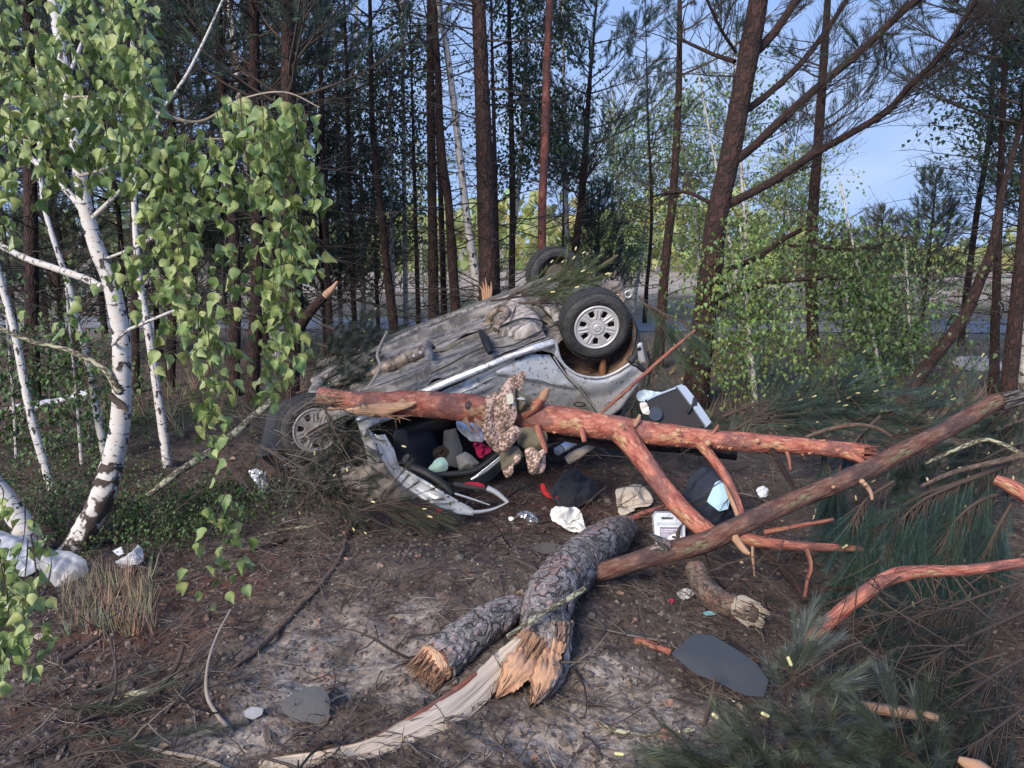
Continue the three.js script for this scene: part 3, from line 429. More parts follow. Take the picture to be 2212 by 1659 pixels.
birch('birch_tree', 'light green birch far off behind the left end of the car', [[905, 380, 5], [910, 500, 6], [912, 620, 7]], 23, { seed: 54, height: 5, branches: 34, b0: .8, b1: 4.6, leaves: 70, tint: [0.26, 0.33, 0.13], lsize: 1.5, blen: 1.5 });
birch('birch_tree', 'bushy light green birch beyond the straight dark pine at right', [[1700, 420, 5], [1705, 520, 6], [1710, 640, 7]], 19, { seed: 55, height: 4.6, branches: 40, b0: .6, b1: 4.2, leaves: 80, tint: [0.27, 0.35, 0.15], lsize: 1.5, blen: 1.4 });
birch('birch_tree', 'birch with dark small leaves low down behind the tangle left of the car', [[722, 60, 6], [728, 300, 8], [735, 660, 10]], 14, { seed: 56, height: 6.2, branches: 44, b0: 1.2, b1: 5.6, leaves: 62, tint: [0.06, 0.105, 0.045], lsize: 1.25 });
birch('birch_tree', 'birch with dark small leaves between the slim brown pine and the pine clump', [[846, 60, 6], [842, 300, 8], [850, 660, 10]], 14.6, { seed: 57, height: 6.2, branches: 40, b0: 1.4, b1: 5.6, leaves: 58, tint: [0.06, 0.105, 0.045], lsize: 1.25 });
birch('birch_tree', 'dark-leaved birch filling the gap above the hanging leaf curtain', [[600, 0, 6], [596, 200, 8], [590, 640, 10]], 13, { seed: 58, height: 6.6, branches: 40, b0: 2.2, b1: 6, leaves: 56, tint: [0.05, 0.09, 0.04], lsize: 1.25 });
// leafy shrubs on the right: low birches
birch('birch_shrub', 'bright leafy birch shrub at the foot of the big dark pine', [[1612, 640, 8], [1618, 720, 10], [1630, 850, 12]], 9.3, { seed: 49, height: 2.2, branches: 40, b0: 0.1, b1: 2.1, leaves: 72, tint: [0.20, 0.30, 0.085], lsize: 0.98, cat: 'shrub', blen: 0.85, farLeaf: false });
birch('birch_shrub', 'wide mid-green birch shrub between the dark pine and the leaning trunk', [[1862, 620, 8], [1880, 700, 8], [1900, 800, 9], [1912, 860, 10]], 9.4, { seed: 51, height: 2.7, branches: 54, b0: 0.1, b1: 2.1, leaves: 84, tint: [0.115, 0.19, 0.058], lsize: 1.0, cat: 'shrub', blen: 1.15, farLeaf: false });
birch('birch_shrub', 'darker leafy shrub behind the wide one, below the young pines', [[1960, 620, 6], [1965, 720, 7], [1970, 800, 8]], 11.5, { seed: 52, height: 2.1, branches: 40, b0: 0.1, b1: 1.8, leaves: 80, tint: [0.07, 0.13, 0.04], cat: 'shrub', blen: 1.1 });
// far edge of the field: bushes and trees seen as one mass
{
  const r = rngOf(909), m = [], c = [], tr = [];
  for (let k = 0; k < 9000; k++) { const x = rr(r, -75, 75), z = -rr(r, 48, 80), big = fbm(x * 0.09, 3, 1, 3), h = 0.6 + Math.pow(big, 1.2) * 9, y = h * Math.pow(r(), 0.8); m.push(leafM(V3(x, y, z), rr(r, 0.5, 1.5), r)); const w = noise3(x * 0.12, 5, 2); c.push(leafTint(r, w > 0.45 ? [0.36, 0.40, 0.15] : [0.15, 0.19, 0.085], 0.3)); }
  const g = thing('far_wood', 'sunlit yellow-green bushes and trees along the far edge of the field', 'far wood'); g.userData.kind = 'stuff'; inst('foliage', leafFar, M.leafI, m, g, c);
  const m2 = [], c2 = []; for (let k = 0; k < 5200; k++) { const z = -rr(r, 7.5, 30), x = rr(r, -1, 1) * (4 + Math.abs(z) * 0.8); if (Math.abs(z + 18.8 - x * .05) < 2.4) continue; const p = V3(x, groundH(x, z), z), d = V3(rr(r, -.6, .6), 1, rr(r, -.6, .6)); m2.push(aim(p, d, rr(r, 0.5, 1.5), r() * 6)); c2.push(rgb(0.22 * rr(r, .6, 1.2), 0.19 * rr(r, .6, 1.2), 0.11)); }
  const gb = new Buf(); for (let k = 0; k < 9; k++) { const a = k * 2.4, q = 0.04 + 0.012 * k; gb.tri(V3(Math.cos(a) * 0.02, 0, Math.sin(a) * 0.02), V3(Math.cos(a + .4) * 0.02, 0, Math.sin(a + .4) * 0.02), V3(Math.cos(a) * q, 0.16 + 0.016 * (k * 5 % 9), Math.sin(a) * q)); }
  const gg = thing('dry_grass', 'thin dry grass standing between the trunks and along the road', 'grass'); gg.userData.kind = 'stuff'; inst('blades', gb.geo(), M.needle, m2, gg, c2); T.tuft = gb.geo();
}
// ---------- plates and cloths: a regular net cut to an outline, closed on both sides ----------
function gridFill(out, s) {
  let a0 = 1e9, a1 = -1e9, b0 = 1e9, b1 = -1e9; for (const [a, b] of out) { a0 = Math.min(a0, a); a1 = Math.max(a1, a); b0 = Math.min(b0, b); b1 = Math.max(b1, b); }
  const inside = (a, b) => { let c = false; for (let i = 0, j = out.length - 1; i < out.length; j = i++) { const [xi, yi] = out[i], [xj, yj] = out[j]; if ((yi > b) !== (yj > b) && a < (xj - xi) * (b - yi) / (yj - yi) + xi) c = !c; } return c; };
  const near = (a, b) => { let best = 1e9, p; for (let i = 0, j = out.length - 1; i < out.length; j = i++) { const [x, y] = out[j], dx = out[i][0] - x, dy = out[i][1] - y, t = clamp(((a - x) * dx + (b - y) * dy) / (dx * dx + dy * dy || 1)), q = [x + dx * t, y + dy * t], d = Math.hypot(a - q[0], b - q[1]); if (d < best) { best = d; p = q; } } return [best, p]; };
  const nx = Math.ceil((a1 - a0) / s) + 2, ny = Math.ceil((b1 - b0) / s) + 2, id = new Map(), pts = [], tris = [];
  const vid = (i, j) => { const k = i * 10007 + j; if (!id.has(k)) { id.set(k, pts.length); pts.push([a0 + (i - 0.5 + (j % 2) * 0.5) * s, b0 + (j - 0.5) * s]); } return id.get(k); };
  for (let j = 0; j < ny; j++) for (let i = 0; i < nx; i++) {
    const o = j % 2, T4 = o ? [[[i, j], [i + 1, j], [i + 1, j + 1]], [[i, j], [i + 1, j + 1], [i, j + 1]]] : [[[i, j], [i + 1, j], [i, j + 1]], [[i + 1, j], [i + 1, j + 1], [i, j + 1]]];
    for (const t of T4) { const c = t.map(([x, y]) => [a0 + (x - 0.5 + (y % 2) * 0.5) * s, b0 + (y - 0.5) * s]); if (inside((c[0][0] + c[1][0] + c[2][0]) / 3, (c[0][1] + c[1][1] + c[2][1]) / 3)) tris.push(t.map(([x, y]) => vid(x, y))); }
  }
  const edges = new Map(); for (const t of tris) for (let k = 0; k < 3; k++) { const a = t[k], b = t[(k + 1) % 3], q = a < b ? a * 1e6 + b : b * 1e6 + a; edges.set(q, (edges.get(q) || 0) + 1); }
  const rim = new Set(); for (const [q, n] of edges) if (n === 1) { rim.add(Math.floor(q / 1e6)); rim.add(q % 1e6); }
  for (const v of rim) pts[v] = near(...pts[v])[1].slice();
  for (const c of out) { let best = s * 1.3, w = -1; for (const v of rim) { const d = Math.hypot(pts[v][0] - c[0], pts[v][1] - c[1]); if (d < best) { best = d; w = v; } } if (w >= 0) pts[w] = c.slice(); }
  return { pts, tris, d: pts.map((p, i) => rim.has(i) ? 0 : near(...p)[0]) };
}
function plate(out, s, map, F, B, uvs = 1) {   // F, B (a, b, d): heights of the two faces; they meet at the rim where d = 0
  const g = gridFill(out, s), pos = [], uv = [], idx = [], n = g.pts.length;
  for (const f of [F, B]) g.pts.forEach(([a, b], i) => { const p = map(a, b, f(a, b, g.d[i])); pos.push(p.x, p.y, p.z); uv.push(a * uvs, b * uvs); });
  for (const [a, b, c] of g.tris) idx.push(a, b, c, a + n, c + n, b + n);
  const q = new THREE.BufferGeometry(); q.setAttribute('position', new THREE.Float32BufferAttribute(pos, 3)); q.setAttribute('uv', new THREE.Float32BufferAttribute(uv, 2)); q.setIndex(idx);
  // outward faces: compare the front normal with the map's own third axis
  const p0 = map(...g.pts[0], 0), e3 = map(...g.pts[0], 1).sub(p0), e1 = map(g.pts[0][0] + 0.1, g.pts[0][1], 0).sub(p0), e2 = map(g.pts[0][0], g.pts[0][1] + 0.1, 0).sub(p0);
  const [t0, t1, t2] = g.tris[0].map((i) => g.pts[i]), w = (t1[0] - t0[0]) * (t2[1] - t0[1]) - (t1[1] - t0[1]) * (t2[0] - t0[0]);
  if (e1.cross(e2).dot(e3) * w < 0) for (let k = 0; k < idx.length; k += 3) { const x = idx[k + 1]; idx[k + 1] = idx[k + 2]; idx[k + 2] = x; }
  q.setIndex(idx); q.computeVertexNormals(); return q;
}
const ridge = (x, y, z, o = 3) => 1 - Math.abs(2 * fbm(x, y, z, o) - 1);
function planeAt(O, n, along) { const ez = n.clone().normalize(), ex = (along ? along.clone() : V3(1, 0, 0)); ex.addScaledVector(ez, -ex.dot(ez)).normalize(); const ey = ez.clone().cross(ex); return { O, ex, ey, ez, px: ([x, y]) => { const r = rayOf(x, y), t = O.clone().sub(CAM).dot(ez) / r.dot(ez), p = r.multiplyScalar(t).add(CAM).sub(O); return [p.dot(ex), p.dot(ey)]; } }; }
function smoothLoop(pl, n = 4) { const o = []; const L = pl.length; for (let i = 0; i < L; i++) for (let k = 0; k < n; k++) { const t = k / n, [p0, p1, p2, p3] = [pl[(i + L - 1) % L], pl[i], pl[(i + 1) % L], pl[(i + 2) % L]], c = (q) => 0.5 * ((2 * p1[q]) + (-p0[q] + p2[q]) * t + (2 * p0[q] - 5 * p1[q] + 4 * p2[q] - p3[q]) * t * t + (-p0[q] + 3 * p1[q] - 3 * p2[q] + p3[q]) * t * t * t); o.push([c(0), c(1)]); } return o; }
// a crumpled piece of cloth or film: outline in the photograph, on a plane through O
function crumple(out, P, o = {}) {
  const q0 = (o.sharp ? out : smoothLoop(out)).map(P.px), sz = Math.sqrt(Math.abs(q0.reduce((t, p, i) => t + p[0] * q0[(i + 1) % q0.length][1] - p[1] * q0[(i + 1) % q0.length][0], 0) / 2)), q = o.clean ? q0 : q0.map(([a, b]) => [a + (fbm(a * 9 / sz * .4, b * 9 / sz * .4, 3 + (o.seed ?? 1), 3) - .5) * sz * .16, b + (fbm(a * 9 / sz * .4, b * 9 / sz * .4, 9 + (o.seed ?? 1), 3) - .5) * sz * .16]), s = o.s || 0.012, th = o.th ?? 0.05, fo = o.fold ?? 0.03, fq = o.fq ?? 7, sd = o.seed ?? 1, an = o.an ?? 0.6;
  const fold = (a, b) => { const x = a * Math.cos(an) - b * Math.sin(an), y = a * Math.sin(an) + b * Math.cos(an); const cr = (p, q, z) => Math.abs(2 * fbm(p, q, z, 2) - 1) * 2.2 - 0.5; return fo * cr(x * fq, y * fq * 0.5, sd) + fo * 0.55 * cr(x * fq * 1.9 + 3, y * fq * 1.5, sd + 5) + fo * .25 * cr(x * fq * 4, y * fq * 3, sd + 8); };
  return plate(q, s, (a, b, n) => P.ex.clone().multiplyScalar(a).addScaledVector(P.ey, b).addScaledVector(P.ez, n), (a, b, d) => fold(a, b) * (0.35 + 0.65 * sstep(0, 0.05, d)) + th * (1 - Math.exp(-d / (o.round ?? 0.04))), (a, b, d) => fold(a, b) * (0.35 + 0.65 * sstep(0, 0.05, d)) - (o.back ?? 0.3) * th * (1 - Math.exp(-d / 0.04)), o.uv ?? 1);
}

// ---------- the overturned car ----------
const carR = ptD(1289, 705, 6.0), carV = ptD(1197, 595, 7.4).sub(carR).normalize();
const carF = (() => { const r = rayOf(697, 938), t = carR.clone().sub(CAM).dot(carV) / r.dot(carV); return r.multiplyScalar(t).add(CAM); })();
const WB = carF.distanceTo(carR), carU = carF.clone().sub(carR).normalize(), carW = carV.clone().cross(carU).multiplyScalar(1);
if (carW.y < 0) carW.negate();
const car = thing('overturned_car', 'silver hatchback lying on its crushed roof with its wheels in the air', 'car', carR);
car.setRotationFromMatrix(new THREE.Matrix4().makeBasis(carU, carW, carV));
const cRay = (x, y) => { const r = rayOf(x, y), o = CAM.clone().sub(carR); return [V3(o.dot(carU), o.dot(carW), o.dot(carV)), V3(r.dot(carU), r.dot(carW), r.dot(carV))]; };
const sideP = (v) => ([x, y]) => { const [o, r] = cRay(x, y), t = (v - o.z) / r.z; return [o.x + r.x * t, o.y + r.y * t]; };
const underP = (w) => ([x, y]) => { const [o, r] = cRay(x, y), t = (w - o.y) / r.y; return [o.x + r.x * t, o.z + r.z * t]; };
const sideV = (x, y, v) => { const [u, w] = sideP(v)([x, y]); return V3(u, w, v); };
const underV = (x, y, w) => { const [u, v] = underP(w)([x, y]); return V3(u, w, v); };
const toCar = (p) => { const q = p.clone().sub(carR); return V3(q.dot(carU), q.dot(carW), q.dot(carV)); };
{
  const cp = (n, g, m, l) => part(n, g, m, car, l);
  const sideMap = (v) => (a, b, n) => V3(a, b, v - n), underMap = (w) => (a, b, n) => V3(a, w + n, b);
  const panel = (out, v, fold, th = 0.012, s = 0.022) => plate(out.map(sideP(v)), s, sideMap(v), (a, b, d) => fold(a, b) + th * Math.min(1, d / 0.02), (a, b, d) => fold(a, b) - th * Math.min(1, d / 0.02), 1);
  const dents = (a, b, k = 1) => (fbm(a * 4, b * 4, 3, 3) - 0.5) * 0.035 * k + (ridge(a * 2.2 + b * 3, b * 2, 7, 2) - 0.7) * 0.02 * k;
  // floor pan, from behind the front axle to the rear seat
  {
    const g = [], uv = [], idx = [], NU = 120, NV = 110, u0 = 0.40, u1 = 2.42;
    const h = (u, v) => { let w = 0.085; const tu = Math.abs(v - 0.66 - (u - 1) * 0.02); w -= 0.13 * sstep(0.15, 0.12, tu); for (const c of [0.17, 1.04]) w += 0.05 * sstep(0.05, 0.04, Math.abs(v - c)); for (const c of [0.32, 0.44, 0.88, 0.97]) w -= 0.014 * sstep(0.018, 0.01, Math.abs(v - c + 0.02 * Math.sin(u * 3))); w += 0.012 * Math.sin(u * 26) * sstep(0.04, 0.1, Math.abs(v - 0.42)) * sstep(0.16, 0.1, Math.abs(v - 0.42)) + (fbm(u * 3, v * 3, 2, 4) - 0.5) * 0.035 + (fbm(u * 14, v * 14, 12, 3) - 0.5) * 0.012 + 0.02 * sstep(0.06, 0.02, Math.abs(u - 1.32)); w -= sstep(2.0, 2.9, u) * (0.02 + 0.12 * fbm(u * 4, v * 4, 5, 3)); return w; };
    for (let i = 0; i <= NU; i++) for (let j = 0; j <= NV; j++) { const u = mix(u0, u1, i / NU), v = mix(-0.015, 1.22, j / NV); g.push(u, h(u, v), v); uv.push(u, v); }
    const n = g.length / 3; for (let k = 0; k < n; k++) { g.push(g[k * 3], g[k * 3 + 1] - 0.03, g[k * 3 + 2]); uv.push(uv[k * 2], uv[k * 2 + 1]); }
    for (let i = 0; i < NU; i++) for (let j = 0; j < NV; j++) { const a = i * (NV + 1) + j, b = a + NV + 1; idx.push(a, a + 1, b, a + 1, b + 1, b, a + n, b + n, a + 1 + n, a + 1 + n, b + n, b + 1 + n); }
    const q = new THREE.BufferGeometry(); q.setAttribute('position', new THREE.Float32BufferAttribute(g, 3)); q.setAttribute('uv', new THREE.Float32BufferAttribute(uv, 2)); q.setIndex(idx); q.computeVertexNormals(); cp('floor_pan', q, M.dirt, 'dusty grey underbody floor');
  }
  const tube = (pts, rad, seg = 8, o = {}) => new Buf().tube(curvePts(pts, o.n || 16), Array.from({ length: (o.n || 16) + 1 }, (_, i) => lerpList(Array.isArray(rad) ? rad : [rad], i / (o.n || 16))), seg, { cap: true, ...o }).geo();
  // far sill lip
  cp('far_sill', tube([underV(700, 815, 0.1), underV(800, 762, 0.11), underV(950, 692, 0.11), underV(1100, 642, 0.11), underV(1150, 622, 0.1)], [0.03, 0.028, 0.025], 8), M.dirt);
  cp('far_side_panel', plate([[-0.1, 0.06], [2.4, 0.1], [2.5, -0.5], [2.3, -0.75], [-0.2, -0.8], [-0.3, -0.3]], 0.06, (a, b, n) => V3(a, b, 1.42 + n), (a, b, d) => dents(a, b) + 0.01 * Math.min(1, d / .03), (a, b, d) => dents(a, b) - 0.01 * Math.min(1, d / .03)), M.door);
  // exhaust, shields, tank, brackets
  const R1 = (x, y, w) => underV(x, y, w);
  cp('silencer', tube([R1(806, 806, .1), R1(840, 790, .12), R1(880, 772, .13), R1(918, 756, .12)], [0.04, 0.062, 0.064, 0.05], 12, { rough: 0.1, freq: 8 }), std({ map: T.dirt, color: rgb(1.35, 1.15, 1.0), roughness: 0.6, metalness: 0.4 }), 'brownish exhaust silencer');
  for (const [x, y] of [[893, 768], [908, 761]]) cp('bolt', tube([R1(x, y, .19), R1(x, y, .215)], 0.013, 8, { n: 2 }), M.silver);
  cp('exhaust_pipe', tube([R1(700, 838, .06), R1(806, 806, .09), R1(918, 756, .1), R1(985, 730, .08), R1(1050, 704, .1)], [0.022, 0.024], 10), std({ map: T.dirt, color: rgb(1.2, 1.05, 0.95), metalness: 0.4, roughness: 0.6 }));
  cp('heat_shield', plate([[938, 748], [985, 722], [1040, 702], [1068, 700], [1060, 712], [1010, 728], [965, 752], [945, 760]].map(underP(.12)), 0.012, underMap(.12), (a, b, d) => 0.035 * ridge(a * 3, b * 9, 4, 2) + 0.004 * Math.min(1, d / .01), (a, b, d) => 0.035 * ridge(a * 3, b * 9, 4, 2) - 0.004 * Math.min(1, d / .01)), std({ map: T.dirt, color: rgb(1.9, 1.75, 1.6), metalness: 0.5, roughness: 0.45 }), 'pale bent heat shield');
  cp('flexible_pipe', tube([R1(1052, 704, .12), R1(1062, 680, .2), R1(1078, 667, .22), R1(1094, 672, .22), R1(1086, 690, .2), R1(1070, 712, .17)], 0.03, 10, { n: 60, shape: (a, t) => 1 + 0.14 * Math.sin(t * 150) }), std({ map: T.dirt, color: rgb(1.25, 1.05, 0.88), metalness: 0.3, roughness: 0.7 }), 'ribbed brown flexible pipe');
  const tankM = std({ map: T.dirt, color: rgb(1.75, 1.68, 1.68), roughness: 0.6 });
  const lobe = (out, w, th) => plate(smoothLoop(out.map(underP(w))), 0.02, underMap(w), (a, b, d) => th * Math.sqrt(clamp(1 - (1 - clamp(d / 0.08)) ** 2)), (a, b, d) => -0.08 * Math.min(1, d / .05));
  cp('fuel_tank', lobe([[1098, 668], [1116, 656], [1140, 654], [1160, 676], [1172, 700], [1160, 722], [1110, 734], [1082, 730], [1076, 712]], 0.1, 0.085), tankM, 'lilac-grey dusty fuel tank');
  cp('tank_strap', tube([R1(1070, 716, .13), R1(1092, 700, .2), R1(1130, 688, .205), R1(1166, 692, .2), R1(1182, 700, .12)], 0.008, 6), M.black);
  cp('bracket', tube([R1(1038, 716, .15), R1(1046, 730, .19), R1(1052, 745, .19), R1(1060, 762, .15)], [0.022, 0.03, 0.034, 0.026], 5, { rough: 0.3 }), M.black, 'black hanging rubber bracket');
  cp('cross_bracket', tube([R1(925, 742, .14), R1(926, 765, .17), R1(930, 790, .13)], [0.03, 0.04, 0.034], 5, { rough: 0.35 }), M.dirt);
  cp('brake_line', tube([R1(930, 808, .12), R1(975, 785, .15), R1(1005, 768, .14), R1(1050, 748, .15)], 0.006, 5), M.dark);
  cp('brake_line', tube([R1(1060, 752, .14), R1(1110, 745, .16), R1(1150, 724, .17), R1(1190, 706, .16), R1(1204, 700, .1)], 0.006, 5), M.dark);
  cp('brake_line', tube([R1(1095, 705, .18), R1(1104, 690, .2), R1(1110, 672, .2), R1(1120, 655, .16)], 0.005, 5), M.dark);
  cp('subframe', tube([R1(1180, 640, .1), R1(1192, 660, .12), R1(1200, 680, .1), R1(1208, 698, .06)], [0.05, 0.055, 0.05, 0.05], 4, { phase: 0.78 }), M.dirt);
  cp('trailing_arm', tube([R1(1165, 646, .13), R1(1183, 664, .13), R1(1198, 678, .1), R1(1210, 690, .05)], [0.045, 0.05, 0.05, 0.045], 4, { phase: 0.78 }), std({ map: T.dirt, color: rgb(1.5, 1.5, 1.55), roughness: 0.6 }));
  cp('rear_axle', tube([V3(0.1, 0.02, 0.12), V3(0.22, 0.06, 0.7), V3(0.05, 0.0, 1.3)], [0.05, 0.055, 0.05], 9), M.dirt);
  cp('rear_floor', plate([[0.42, -0.0], [0.42, 1.25], [-0.3, 1.3], [-0.34, 0.7], [-0.1, 0.3], [0.1, 0.12]], 0.04, underMap(-0.03), (a, b, d) => (fbm(a * 5, b * 5, 4, 4) - 0.5) * 0.16 + 0.01 * Math.min(1, d / .03), (a, b, d) => (fbm(a * 5, b * 5, 4, 4) - 0.5) * 0.16 - 0.02 * Math.min(1, d / .03)), M.dirt);
  cp('front_subframe', tube([V3(2.2, 0.02, 0.1), V3(2.35, 0.06, 0.5), V3(2.35, 0.06, 0.95), V3(2.2, 0.02, 1.35)], 0.06, 8, { rough: 0.2 }), M.dirt);
  cp('engine_block', plate([[2.1, 0.3], [2.9, 0.25], [2.95, 1.1], [2.2, 1.15]], 0.05, underMap(-0.1), (a, b, d) => 0.18 * fbm(a * 6, b * 6, 4, 3) * Math.min(1, d / .08), (a, b, d) => -0.25 * Math.min(1, d / .06)), M.dark);
  // silver sill, quarter panel, rear door
  const sill = [[895.5, 845], [980, 810.5], [1076, 772], [1149, 743], [1193.6, 729], [1201, 741], [1205, 760], [1208, 776], [1191.6, 762], [1172.4, 758], [1149, 759.5], [1110.9, 771], [1037.8, 805], [972.4, 832], [925, 853], [850, 884], [790, 908], [768, 912], [768, 900]];
  cp('sill', panel(sill, -0.05, (a, b) => dents(a, b, 0.35) + 0.022 * sstep(0.0, 0.05, b - 0.0) + 0.014 * sstep(0.03, 0, Math.abs(b - 0.03 - a * 0.002)), 0.02, 0.016), M.paintClean, 'bright bent silver sill');
  cp('sill_seam', tube([sideV(800, 890, -.03), sideV(895, 847, -.035), sideV(1040, 788, -.035), sideV(1194, 727, -.03)], 0.011, 6, { rough: 0.25, freq: 20 }), M.dirt);
  const quarter = [[1201, 741], [1209, 776], [1226, 795], [1249, 808.6], [1280, 815], [1307, 812.4], [1334, 801], [1359, 785.5], [1395.5, 802.8], [1380, 829.7], [1360, 858], [1340, 885], [1313, 905], [1299, 898], [1266.7, 851], [1228, 812], [1209, 780], [1194, 762]];
  const archU = 0.1, archW = -0.06;
  cp('quarter_panel', panel(quarter, -0.05, (a, b) => { const rr2 = Math.hypot(a - archU, b - archW); return 0.05 * sstep(0.52, 0.36, rr2) + dents(a, b, 0.5); }, 0.014, 0.014), M.paint, 'dusty silver rear wing');
  const door = [[1034, 820], [1091.6, 787], [1149, 766], [1188, 768], [1207, 795], [1223, 815], [1262, 855], [1293, 899], [1240, 925], [1172, 945], [1111, 940], [1060, 925], [1045, 880]];
  cp('inner_sill', panel([[925, 858], [972, 835], [1037.8, 808], [1110.9, 774], [1120, 800], [1115, 900], [1060, 912], [990, 905], [930, 895]], 0.01, (a, b) => dents(a, b) + 0.03 * sstep(0.03, -0.03, Math.abs(b + 0.12) - 0.04) + 0.02 * sstep(-.02, .02, a - 1.1), 0.014, 0.016), M.paint, 'dented silver side panel under the sill');
  cp('door_edge', tube([sideV(960, 862, -.04), sideV(1010, 842, -.045), sideV(1060, 818, -.045), sideV(1095, 806, -.04)], 0.006, 5), M.paint);
  const cr = [sideP(-0.05)([1115, 815]), sideP(-0.05)([1195, 830])], lineD = (a, b) => { const dx = cr[1][0] - cr[0][0], dy = cr[1][1] - cr[0][1]; return ((a - cr[0][0]) * dy - (b - cr[0][1]) * dx) / Math.hypot(dx, dy); };
  cp('rear_door', panel(door, -0.035, (a, b) => { const s = lineD(a, b); return dents(a, b, 0.9) + 0.03 * sstep(-0.02, 0.02, s) - 0.05 * sstep(0.0, 0.25, Math.abs(s)) + 0.012 * sstep(0.012, 0, Math.abs(b + 0.32)); }, 0.014, 0.016), M.paint, 'crumpled dirty silver rear door');
  cp('door_edge', tube([sideV(1115, 815, -.075), sideV(1160, 818, -.08), sideV(1195, 830, -.08)], 0.006, 5), M.paint);
  cp('door_edge', tube([sideV(1196, 770, -.06), sideV(1212, 795, -.065), sideV(1228, 815, -.065), sideV(1265, 855, -.06), sideV(1298, 899, -.05)], 0.006, 5), M.paint);
  cp('wing_edge', tube([sideV(1201, 741, -.1), sideV(1211, 777, -.1), sideV(1227, 796, -.105), sideV(1249, 809.5, -.105), sideV(1280, 816, -.105), sideV(1307, 813.5, -.105), sideV(1334, 802, -.105), sideV(1359, 786, -.1)], 0.011, 8, { n: 40 }), M.paint);
  { const p = sideV(1252, 874, -.075), g = new THREE.TorusGeometry(0.045, 0.009, 6, 20); g.scale(1, 0.42, 1); g.rotateZ(0.5); g.translate(p.x, p.y, p.z); cp('door_handle', g, M.black); }
  cp('door_trim', panel([[1060, 915], [1160, 935], [1300, 895], [1345, 880], [1330, 925], [1240, 950], [1130, 960], [1070, 950]], 0.02, (a, b) => dents(a, b), 0.03, 0.03), M.black);
  // wheel housing: inside of the arch, brown with dust
  { const b = [], uv = [], idx = [], NA = 40, NVv = 8; for (let i = 0; i <= NA; i++) for (let j = 0; j <= NVv; j++) { const a = mix(-0.12, Math.PI + 0.1, i / NA), v = mix(-0.045, 0.36, j / NVv), q = 0.37 + 0.015 * fbm(a * 3, v * 9, 2, 3) - (j > 6 ? 0.05 : 0); b.push(archU + 0.0 + Math.cos(a) * q, archW - 0.02 - Math.sin(a) * q, v); uv.push(a * .37, v); } for (let i = 0; i < NA; i++) for (let j = 0; j < NVv; j++) { const a = i * (NVv + 1) + j; idx.push(a, a + 1, a + NVv + 1, a + 1, a + NVv + 2, a + NVv + 1); }
    const q = new THREE.BufferGeometry(); q.setAttribute('position', new THREE.Float32BufferAttribute(b, 3)); q.setAttribute('uv', new THREE.Float32BufferAttribute(uv, 2)); q.setIndex(idx); q.computeVertexNormals();
    const disc = new THREE.CircleGeometry(0.38, 40, Math.PI, Math.PI); disc.translate(archU, archW - 0.02, 0.352); const lm = std({ map: T.dirt, color: rgb(0.85, 0.58, 0.44), roughness: 0.95 }); cp('wheel_housing', mergeGeometries([q, disc]), lm, 'dusty brown wheel housing'); }
  cp('shock_absorber', tube([sideV(1303, 775, .06), sideV(1302, 800, .06), sideV(1304, 822, .06)], [0.022, 0.03, 0.02], 8, { shape: (a, t) => 1 + 0.15 * Math.sin(t * 40) }), std({ color: rgb(0.25, 0.11, 0.05) }));
  // rear end
  cp('rear_bumper', plate([[1268, 626], [1300, 611], [1319, 605], [1336, 607], [1350, 624], [1354, 644], [1350, 660], [1335, 660], [1310, 645]].map(sideP(0.62)), 0.02, sideMap(0.62), (a, b, d) => 0.07 * (ridge(a * 9, b * 9, 3) - 0.5) * Math.min(1, d / .03) + .02 * Math.min(1, d / .02), (a, b, d) => 0.07 * (ridge(a * 9, b * 9, 3) - 0.5) * Math.min(1, d / .03) - 0.05 * Math.min(1, d / .03)), std({ map: T.dirt, color: rgb(1.2, 1.08, 1.05) }), 'torn dusty rear bumper');
  { const p = sideV(1357, 635.5, 0.6), g = new THREE.TorusGeometry(0.03, 0.009, 8, 20); g.translate(p.x, p.y, p.z); cp('tow_eye', g, M.silver); }
  cp('bumper_edge', tube([sideV(1345, 665, .15), sideV(1365, 700, .05), sideV(1374, 735, 0), sideV(1370, 768, -.02), sideV(1360, 782, -.04)], [0.03, 0.035, 0.035, 0.03], 7, { rough: 0.2 }), M.dark);
  cp('tail_bracket', plate([[1374, 742], [1387, 739], [1396, 786], [1384, 784], [1369, 762]].map(sideP(-0.03)), 0.012, sideMap(-0.03), (a, b, d) => 0.012 * Math.min(1, d / .01), (a, b, d) => -0.012 * Math.min(1, d / .01)), M.silver);
  { const p = sideV(1381, 754, -.045), g = new THREE.CircleGeometry(0.017, 14); g.rotateY(Math.PI); g.translate(p.x, p.y, p.z); cp('lamp_hole', g, M.black); }
  cp('tail_lamp', plate([[1360, 785], [1378, 780], [1398, 800], [1385, 806]].map(sideP(-0.05)), 0.012, sideMap(-0.05), (a, b, d) => 0.03 * Math.min(1, d / .02), (a, b, d) => -0.02 * Math.min(1, d / .02)), M.black);
  // wheels
  const wheel = (c, tiltY, tiltX, inner, name) => {
    const w = new THREE.Group(); w.name = 'wheel'; w.position.copy(c); w.scale.setScalar(0.915); w.rotation.set(tiltX, tiltY, 0); if (name) w.userData.label = name; car.add(w);
    const prof = [[0.192, 0.085], [0.2, 0.0], [0.205, -0.012], [0.235, -0.022], [0.265, -0.016], [0.285, 0.002], [0.296, 0.02], [0.30, 0.045], [0.30, 0.15], [0.295, 0.175], [0.28, 0.195], [0.25, 0.205], [0.215, 0.2], [0.2, 0.19], [0.192, 0.11]];
    const ty = new THREE.LatheGeometry(prof.map(([r, z]) => new THREE.Vector2(r, z)), 64); ty.rotateX(Math.PI / 2); part('tyre', ty, M.rubber, w);
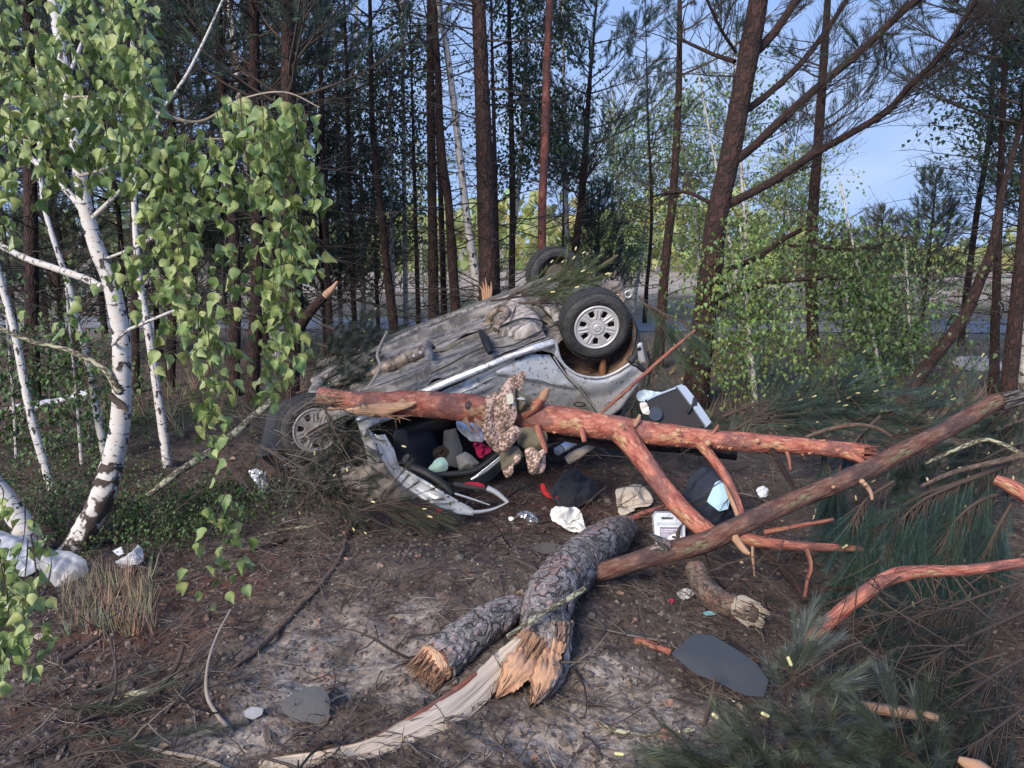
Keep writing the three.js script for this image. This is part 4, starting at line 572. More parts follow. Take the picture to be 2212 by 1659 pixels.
    const tb = []; for (let k = 0; k < 56; k++) for (const [z, s] of [[0.035, 1], [0.1, -1], [0.165, 1]]) { const g = new THREE.BoxGeometry(0.022, 0.007, 0.046); g.rotateY(s * 0.35); g.translate(0, 0.2995, z); g.rotateZ(k / 56 * Math.PI * 2); tb.push(g); } tag(part('tread', mergeGeometries(tb), M.rubber, w), null, null, null, 'stuff');
    // steel rim behind
    const rp = [[0.19, 0.01], [0.185, 0.05], [0.175, 0.1], [0.185, 0.17], [0.195, 0.19]]; const rim = new THREE.LatheGeometry(rp.map(([r, z]) => new THREE.Vector2(r, z)), 40); rim.rotateX(Math.PI / 2); const rd = new THREE.CircleGeometry(0.18, 36); rd.translate(0, 0, 0.075); part('rim', mergeGeometries([rim, rd]), std({ color: rgb(0.075, 0.055, 0.042), roughness: 0.8 }), w);
    if (inner) { const ax = new THREE.CylinderGeometry(0.1, 0.13, 0.12, 20); ax.rotateX(Math.PI / 2); ax.translate(0, 0, 0.14); part('brake_drum', ax, std({ color: rgb(0.12, 0.09, 0.07) }), w); return; }
    // seven-spoke hub cap with windows
    const s = new THREE.Shape(); s.absarc(0, 0, 0.188, 0, Math.PI * 2); const hs = [];
    for (let k = 0; k < 7; k++) { const a = k / 7 * Math.PI * 2 + 1.644, h = new THREE.Path(), P = (r, t) => [Math.cos(a + t) * r, Math.sin(a + t) * r]; const hw = 0.2, pts = []; for (let q = 0; q <= 8; q++) pts.push(P(0.158 , mix(-hw * 1.02, hw * 1.02, q / 8))); pts.push(P(0.137, hw * 1.02)); for (let q = 0; q <= 8; q++) { const t = Math.PI * q / 8; pts.push([Math.cos(a) * (0.118 - 0.03 * Math.sin(t)) - Math.sin(a) * 0.028 * Math.cos(t), Math.sin(a) * (0.118 - 0.03 * Math.sin(t)) + Math.cos(a) * 0.028 * Math.cos(t)]); } pts.push(P(0.137, -hw * 1.02)); h.setFromPoints(pts.map(([x, y]) => new THREE.Vector2(x, y))); hs.push(h); }
    s.holes = hs; const cg = new THREE.ExtrudeGeometry(s, { depth: 0.008, bevelEnabled: true, bevelThickness: 0.006, bevelSize: 0.005, bevelSegments: 3, curveSegments: 40 }); cg.rotateY(Math.PI); cg.translate(0, 0, 0.008);
    const ring = new THREE.TorusGeometry(0.186, 0.011, 10, 60); ring.translate(0, 0, -0.004); const hub = new THREE.CylinderGeometry(0.052, 0.06, 0.012, 40); hub.rotateX(Math.PI / 2); hub.translate(0, 0, -0.008); const knob = new THREE.TorusGeometry(0.022, 0.005, 8, 28); knob.translate(0, 0, -0.017); const kc = new THREE.SphereGeometry(0.034, 24, 8, 0, 6.283, 0, 1.5); kc.scale(1, 0.25, 1); kc.rotateX(-Math.PI / 2); kc.translate(0, 0, -0.013);
    const ridges = []; for (let k = 0; k < 7; k++) { const a = Math.PI - ((k + 0.5) / 7 * Math.PI * 2 + 1.644); for (const d of [-0.013, 0.013]) { const g = new THREE.CapsuleGeometry(0.0055, 0.075, 4, 8); g.rotateZ(-Math.PI / 2); g.translate(0.118, d * 1.2, -0.006); g.scale(1, 1, 1.2); g.rotateZ(a); ridges.push(g); } }
    const cc = part('hub_cap', mergeGeometries([(cg.index ? cg.toNonIndexed() : cg), ring.toNonIndexed(), hub.toNonIndexed(), knob.toNonIndexed(), kc.toNonIndexed(), ...ridges.map((g) => g.index ? g.toNonIndexed() : g)]), c.x > 1 ? std({ color: rgb(0.30, 0.285, 0.27), roughness: 0.55, metalness: 0.2 }) : M.silver, w);
    const dots = []; for (let k = 0; k < 18; k++) { const a = k / 18 * 6.283; const g = new THREE.SphereGeometry(0.0035, 6, 4); g.translate(Math.cos(a) * 0.05, Math.sin(a) * 0.05, -0.015); dots.push(g); } tag(part('hub_dots', mergeGeometries(dots), std({ color: rgb(.8, .8, .8) }), w), null, null, null, 'stuff');
  };
  wheel(V3(0.005, 0.0, -0.02), -0.06, -0.02, false, 'rear wheel facing the camera');
  const far = toCar(ptD(1197, 598, 7.45)); wheel(V3(far.x, far.y, far.z + .1), Math.PI + 0.14, 0.1, true, 'far rear wheel seen from its inner side');
  const fw = toCar(ptD(679, 942, 5.95)); wheel(V3(fw.x, fw.y, fw.z + 0.1), 0.42, 0.1, false, 'front wheel turned outwards behind twigs');
  // front wing, crumpled, and its dark wheel opening
  const crm = (a, b) => 0.05 * (ridge(a * 6, b * 6, 3) - 0.5) + 0.02 * (ridge(a * 16, b * 13, 9) - 0.5);
  const cplate = (out, v, s = 0.012) => plate(out.map(sideP(v)), s, sideMap(v), (a, b, d) => crm(a, b) * Math.min(1, d / .03 + .2) + 0.006 * Math.min(1, d / .01), (a, b, d) => crm(a, b) * Math.min(1, d / .03 + .2) - 0.006 * Math.min(1, d / .01));
  cp('front_wing', cplate([[769, 908], [776, 926], [785, 956], [791, 977], [796, 996], [812, 1003], [828, 999], [822, 980], [814, 963], [801, 941.5], [797, 926], [820, 914], [850, 905], [850, 896], [810, 900]], -0.07), M.paint, 'crumpled silver front wing');
  cp('front_wing_skirt', cplate([[735, 1006], [778, 1007], [796, 996], [812, 1003], [828, 999], [851, 1025], [874, 1052], [905, 1074], [880, 1088], [813, 1092], [765, 1075], [742, 1045]], -0.12), std({ map: T.paint, color: rgb(0.62, 0.52, 0.45), roughness: 0.6 }), 'muddy lower edge of the front wing');
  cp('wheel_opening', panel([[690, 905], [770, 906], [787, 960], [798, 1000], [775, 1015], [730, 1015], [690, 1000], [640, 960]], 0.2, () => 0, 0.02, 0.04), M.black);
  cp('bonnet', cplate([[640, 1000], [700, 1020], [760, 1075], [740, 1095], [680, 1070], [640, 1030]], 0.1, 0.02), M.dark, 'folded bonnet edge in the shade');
  // windscreen pillar bent down to the ground: a channel of sheet metal
  const E1 = [[794.5, 926], [812, 963], [826, 995], [851, 1032], [872, 1053], [916, 1083], [953, 1101], [989.5, 1113], [1022, 1115]], E2 = [[812, 940], [832, 938], [852, 972], [861, 1004.5], [888, 1020.7], [925, 1041.4], [957, 1062], [989.5, 1080.7], [1022, 1099]];
  { const q = (t) => mix(5.8, 5.36, sstep(0, 0.75, t)), N = 48, S = 12, pos = [], uv = [], idx = [], e = (E, t) => { const x = clamp(t) * (E.length - 1), i = Math.min(E.length - 2, Math.floor(x)); return [mix(E[i][0], E[i + 1][0], x - i), mix(E[i][1], E[i + 1][1], x - i)]; };
    const prof = (s) => 0.045 * sstep(0.0, 0.06, s) - 0.055 * sstep(0.2, 0.3, s) + 0.03 * sstep(0.62, 0.95, s);
    for (const back of [0, 0.02]) for (let i = 0; i <= N; i++) for (let j = 0; j <= S; j++) { const t = i / N, s = j / S, a = e(E1, t), b = e(E2, t), p = toCar(ptD(mix(a[0], b[0], s), mix(a[1], b[1], s), q(t) - (prof(s) + 0.012 * (fbm(t * 9, s * 3, 4, 3) - 0.5)) * (j && j < S ? 1 : 0.0) + back * (j && j < S ? 1 : 0))); pos.push(p.x, p.y, p.z); uv.push(t * 1.1, s * 0.12); }
    const n = (N + 1) * (S + 1); for (let i = 0; i < N; i++) for (let j = 0; j < S; j++) { const a = i * (S + 1) + j, b = a + S + 1; idx.push(a, a + 1, b, a + 1, b + 1, b, n + a, n + b, n + a + 1, n + a + 1, n + b, n + b + 1); }
    const g = new THREE.BufferGeometry(); g.setAttribute('position', new THREE.Float32BufferAttribute(pos, 3)); g.setAttribute('uv', new THREE.Float32BufferAttribute(uv, 2)); g.setIndex(idx); g.computeVertexNormals(); cp('windscreen_pillar', g, M.paintClean, 'long bent silver windscreen pillar reaching the ground');
    for (const [x, y] of [[961, 1066], [968, 1073], [974, 1086], [991, 1083], [813, 960], [825, 982], [851, 1013]]) { const c = new THREE.SphereGeometry(0.008, 8, 5); c.scale(1, 1, 0.4); const p = toCar(ptD(x, y, 5.33 + (x < 900 ? 0.36 * (1 - (x - 800) / 140) : 0))); c.translate(p.x, p.y, p.z); cp('bolt_hole', c, M.black); } }
  const cT = (name, l, w, m, d, o = {}, lab) => cp(name, tube(l.map(([x, y], i) => toCar(ptD(x, y, Array.isArray(d) ? mix(d[0], d[1], i / (l.length - 1)) : d))), w, o.seg || 6, o), m, lab);
  cT('pillar_tail', [[1018, 1106], [1040, 1105], [1070, 1098], [1099, 1084]], [0.016, 0.013, 0.01, 0.005], M.paintClean, [5.36, 5.4]);
  cT('rubber_seal', [[866, 1002], [892, 1010], [930, 1028], [960, 1050], [978, 1070]], [0.02, 0.035, 0.035, 0.02], M.black, [5.72, 5.5], { rough: .2 });
  cT('window_frame', [[925, 1027], [975, 1024], [1022, 1018], [1050, 1002], [1083, 975]], [0.024, 0.026, 0.026, 0.024], M.black, [5.75, 5.85]);
  cT('chrome_strip', [[1018, 1036], [1050, 1016], [1083, 990]], [0.012, 0.015, 0.012], M.paintClean, 5.75);
  cT('chrome_strip', [[1030, 1026], [1056, 1006], [1084, 983]], [0.005, 0.005], M.paintClean, 5.72);
  cT('trim_strip', [[982, 1066], [1020, 1078], [1058, 1091]], [0.008, 0.009, 0.005], M.paintClean, 5.45);
  cT('window_strip', [[1052, 1054], [1072, 1064], [1096, 1084]], [0.022, 0.02, 0.014], M.silver, 5.5);
  cT('dark_trim', [[980, 1045], [1015, 1052], [1050, 1056]], [0.02, 0.02, 0.012], M.dark, 5.6);
  // cabin: headliner, dashboard, seats, airbag
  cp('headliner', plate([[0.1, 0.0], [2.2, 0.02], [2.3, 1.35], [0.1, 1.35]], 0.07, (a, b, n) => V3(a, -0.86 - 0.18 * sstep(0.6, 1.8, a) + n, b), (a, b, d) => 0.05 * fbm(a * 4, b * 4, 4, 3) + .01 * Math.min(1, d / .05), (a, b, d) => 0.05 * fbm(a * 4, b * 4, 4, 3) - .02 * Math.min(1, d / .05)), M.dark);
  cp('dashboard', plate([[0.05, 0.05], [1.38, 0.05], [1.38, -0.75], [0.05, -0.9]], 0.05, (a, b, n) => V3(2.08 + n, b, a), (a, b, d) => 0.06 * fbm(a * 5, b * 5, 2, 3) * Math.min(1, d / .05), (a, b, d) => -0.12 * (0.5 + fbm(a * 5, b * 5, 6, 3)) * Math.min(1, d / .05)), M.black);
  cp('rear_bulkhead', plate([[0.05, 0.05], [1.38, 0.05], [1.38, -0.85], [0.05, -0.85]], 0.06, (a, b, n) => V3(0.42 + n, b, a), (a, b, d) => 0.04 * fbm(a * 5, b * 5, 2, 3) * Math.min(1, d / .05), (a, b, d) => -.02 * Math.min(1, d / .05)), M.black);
  const navy = bmap(rgb(0.012, 0.016, 0.034)); function bmap(c) { return std({ color: c, bumpMap: T.cloth, bumpScale: 0.01 }); }
  const blob = (name, px, dep, sx, sy, sz, m, rz = 0, lab) => { const p = toCar(ptD(px[0], px[1], dep)), g = new THREE.SphereGeometry(1, 28, 20), q = g.attributes.position; for (let i = 0; i < q.count; i++) { const v = V3(q.getX(i), q.getY(i), q.getZ(i)), k = (Math.abs(v.x) ** 4 + Math.abs(v.y) ** 4 + Math.abs(v.z) ** 4) ** -0.25 * (1 + 0.12 * (fbm(v.x * 2 + sx * 9, v.y * 2, v.z * 2, 3) - .5)); q.setXYZ(i, v.x * k * sx, v.y * k * sy, v.z * k * sz); } g.computeVertexNormals(); g.rotateZ(rz); g.translate(p.x, p.y, p.z); cp(name, g, m, lab); };
  blob('seat_back', [905, 985], 6.5, 0.17, 0.3, 0.22, navy, 0.3, 'dark blue front seat'); blob('head_rest', [940, 940], 6.7, 0.1, 0.09, 0.13, M.black, 0.2); blob('seat_back', [1000, 960], 6.9, 0.12, 0.28, 0.24, M.dark, 0.2, 'grey rear seat'); blob('seat_cushion', [920, 900], 6.5, 0.25, 0.08, 0.24, M.black, 0.1);
  blob('door_pocket', [868, 968], 5.95, 0.06, 0.16, 0.03, M.dark, 0.3);
  const gT = std({ color: rgb(0.2, 0.195, 0.19), roughness: 0.6 });
  const plane = (x, y, d, n) => planeAt(ptD(x, y, d), n || V3(0, 0.15, 1));
  const put = (name, out, d, m, o, lab) => { const cx = out.reduce((s, p) => s + p[0], 0) / out.length, cy = out.reduce((s, p) => s + p[1], 0) / out.length, P = plane(cx, cy, d, o.n), g = crumple(out, P, o); g.translate(P.O.x, P.O.y, P.O.z); g.applyMatrix4(new THREE.Matrix4().makeBasis(carU, carW, carV).setPosition(carR).invert()); cp(name, g, m, lab); };
  put('trim_panel', [[958, 930], [985, 925], [1000, 970], [990, 1008], [962, 1006], [958, 970]], 6.35, gT, { th: .03, fold: .01, fq: 5, sharp: true }, 'pale grey plastic trim panel');
  put('airbag', [[984, 912], [1000, 905], [1030, 908], [1048, 916], [1050, 940], [1040, 954], [1020, 952], [1005, 944], [990, 930]], 5.8, std({ color: rgb(0.66, 0.65, 0.68), bumpMap: T.cloth, bumpScale: .004 }), { th: .05, fold: .03, fq: 10, seed: 3 }, 'slack white airbag');
  put('console', [[985, 985], [1005, 975], [1022, 985], [1036, 1000], [1026, 1012], [990, 1014]], 6.0, gT, { th: .05, fold: .02, fq: 12, sharp: true }, 'broken grey console pieces');
  put('beige_card', [[872, 974], [884, 982], [882, 990], [874, 1005], [868, 1000]], 5.95, std({ color: rgb(0.5, 0.36, 0.25) }), { th: .008, fold: .01, sharp: true }, 'torn beige card');
  { const p = toCar(ptD(953, 945, 6.9)); const g = new THREE.BoxGeometry(0.16, 0.1, 0.02); g.translate(p.x, p.y, p.z); cp('side_glass', g, std({ color: rgb(0.4, 0.55, 0.7), roughness: 0.1, metalness: 0.3 })); }
}
// ---------- broken and fallen timber ----------
const rel = (t, p) => p.clone().sub(t.position);
function splinters(b, c, dir, rad, n, len, r, w = 0.012) {  // a ragged broken end: fibres standing out of a face
  const d = dir.clone().normalize(), x = Math.abs(d.y) < .9 ? V3(0, 1, 0).cross(d).normalize() : V3(1, 0, 0), y = d.clone().cross(x);
  for (let k = 0; k < n; k++) { const a = r() * 6.283, q = rad * Math.sqrt(r()), o = c.clone().addScaledVector(x, Math.cos(a) * q).addScaledVector(y, Math.sin(a) * q), L = len * rr(r, 0.25, 1), e = d.clone().add(V3(rr(r, -.25, .25), rr(r, -.25, .25), rr(r, -.25, .25))).normalize(), ww = w * rr(r, .6, 1.5); b.tube([o.clone().addScaledVector(d, -0.03), o.clone().addScaledVector(e, L * 0.6), o.clone().addScaledVector(e, L)], [ww, ww * 0.8, ww * 0.12], 4, { phase: r() * 3 }); }
}
function pxTube(t, pl, seg, o = {}) { // pl: [x, y, width, depth]
  const P = pl.map(([x, y, , d]) => rel(t, ptD(x, y, d))), W = pl.map(([, , w, d]) => w / FPX * d / 2), n = o.n || Math.max(10, pl.length * 7), c = new THREE.CatmullRomCurve3(P, false, 'centripetal'), pts = [], rad = [];
  for (let k = 0; k <= n; k++) { const u = k / n; pts.push(c.getPoint(u)); rad.push(lerpList(W, u)); }
  return new Buf().tube(pts, rad, seg, { rough: 0.1, freq: 7, wrap: o.wrap ?? 1, vs: o.vs ?? 1.6, cap: true, ...o }).geo();
}
{ // the red trunk lying across the front of the car
  const t = thing('fallen_pine', 'orange-red pine trunk fallen across the car, its left end peeled to pale wood', 'fallen tree', ptD(1180, 903, 5.05)), r = rngOf(501);
  const main = [[690, 853, 34, 5.62], [740, 864, 42, 5.58], [800, 873, 54, 5.52], [900, 873, 58, 5.42], [1000, 880, 58, 5.28], [1090, 893, 60, 5.15], [1180, 904, 62, 5.05], [1300, 921, 57, 4.98], [1420, 938, 50, 4.92], [1520, 948, 45, 4.88], [1640, 957, 40, 4.84], [1760, 966, 36, 4.8], [1862, 975, 34, 4.76]];
  part('trunk', pxTube(t, main, 20, { n: 130, rough: 0.14, freq: 9, seed: 3 }), M.red, t);
  { // peeled face: a bowed sheet of bare wood just proud of the bark
    const pl = [[742, 884], [770, 879], [806, 873], [850, 870], [893, 869], [888, 878], [872, 884], [846, 892], [835, 900], [800, 901], [770, 897]], P = planeAt(ptD(815, 885, 5.352), V3(-0.32, 0.12, 1)), q = pl.map(P.px), g = plate(q, 0.012, (a, b, n) => P.O.clone().addScaledVector(P.ex, a).addScaledVector(P.ey, b).addScaledVector(P.ez, n).sub(t.position), (a, b, d) => 0.012 * Math.min(1, d / .012) - b * b * 4.5 - .006 + 0.006 * ridge(a * 4, b * 40, 3), (a, b, d) => -0.04 - b * b * 4.5, 1);
    { const u = g.attributes.uv; for (let i = 0; i < u.count; i++) { const a = u.getX(i); u.setXY(i, u.getY(i) * 2.2, a * 1.2); } } part('peeled_wood', g, M.wood, t, 'bare pale orange wood without bark'); }
  const sb = new Buf(); for (let k = 0; k < 16; k++) { const x = rr(r, 700, 770), y = rr(r, 856, 884), p = rel(t, ptD(x, y, 5.5)); sb.tube([p, p.clone().add(V3(-rr(r, .05, .2), rr(r, -.05, .06), rr(r, -.05, .05)))], [0.009, 0.001], 4); }
  for (let k = 0; k < 14; k++) { const x = rr(r, 800, 872), p = rel(t, ptD(x, 898 + (x - 800) * .05, 5.36)); sb.tube([p, p.clone().add(V3(rr(r, -.08, .14), rr(r, -.04, .03), rr(r, 0, .05)))], [0.006, 0.001], 4); }
  for (let k = 0; k < 12; k++) { const p = rel(t, ptD(rr(r, 1000, 1050), rr(r, 896, 915), 5.1)); sb.tube([p, p.clone().add(V3(rr(r, .02, .12), rr(r, -.12, -.02), rr(r, 0, .05)))], [0.012, 0.002], 4); }
  tag(part('splinters', sb.geo(), M.wood, t), 0, 0, 0, 'stuff');
  const br = (n, pl, seg = 10, mat = M.red) => part(n, pxTube(t, pl, seg, { rough: 0.14, freq: 12, seed: pl[0][0] }), mat, t);
  br('branch', [[1345, 935, 54, 4.9], [1375, 975, 46, 4.82], [1402, 1010, 42, 4.74], [1432, 1052, 41, 4.66], [1468, 1095, 42, 4.58], [1505, 1130, 44, 4.5], [1540, 1160, 42, 4.45]], 14);
  br('branch', [[1506, 950, 26, 4.86], [1540, 992, 22, 4.8], [1562, 1022, 22, 4.74], [1580, 1055, 20, 4.66], [1595, 1090, 17, 4.6], [1610, 1135, 12, 4.5]], 9);
  part('bare_strip', pxTube(t, [[1566, 1048, 5, 4.62], [1580, 1080, 10, 4.58], [1596, 1120, 11, 4.5], [1606, 1146, 9, 4.45]], 6, {}), M.wood, t, 'pale strip without bark on the thin branch');
  br('branch_stub', [[1130, 893, 34, 5.02], [1158, 876, 26, 4.98], [1170, 862, 19, 4.96], [1178, 850, 14, 4.95]]); part('broken_tip', pxTube(t, [[1171, 862, 17, 4.95], [1177, 850, 18, 4.94], [1183, 838, 9, 4.94]], 6, { rough: .3 }), M.wood, t);
  br('branch_stub', [[1160, 920, 16, 4.98], [1168, 945, 15, 4.95], [1177, 968, 12, 4.93], [1178, 980, 9, 4.92]]);
  br('branch_stub', [[1256, 925, 16, 4.93], [1260, 940, 13, 4.9], [1263, 955, 9, 4.88]]); br('branch_stub', [[1362, 928, 12, 4.9], [1372, 920, 9, 4.86]]); part('broken_tip', pxTube(t, [[1370, 922, 9, 4.87], [1378, 908, 12, 4.86], [1383, 895, 6, 4.86]], 5, { rough: .3 }), M.wood, t);
  br('branch_stub', [[1530, 946, 10, 4.84], [1545, 930, 8, 4.82], [1552, 918, 7, 4.8]]);
  br('branch_stub', [[1690, 958, 12, 4.82], [1703, 985, 8, 4.78], [1708, 1015, 6, 4.75]], 6); br('branch_stub', [[1660, 958, 16, 4.82], [1690, 1010, 13, 4.72], [1710, 1045, 11, 4.65], [1732, 1075, 9, 4.6]], 7, M.pine);
  for (const [x, y, s] of [[1529, 957, 7], [1340, 918, 6], [1465, 930, 6], [1636, 952, 6]]) { const g = new THREE.SphereGeometry(s / FPX * 4.8, 10, 8), p = rel(t, ptD(x, y, 4.75)); g.scale(1, 1, .5); g.translate(p.x, p.y, p.z); part('knot', g, M.wood, t); }
  { const g = new THREE.SphereGeometry(0.035, 12, 9), p = rel(t, ptD(1015, 877, 5.18)); g.translate(p.x, p.y, p.z); part('knot', g, M.grey, t); }
  part('second_stem', pxTube(t, [[1180, 935, 26, 5.16], [1320, 955, 30, 5.2], [1460, 965, 28, 5.2], [1590, 985, 20, 5.2]], 10), M.pine, t, 'thinner shaded stem below the trunk');
  const eb = new Buf(); splinters(eb, rel(t, ptD(1862, 975, 4.76)), V3(1, -.1, 0), 0.045, 26, 0.12, r, 0.008); part('broken_end', eb.geo(), M.red, t);
  part('branch_stub', pxTube(t, [[1800, 970, 28, 4.78], [1840, 985, 24, 4.74], [1868, 1000, 10, 4.7]], 8, { rough: .25 }), M.red, t);
  const bf = new Buf(); for (let k = 0; k < 150; k++) { const i = rr(r, 1, main.length - 1.01), j = Math.floor(i), a = main[j], b = main[j + 1], f = i - j, x = mix(a[0], b[0], f), y = mix(a[1], b[1], f), w = mix(a[2], b[2], f), d = mix(a[3], b[3], f), an = rr(r, -1.2, 1.2), p = rel(t, ptD(x, y - Math.sin(an) * w / 2, d - Math.cos(an) * w / 2 / FPX * d)); if (x < 900) continue; const s = rr(r, .008, .028); bf.tri(p, p.clone().add(V3(s * 1.6, rr(r, -.3, .3) * s, s * .25)), p.clone().add(V3(s * rr(r, 0, 1.4), -s * .8, s * rr(r, .1, .5)))); }
  tag(part('bark_flakes', bf.geo(), std({ color: rgb(0.42, 0.19, 0.1) }), t), null, null, null, 'stuff');
}
{ // brown stem rising from the grey log to the right edge
  const t = thing('fallen_pine', 'long brown pine stem slanting up to the right in front of the red trunk', 'fallen tree', ptD(1520, 1170, 4.2)), r = rngOf(502);
  part('trunk', pxTube(t, [[1252, 1260, 24, 4.28], [1270, 1245, 36.8, 4.26], [1330, 1227, 41.6, 4.22], [1420, 1197, 43.2, 4.2], [1520, 1172, 45.6, 4.2], [1620, 1125, 43.2, 4.2], [1720, 1080, 40, 4.22], [1830, 1035, 41.6, 4.25], [1950, 975, 38.4, 4.3], [2050, 925, 36.8, 4.35], [2110, 890, 38.4, 4.38], [2150, 868, 35.2, 4.4], [2188, 856, 20.8, 4.4]], 18, { n: 120, rough: 0.16, freq: 8, seed: 8 }), std({ map: T.red, bumpMap: T.redB, bumpScale: .014, color: rgb(0.36, 0.52, 0.56) }), t);
  const br = (n, pl, seg = 8, mat = M.twigRed) => part(n, pxTube(t, pl, seg, { rough: 0.14, freq: 12, seed: pl[0][0] }), mat, t);
  br('branch', [[1595, 1160, 30, 4.2], [1640, 1170, 26, 4.18], [1710, 1178, 23, 4.18], [1780, 1182, 18, 4.2], [1860, 1185, 14, 4.2]]);
  br('branch', [[1640, 1180, 22, 4.22], [1690, 1230, 20, 4.2], [1730, 1275, 20, 4.15], [1738, 1300, 20, 4.1]], 8, M.pine); br('branch', [[1738, 1285, 16, 4.12], [1790, 1272, 14, 4.14], [1860, 1268, 10, 4.16]], 7, M.pine);
  br('branch', [[1742, 1182, 11, 4.18], [1752, 1225, 9, 4.16], [1745, 1250, 8, 4.15], [1738, 1290, 7, 4.1]], 6); br('branch', [[1650, 1150, 12, 4.2], [1800, 1122, 8, 4.22]], 6);
  br('branch_stub', [[1400, 1190, 22, 4.2], [1440, 1180, 26, 4.16], [1405, 1155, 8, 4.14]], 6, M.grey); br('branch_stub', [[1580, 1150, 20, 4.18], [1610, 1190, 14, 4.12], [1620, 1197, 6, 4.1]], 6, M.wood);
  br('branch_stub', [[1420, 1225, 16, 4.2], [1432, 1250, 11, 4.16], [1447, 1273, 9, 4.12]], 6, M.pine); br('branch_stub', [[1625, 1180, 6, 4.12], [1626, 1205, 7, 4.1], [1630, 1245, 3, 4.1]], 5, M.wood);
  br('branch_stub', [[1862, 1040, 12, 4.2], [1880, 1062, 9, 4.14], [1884, 1080, 6, 4.12]], 6, M.wood);
  for (const [x, y, s] of [[1868, 1046, 5], [1862, 1040, 6], [1800, 1052, 4], [1602, 1215, 4]]) { const g = new THREE.SphereGeometry(s / FPX * 4.2, 8, 6), p = rel(t, ptD(x, y, 4.13)); g.translate(p.x, p.y, p.z); part('knot', g, M.wood, t); }
  const b = new Buf(); splinters(b, rel(t, ptD(2170, 862, 4.4)), V3(1, .35, 0), 0.05, 22, 0.16, r, .012); part('broken_end', b.geo(), M.grey, t);
}
{ // grey broken log in front
  const t = thing('broken_log', 'grey scaly broken log with torn orange wood, lying nearest to the camera', 'log', gp(1180, 1380)), r = rngOf(503);
  const dAt = (x, y, w) => { const p = gp(x, y + w * 0.42), v = p.sub(CAM); return v.dot(V3(0, -sP, -cP)); };
  const L = (pl) => pl.map(([x, y, w, q]) => [x, y, w, q || dAt(x, y, w) + 0.02]);
  const main = L([[1352, 1140, 53], [1325, 1158, 81], [1285, 1185, 93], [1228, 1238, 107], [1190, 1290, 111], [1176, 1345, 106], [1182, 1392, 95], [1184, 1420, 70]]);
  part('bark_trunk', pxTube(t, main, 26, { n: 90, rough: 0.16, freq: 7, seed: 21, vs: 1.5 }), M.grey, t, 'grey scaly bark');
  const left = L([[1115, 1312, 54], [1075, 1335, 76], [1030, 1362, 85], [990, 1392, 90], [948, 1428, 94]]);
  part('bark_trunk', pxTube(t, left, 24, { n: 60, rough: 0.14, freq: 8, seed: 27, vs: 1.5, cap: true }), M.grey, t, 'shorter grey piece with a ragged orange end');
  // plates of bark along both pieces
  { const b = new Buf(); for (const [pl, n] of [[main, 260], [left, 120]]) for (let k = 0; k < n; k++) { const f = r() * (pl.length - 1.001), j = Math.floor(f), q = f - j, x = mix(pl[j][0], pl[j + 1][0], q), y = mix(pl[j][1], pl[j + 1][1], q), w = mix(pl[j][2], pl[j + 1][2], q) * .5, d = mix(pl[j][3], pl[j + 1][3], q), c = ptD(x, y, d), R = w / FPX * d * 1.0, ax = ptD(pl[j + 1][0], pl[j + 1][1], pl[j + 1][3]).sub(ptD(pl[j][0], pl[j][1], pl[j][3])).normalize(), s = V3(0, 1, 0).addScaledVector(ax, -ax.y).normalize(), u = ax.clone().cross(s), an = rr(r, -1.7, 1.7), nn = s.multiplyScalar(Math.cos(an)).addScaledVector(u, Math.sin(an)), tt = nn.clone().cross(ax), z = rr(r, .014, .038), o = rel(t, c.addScaledVector(nn, R * 1.0)), m = [[-1, -.6], [.1, -1], [1, -.5], [.9, .6], [-.2, 1], [-.9, .5]].map(([p, h]) => o.clone().addScaledVector(ax, p * z * rr(r, .8, 1.5)).addScaledVector(tt, h * z * rr(r, .6, 1)).addScaledVector(nn, -0.004 * (p * p + h * h))), top = o.clone().addScaledVector(nn, rr(r, .003, .009)); for (let e = 0; e < 6; e++) b.tri(top, m[e], m[(e + 1) % 6]); }
    const u = b.u; for (let i = 0; i < u.length; i += 6) { const a = r(), c = r(); for (let q = 0; q < 6; q += 2) { u[i + q] = a + u[i + q] * .1; u[i + q + 1] = c + u[i + q + 1] * .1; } } tag(part('bark_plates', b.geo(), std({ map: T.grey, color: rgb(1.15, 1.15, 1.18) }), t), null, null, null, 'stuff'); }
  // ragged end of the left piece
  { const c = rel(t, ptD(938, 1436, left[4][3] - 0.01)), dir = ptD(938, 1436, left[4][3]).sub(ptD(990, 1392, left[3][3])).normalize(), g = new THREE.SphereGeometry(0.083, 36, 24), q = g.attributes.position; for (let i = 0; i < q.count; i++) { const v = V3(q.getX(i), q.getY(i), q.getZ(i)), k = 1 + 0.5 * (ridge(v.x * 16, v.y * 16, v.z * 16, 4) - 0.6); v.multiplyScalar(k); v.addScaledVector(dir, -0.4 * v.dot(dir)); q.setXYZ(i, c.x + v.x, c.y + v.y, c.z + v.z); } g.computeVertexNormals(); part('torn_end', g, M.wood, t, 'ragged bright orange wood');
    const b = new Buf(); splinters(b, c.clone().addScaledVector(dir, .02), dir.clone().add(V3(-.1, -.3, .3)), 0.085, 170, 0.1, r, 0.0042); tag(part('splinters', b.geo(), M.wood, t), 0, 0, 0, 'stuff');
    const k = new Buf(); for (let i = 0; i < 26; i++) { const a = i / 26 * 6.28, x = V3(0, 1, 0).cross(dir).normalize(), y = dir.clone().cross(x), o = c.clone().addScaledVector(x, Math.cos(a) * .079).addScaledVector(y, Math.sin(a) * .079); k.tube([o.clone().addScaledVector(dir, -.03), o.clone().addScaledVector(dir, rr(r, -.01, .06))], [0.014, 0.005], 4); } part('bark_rim', k.geo(), M.twigRed, t); }
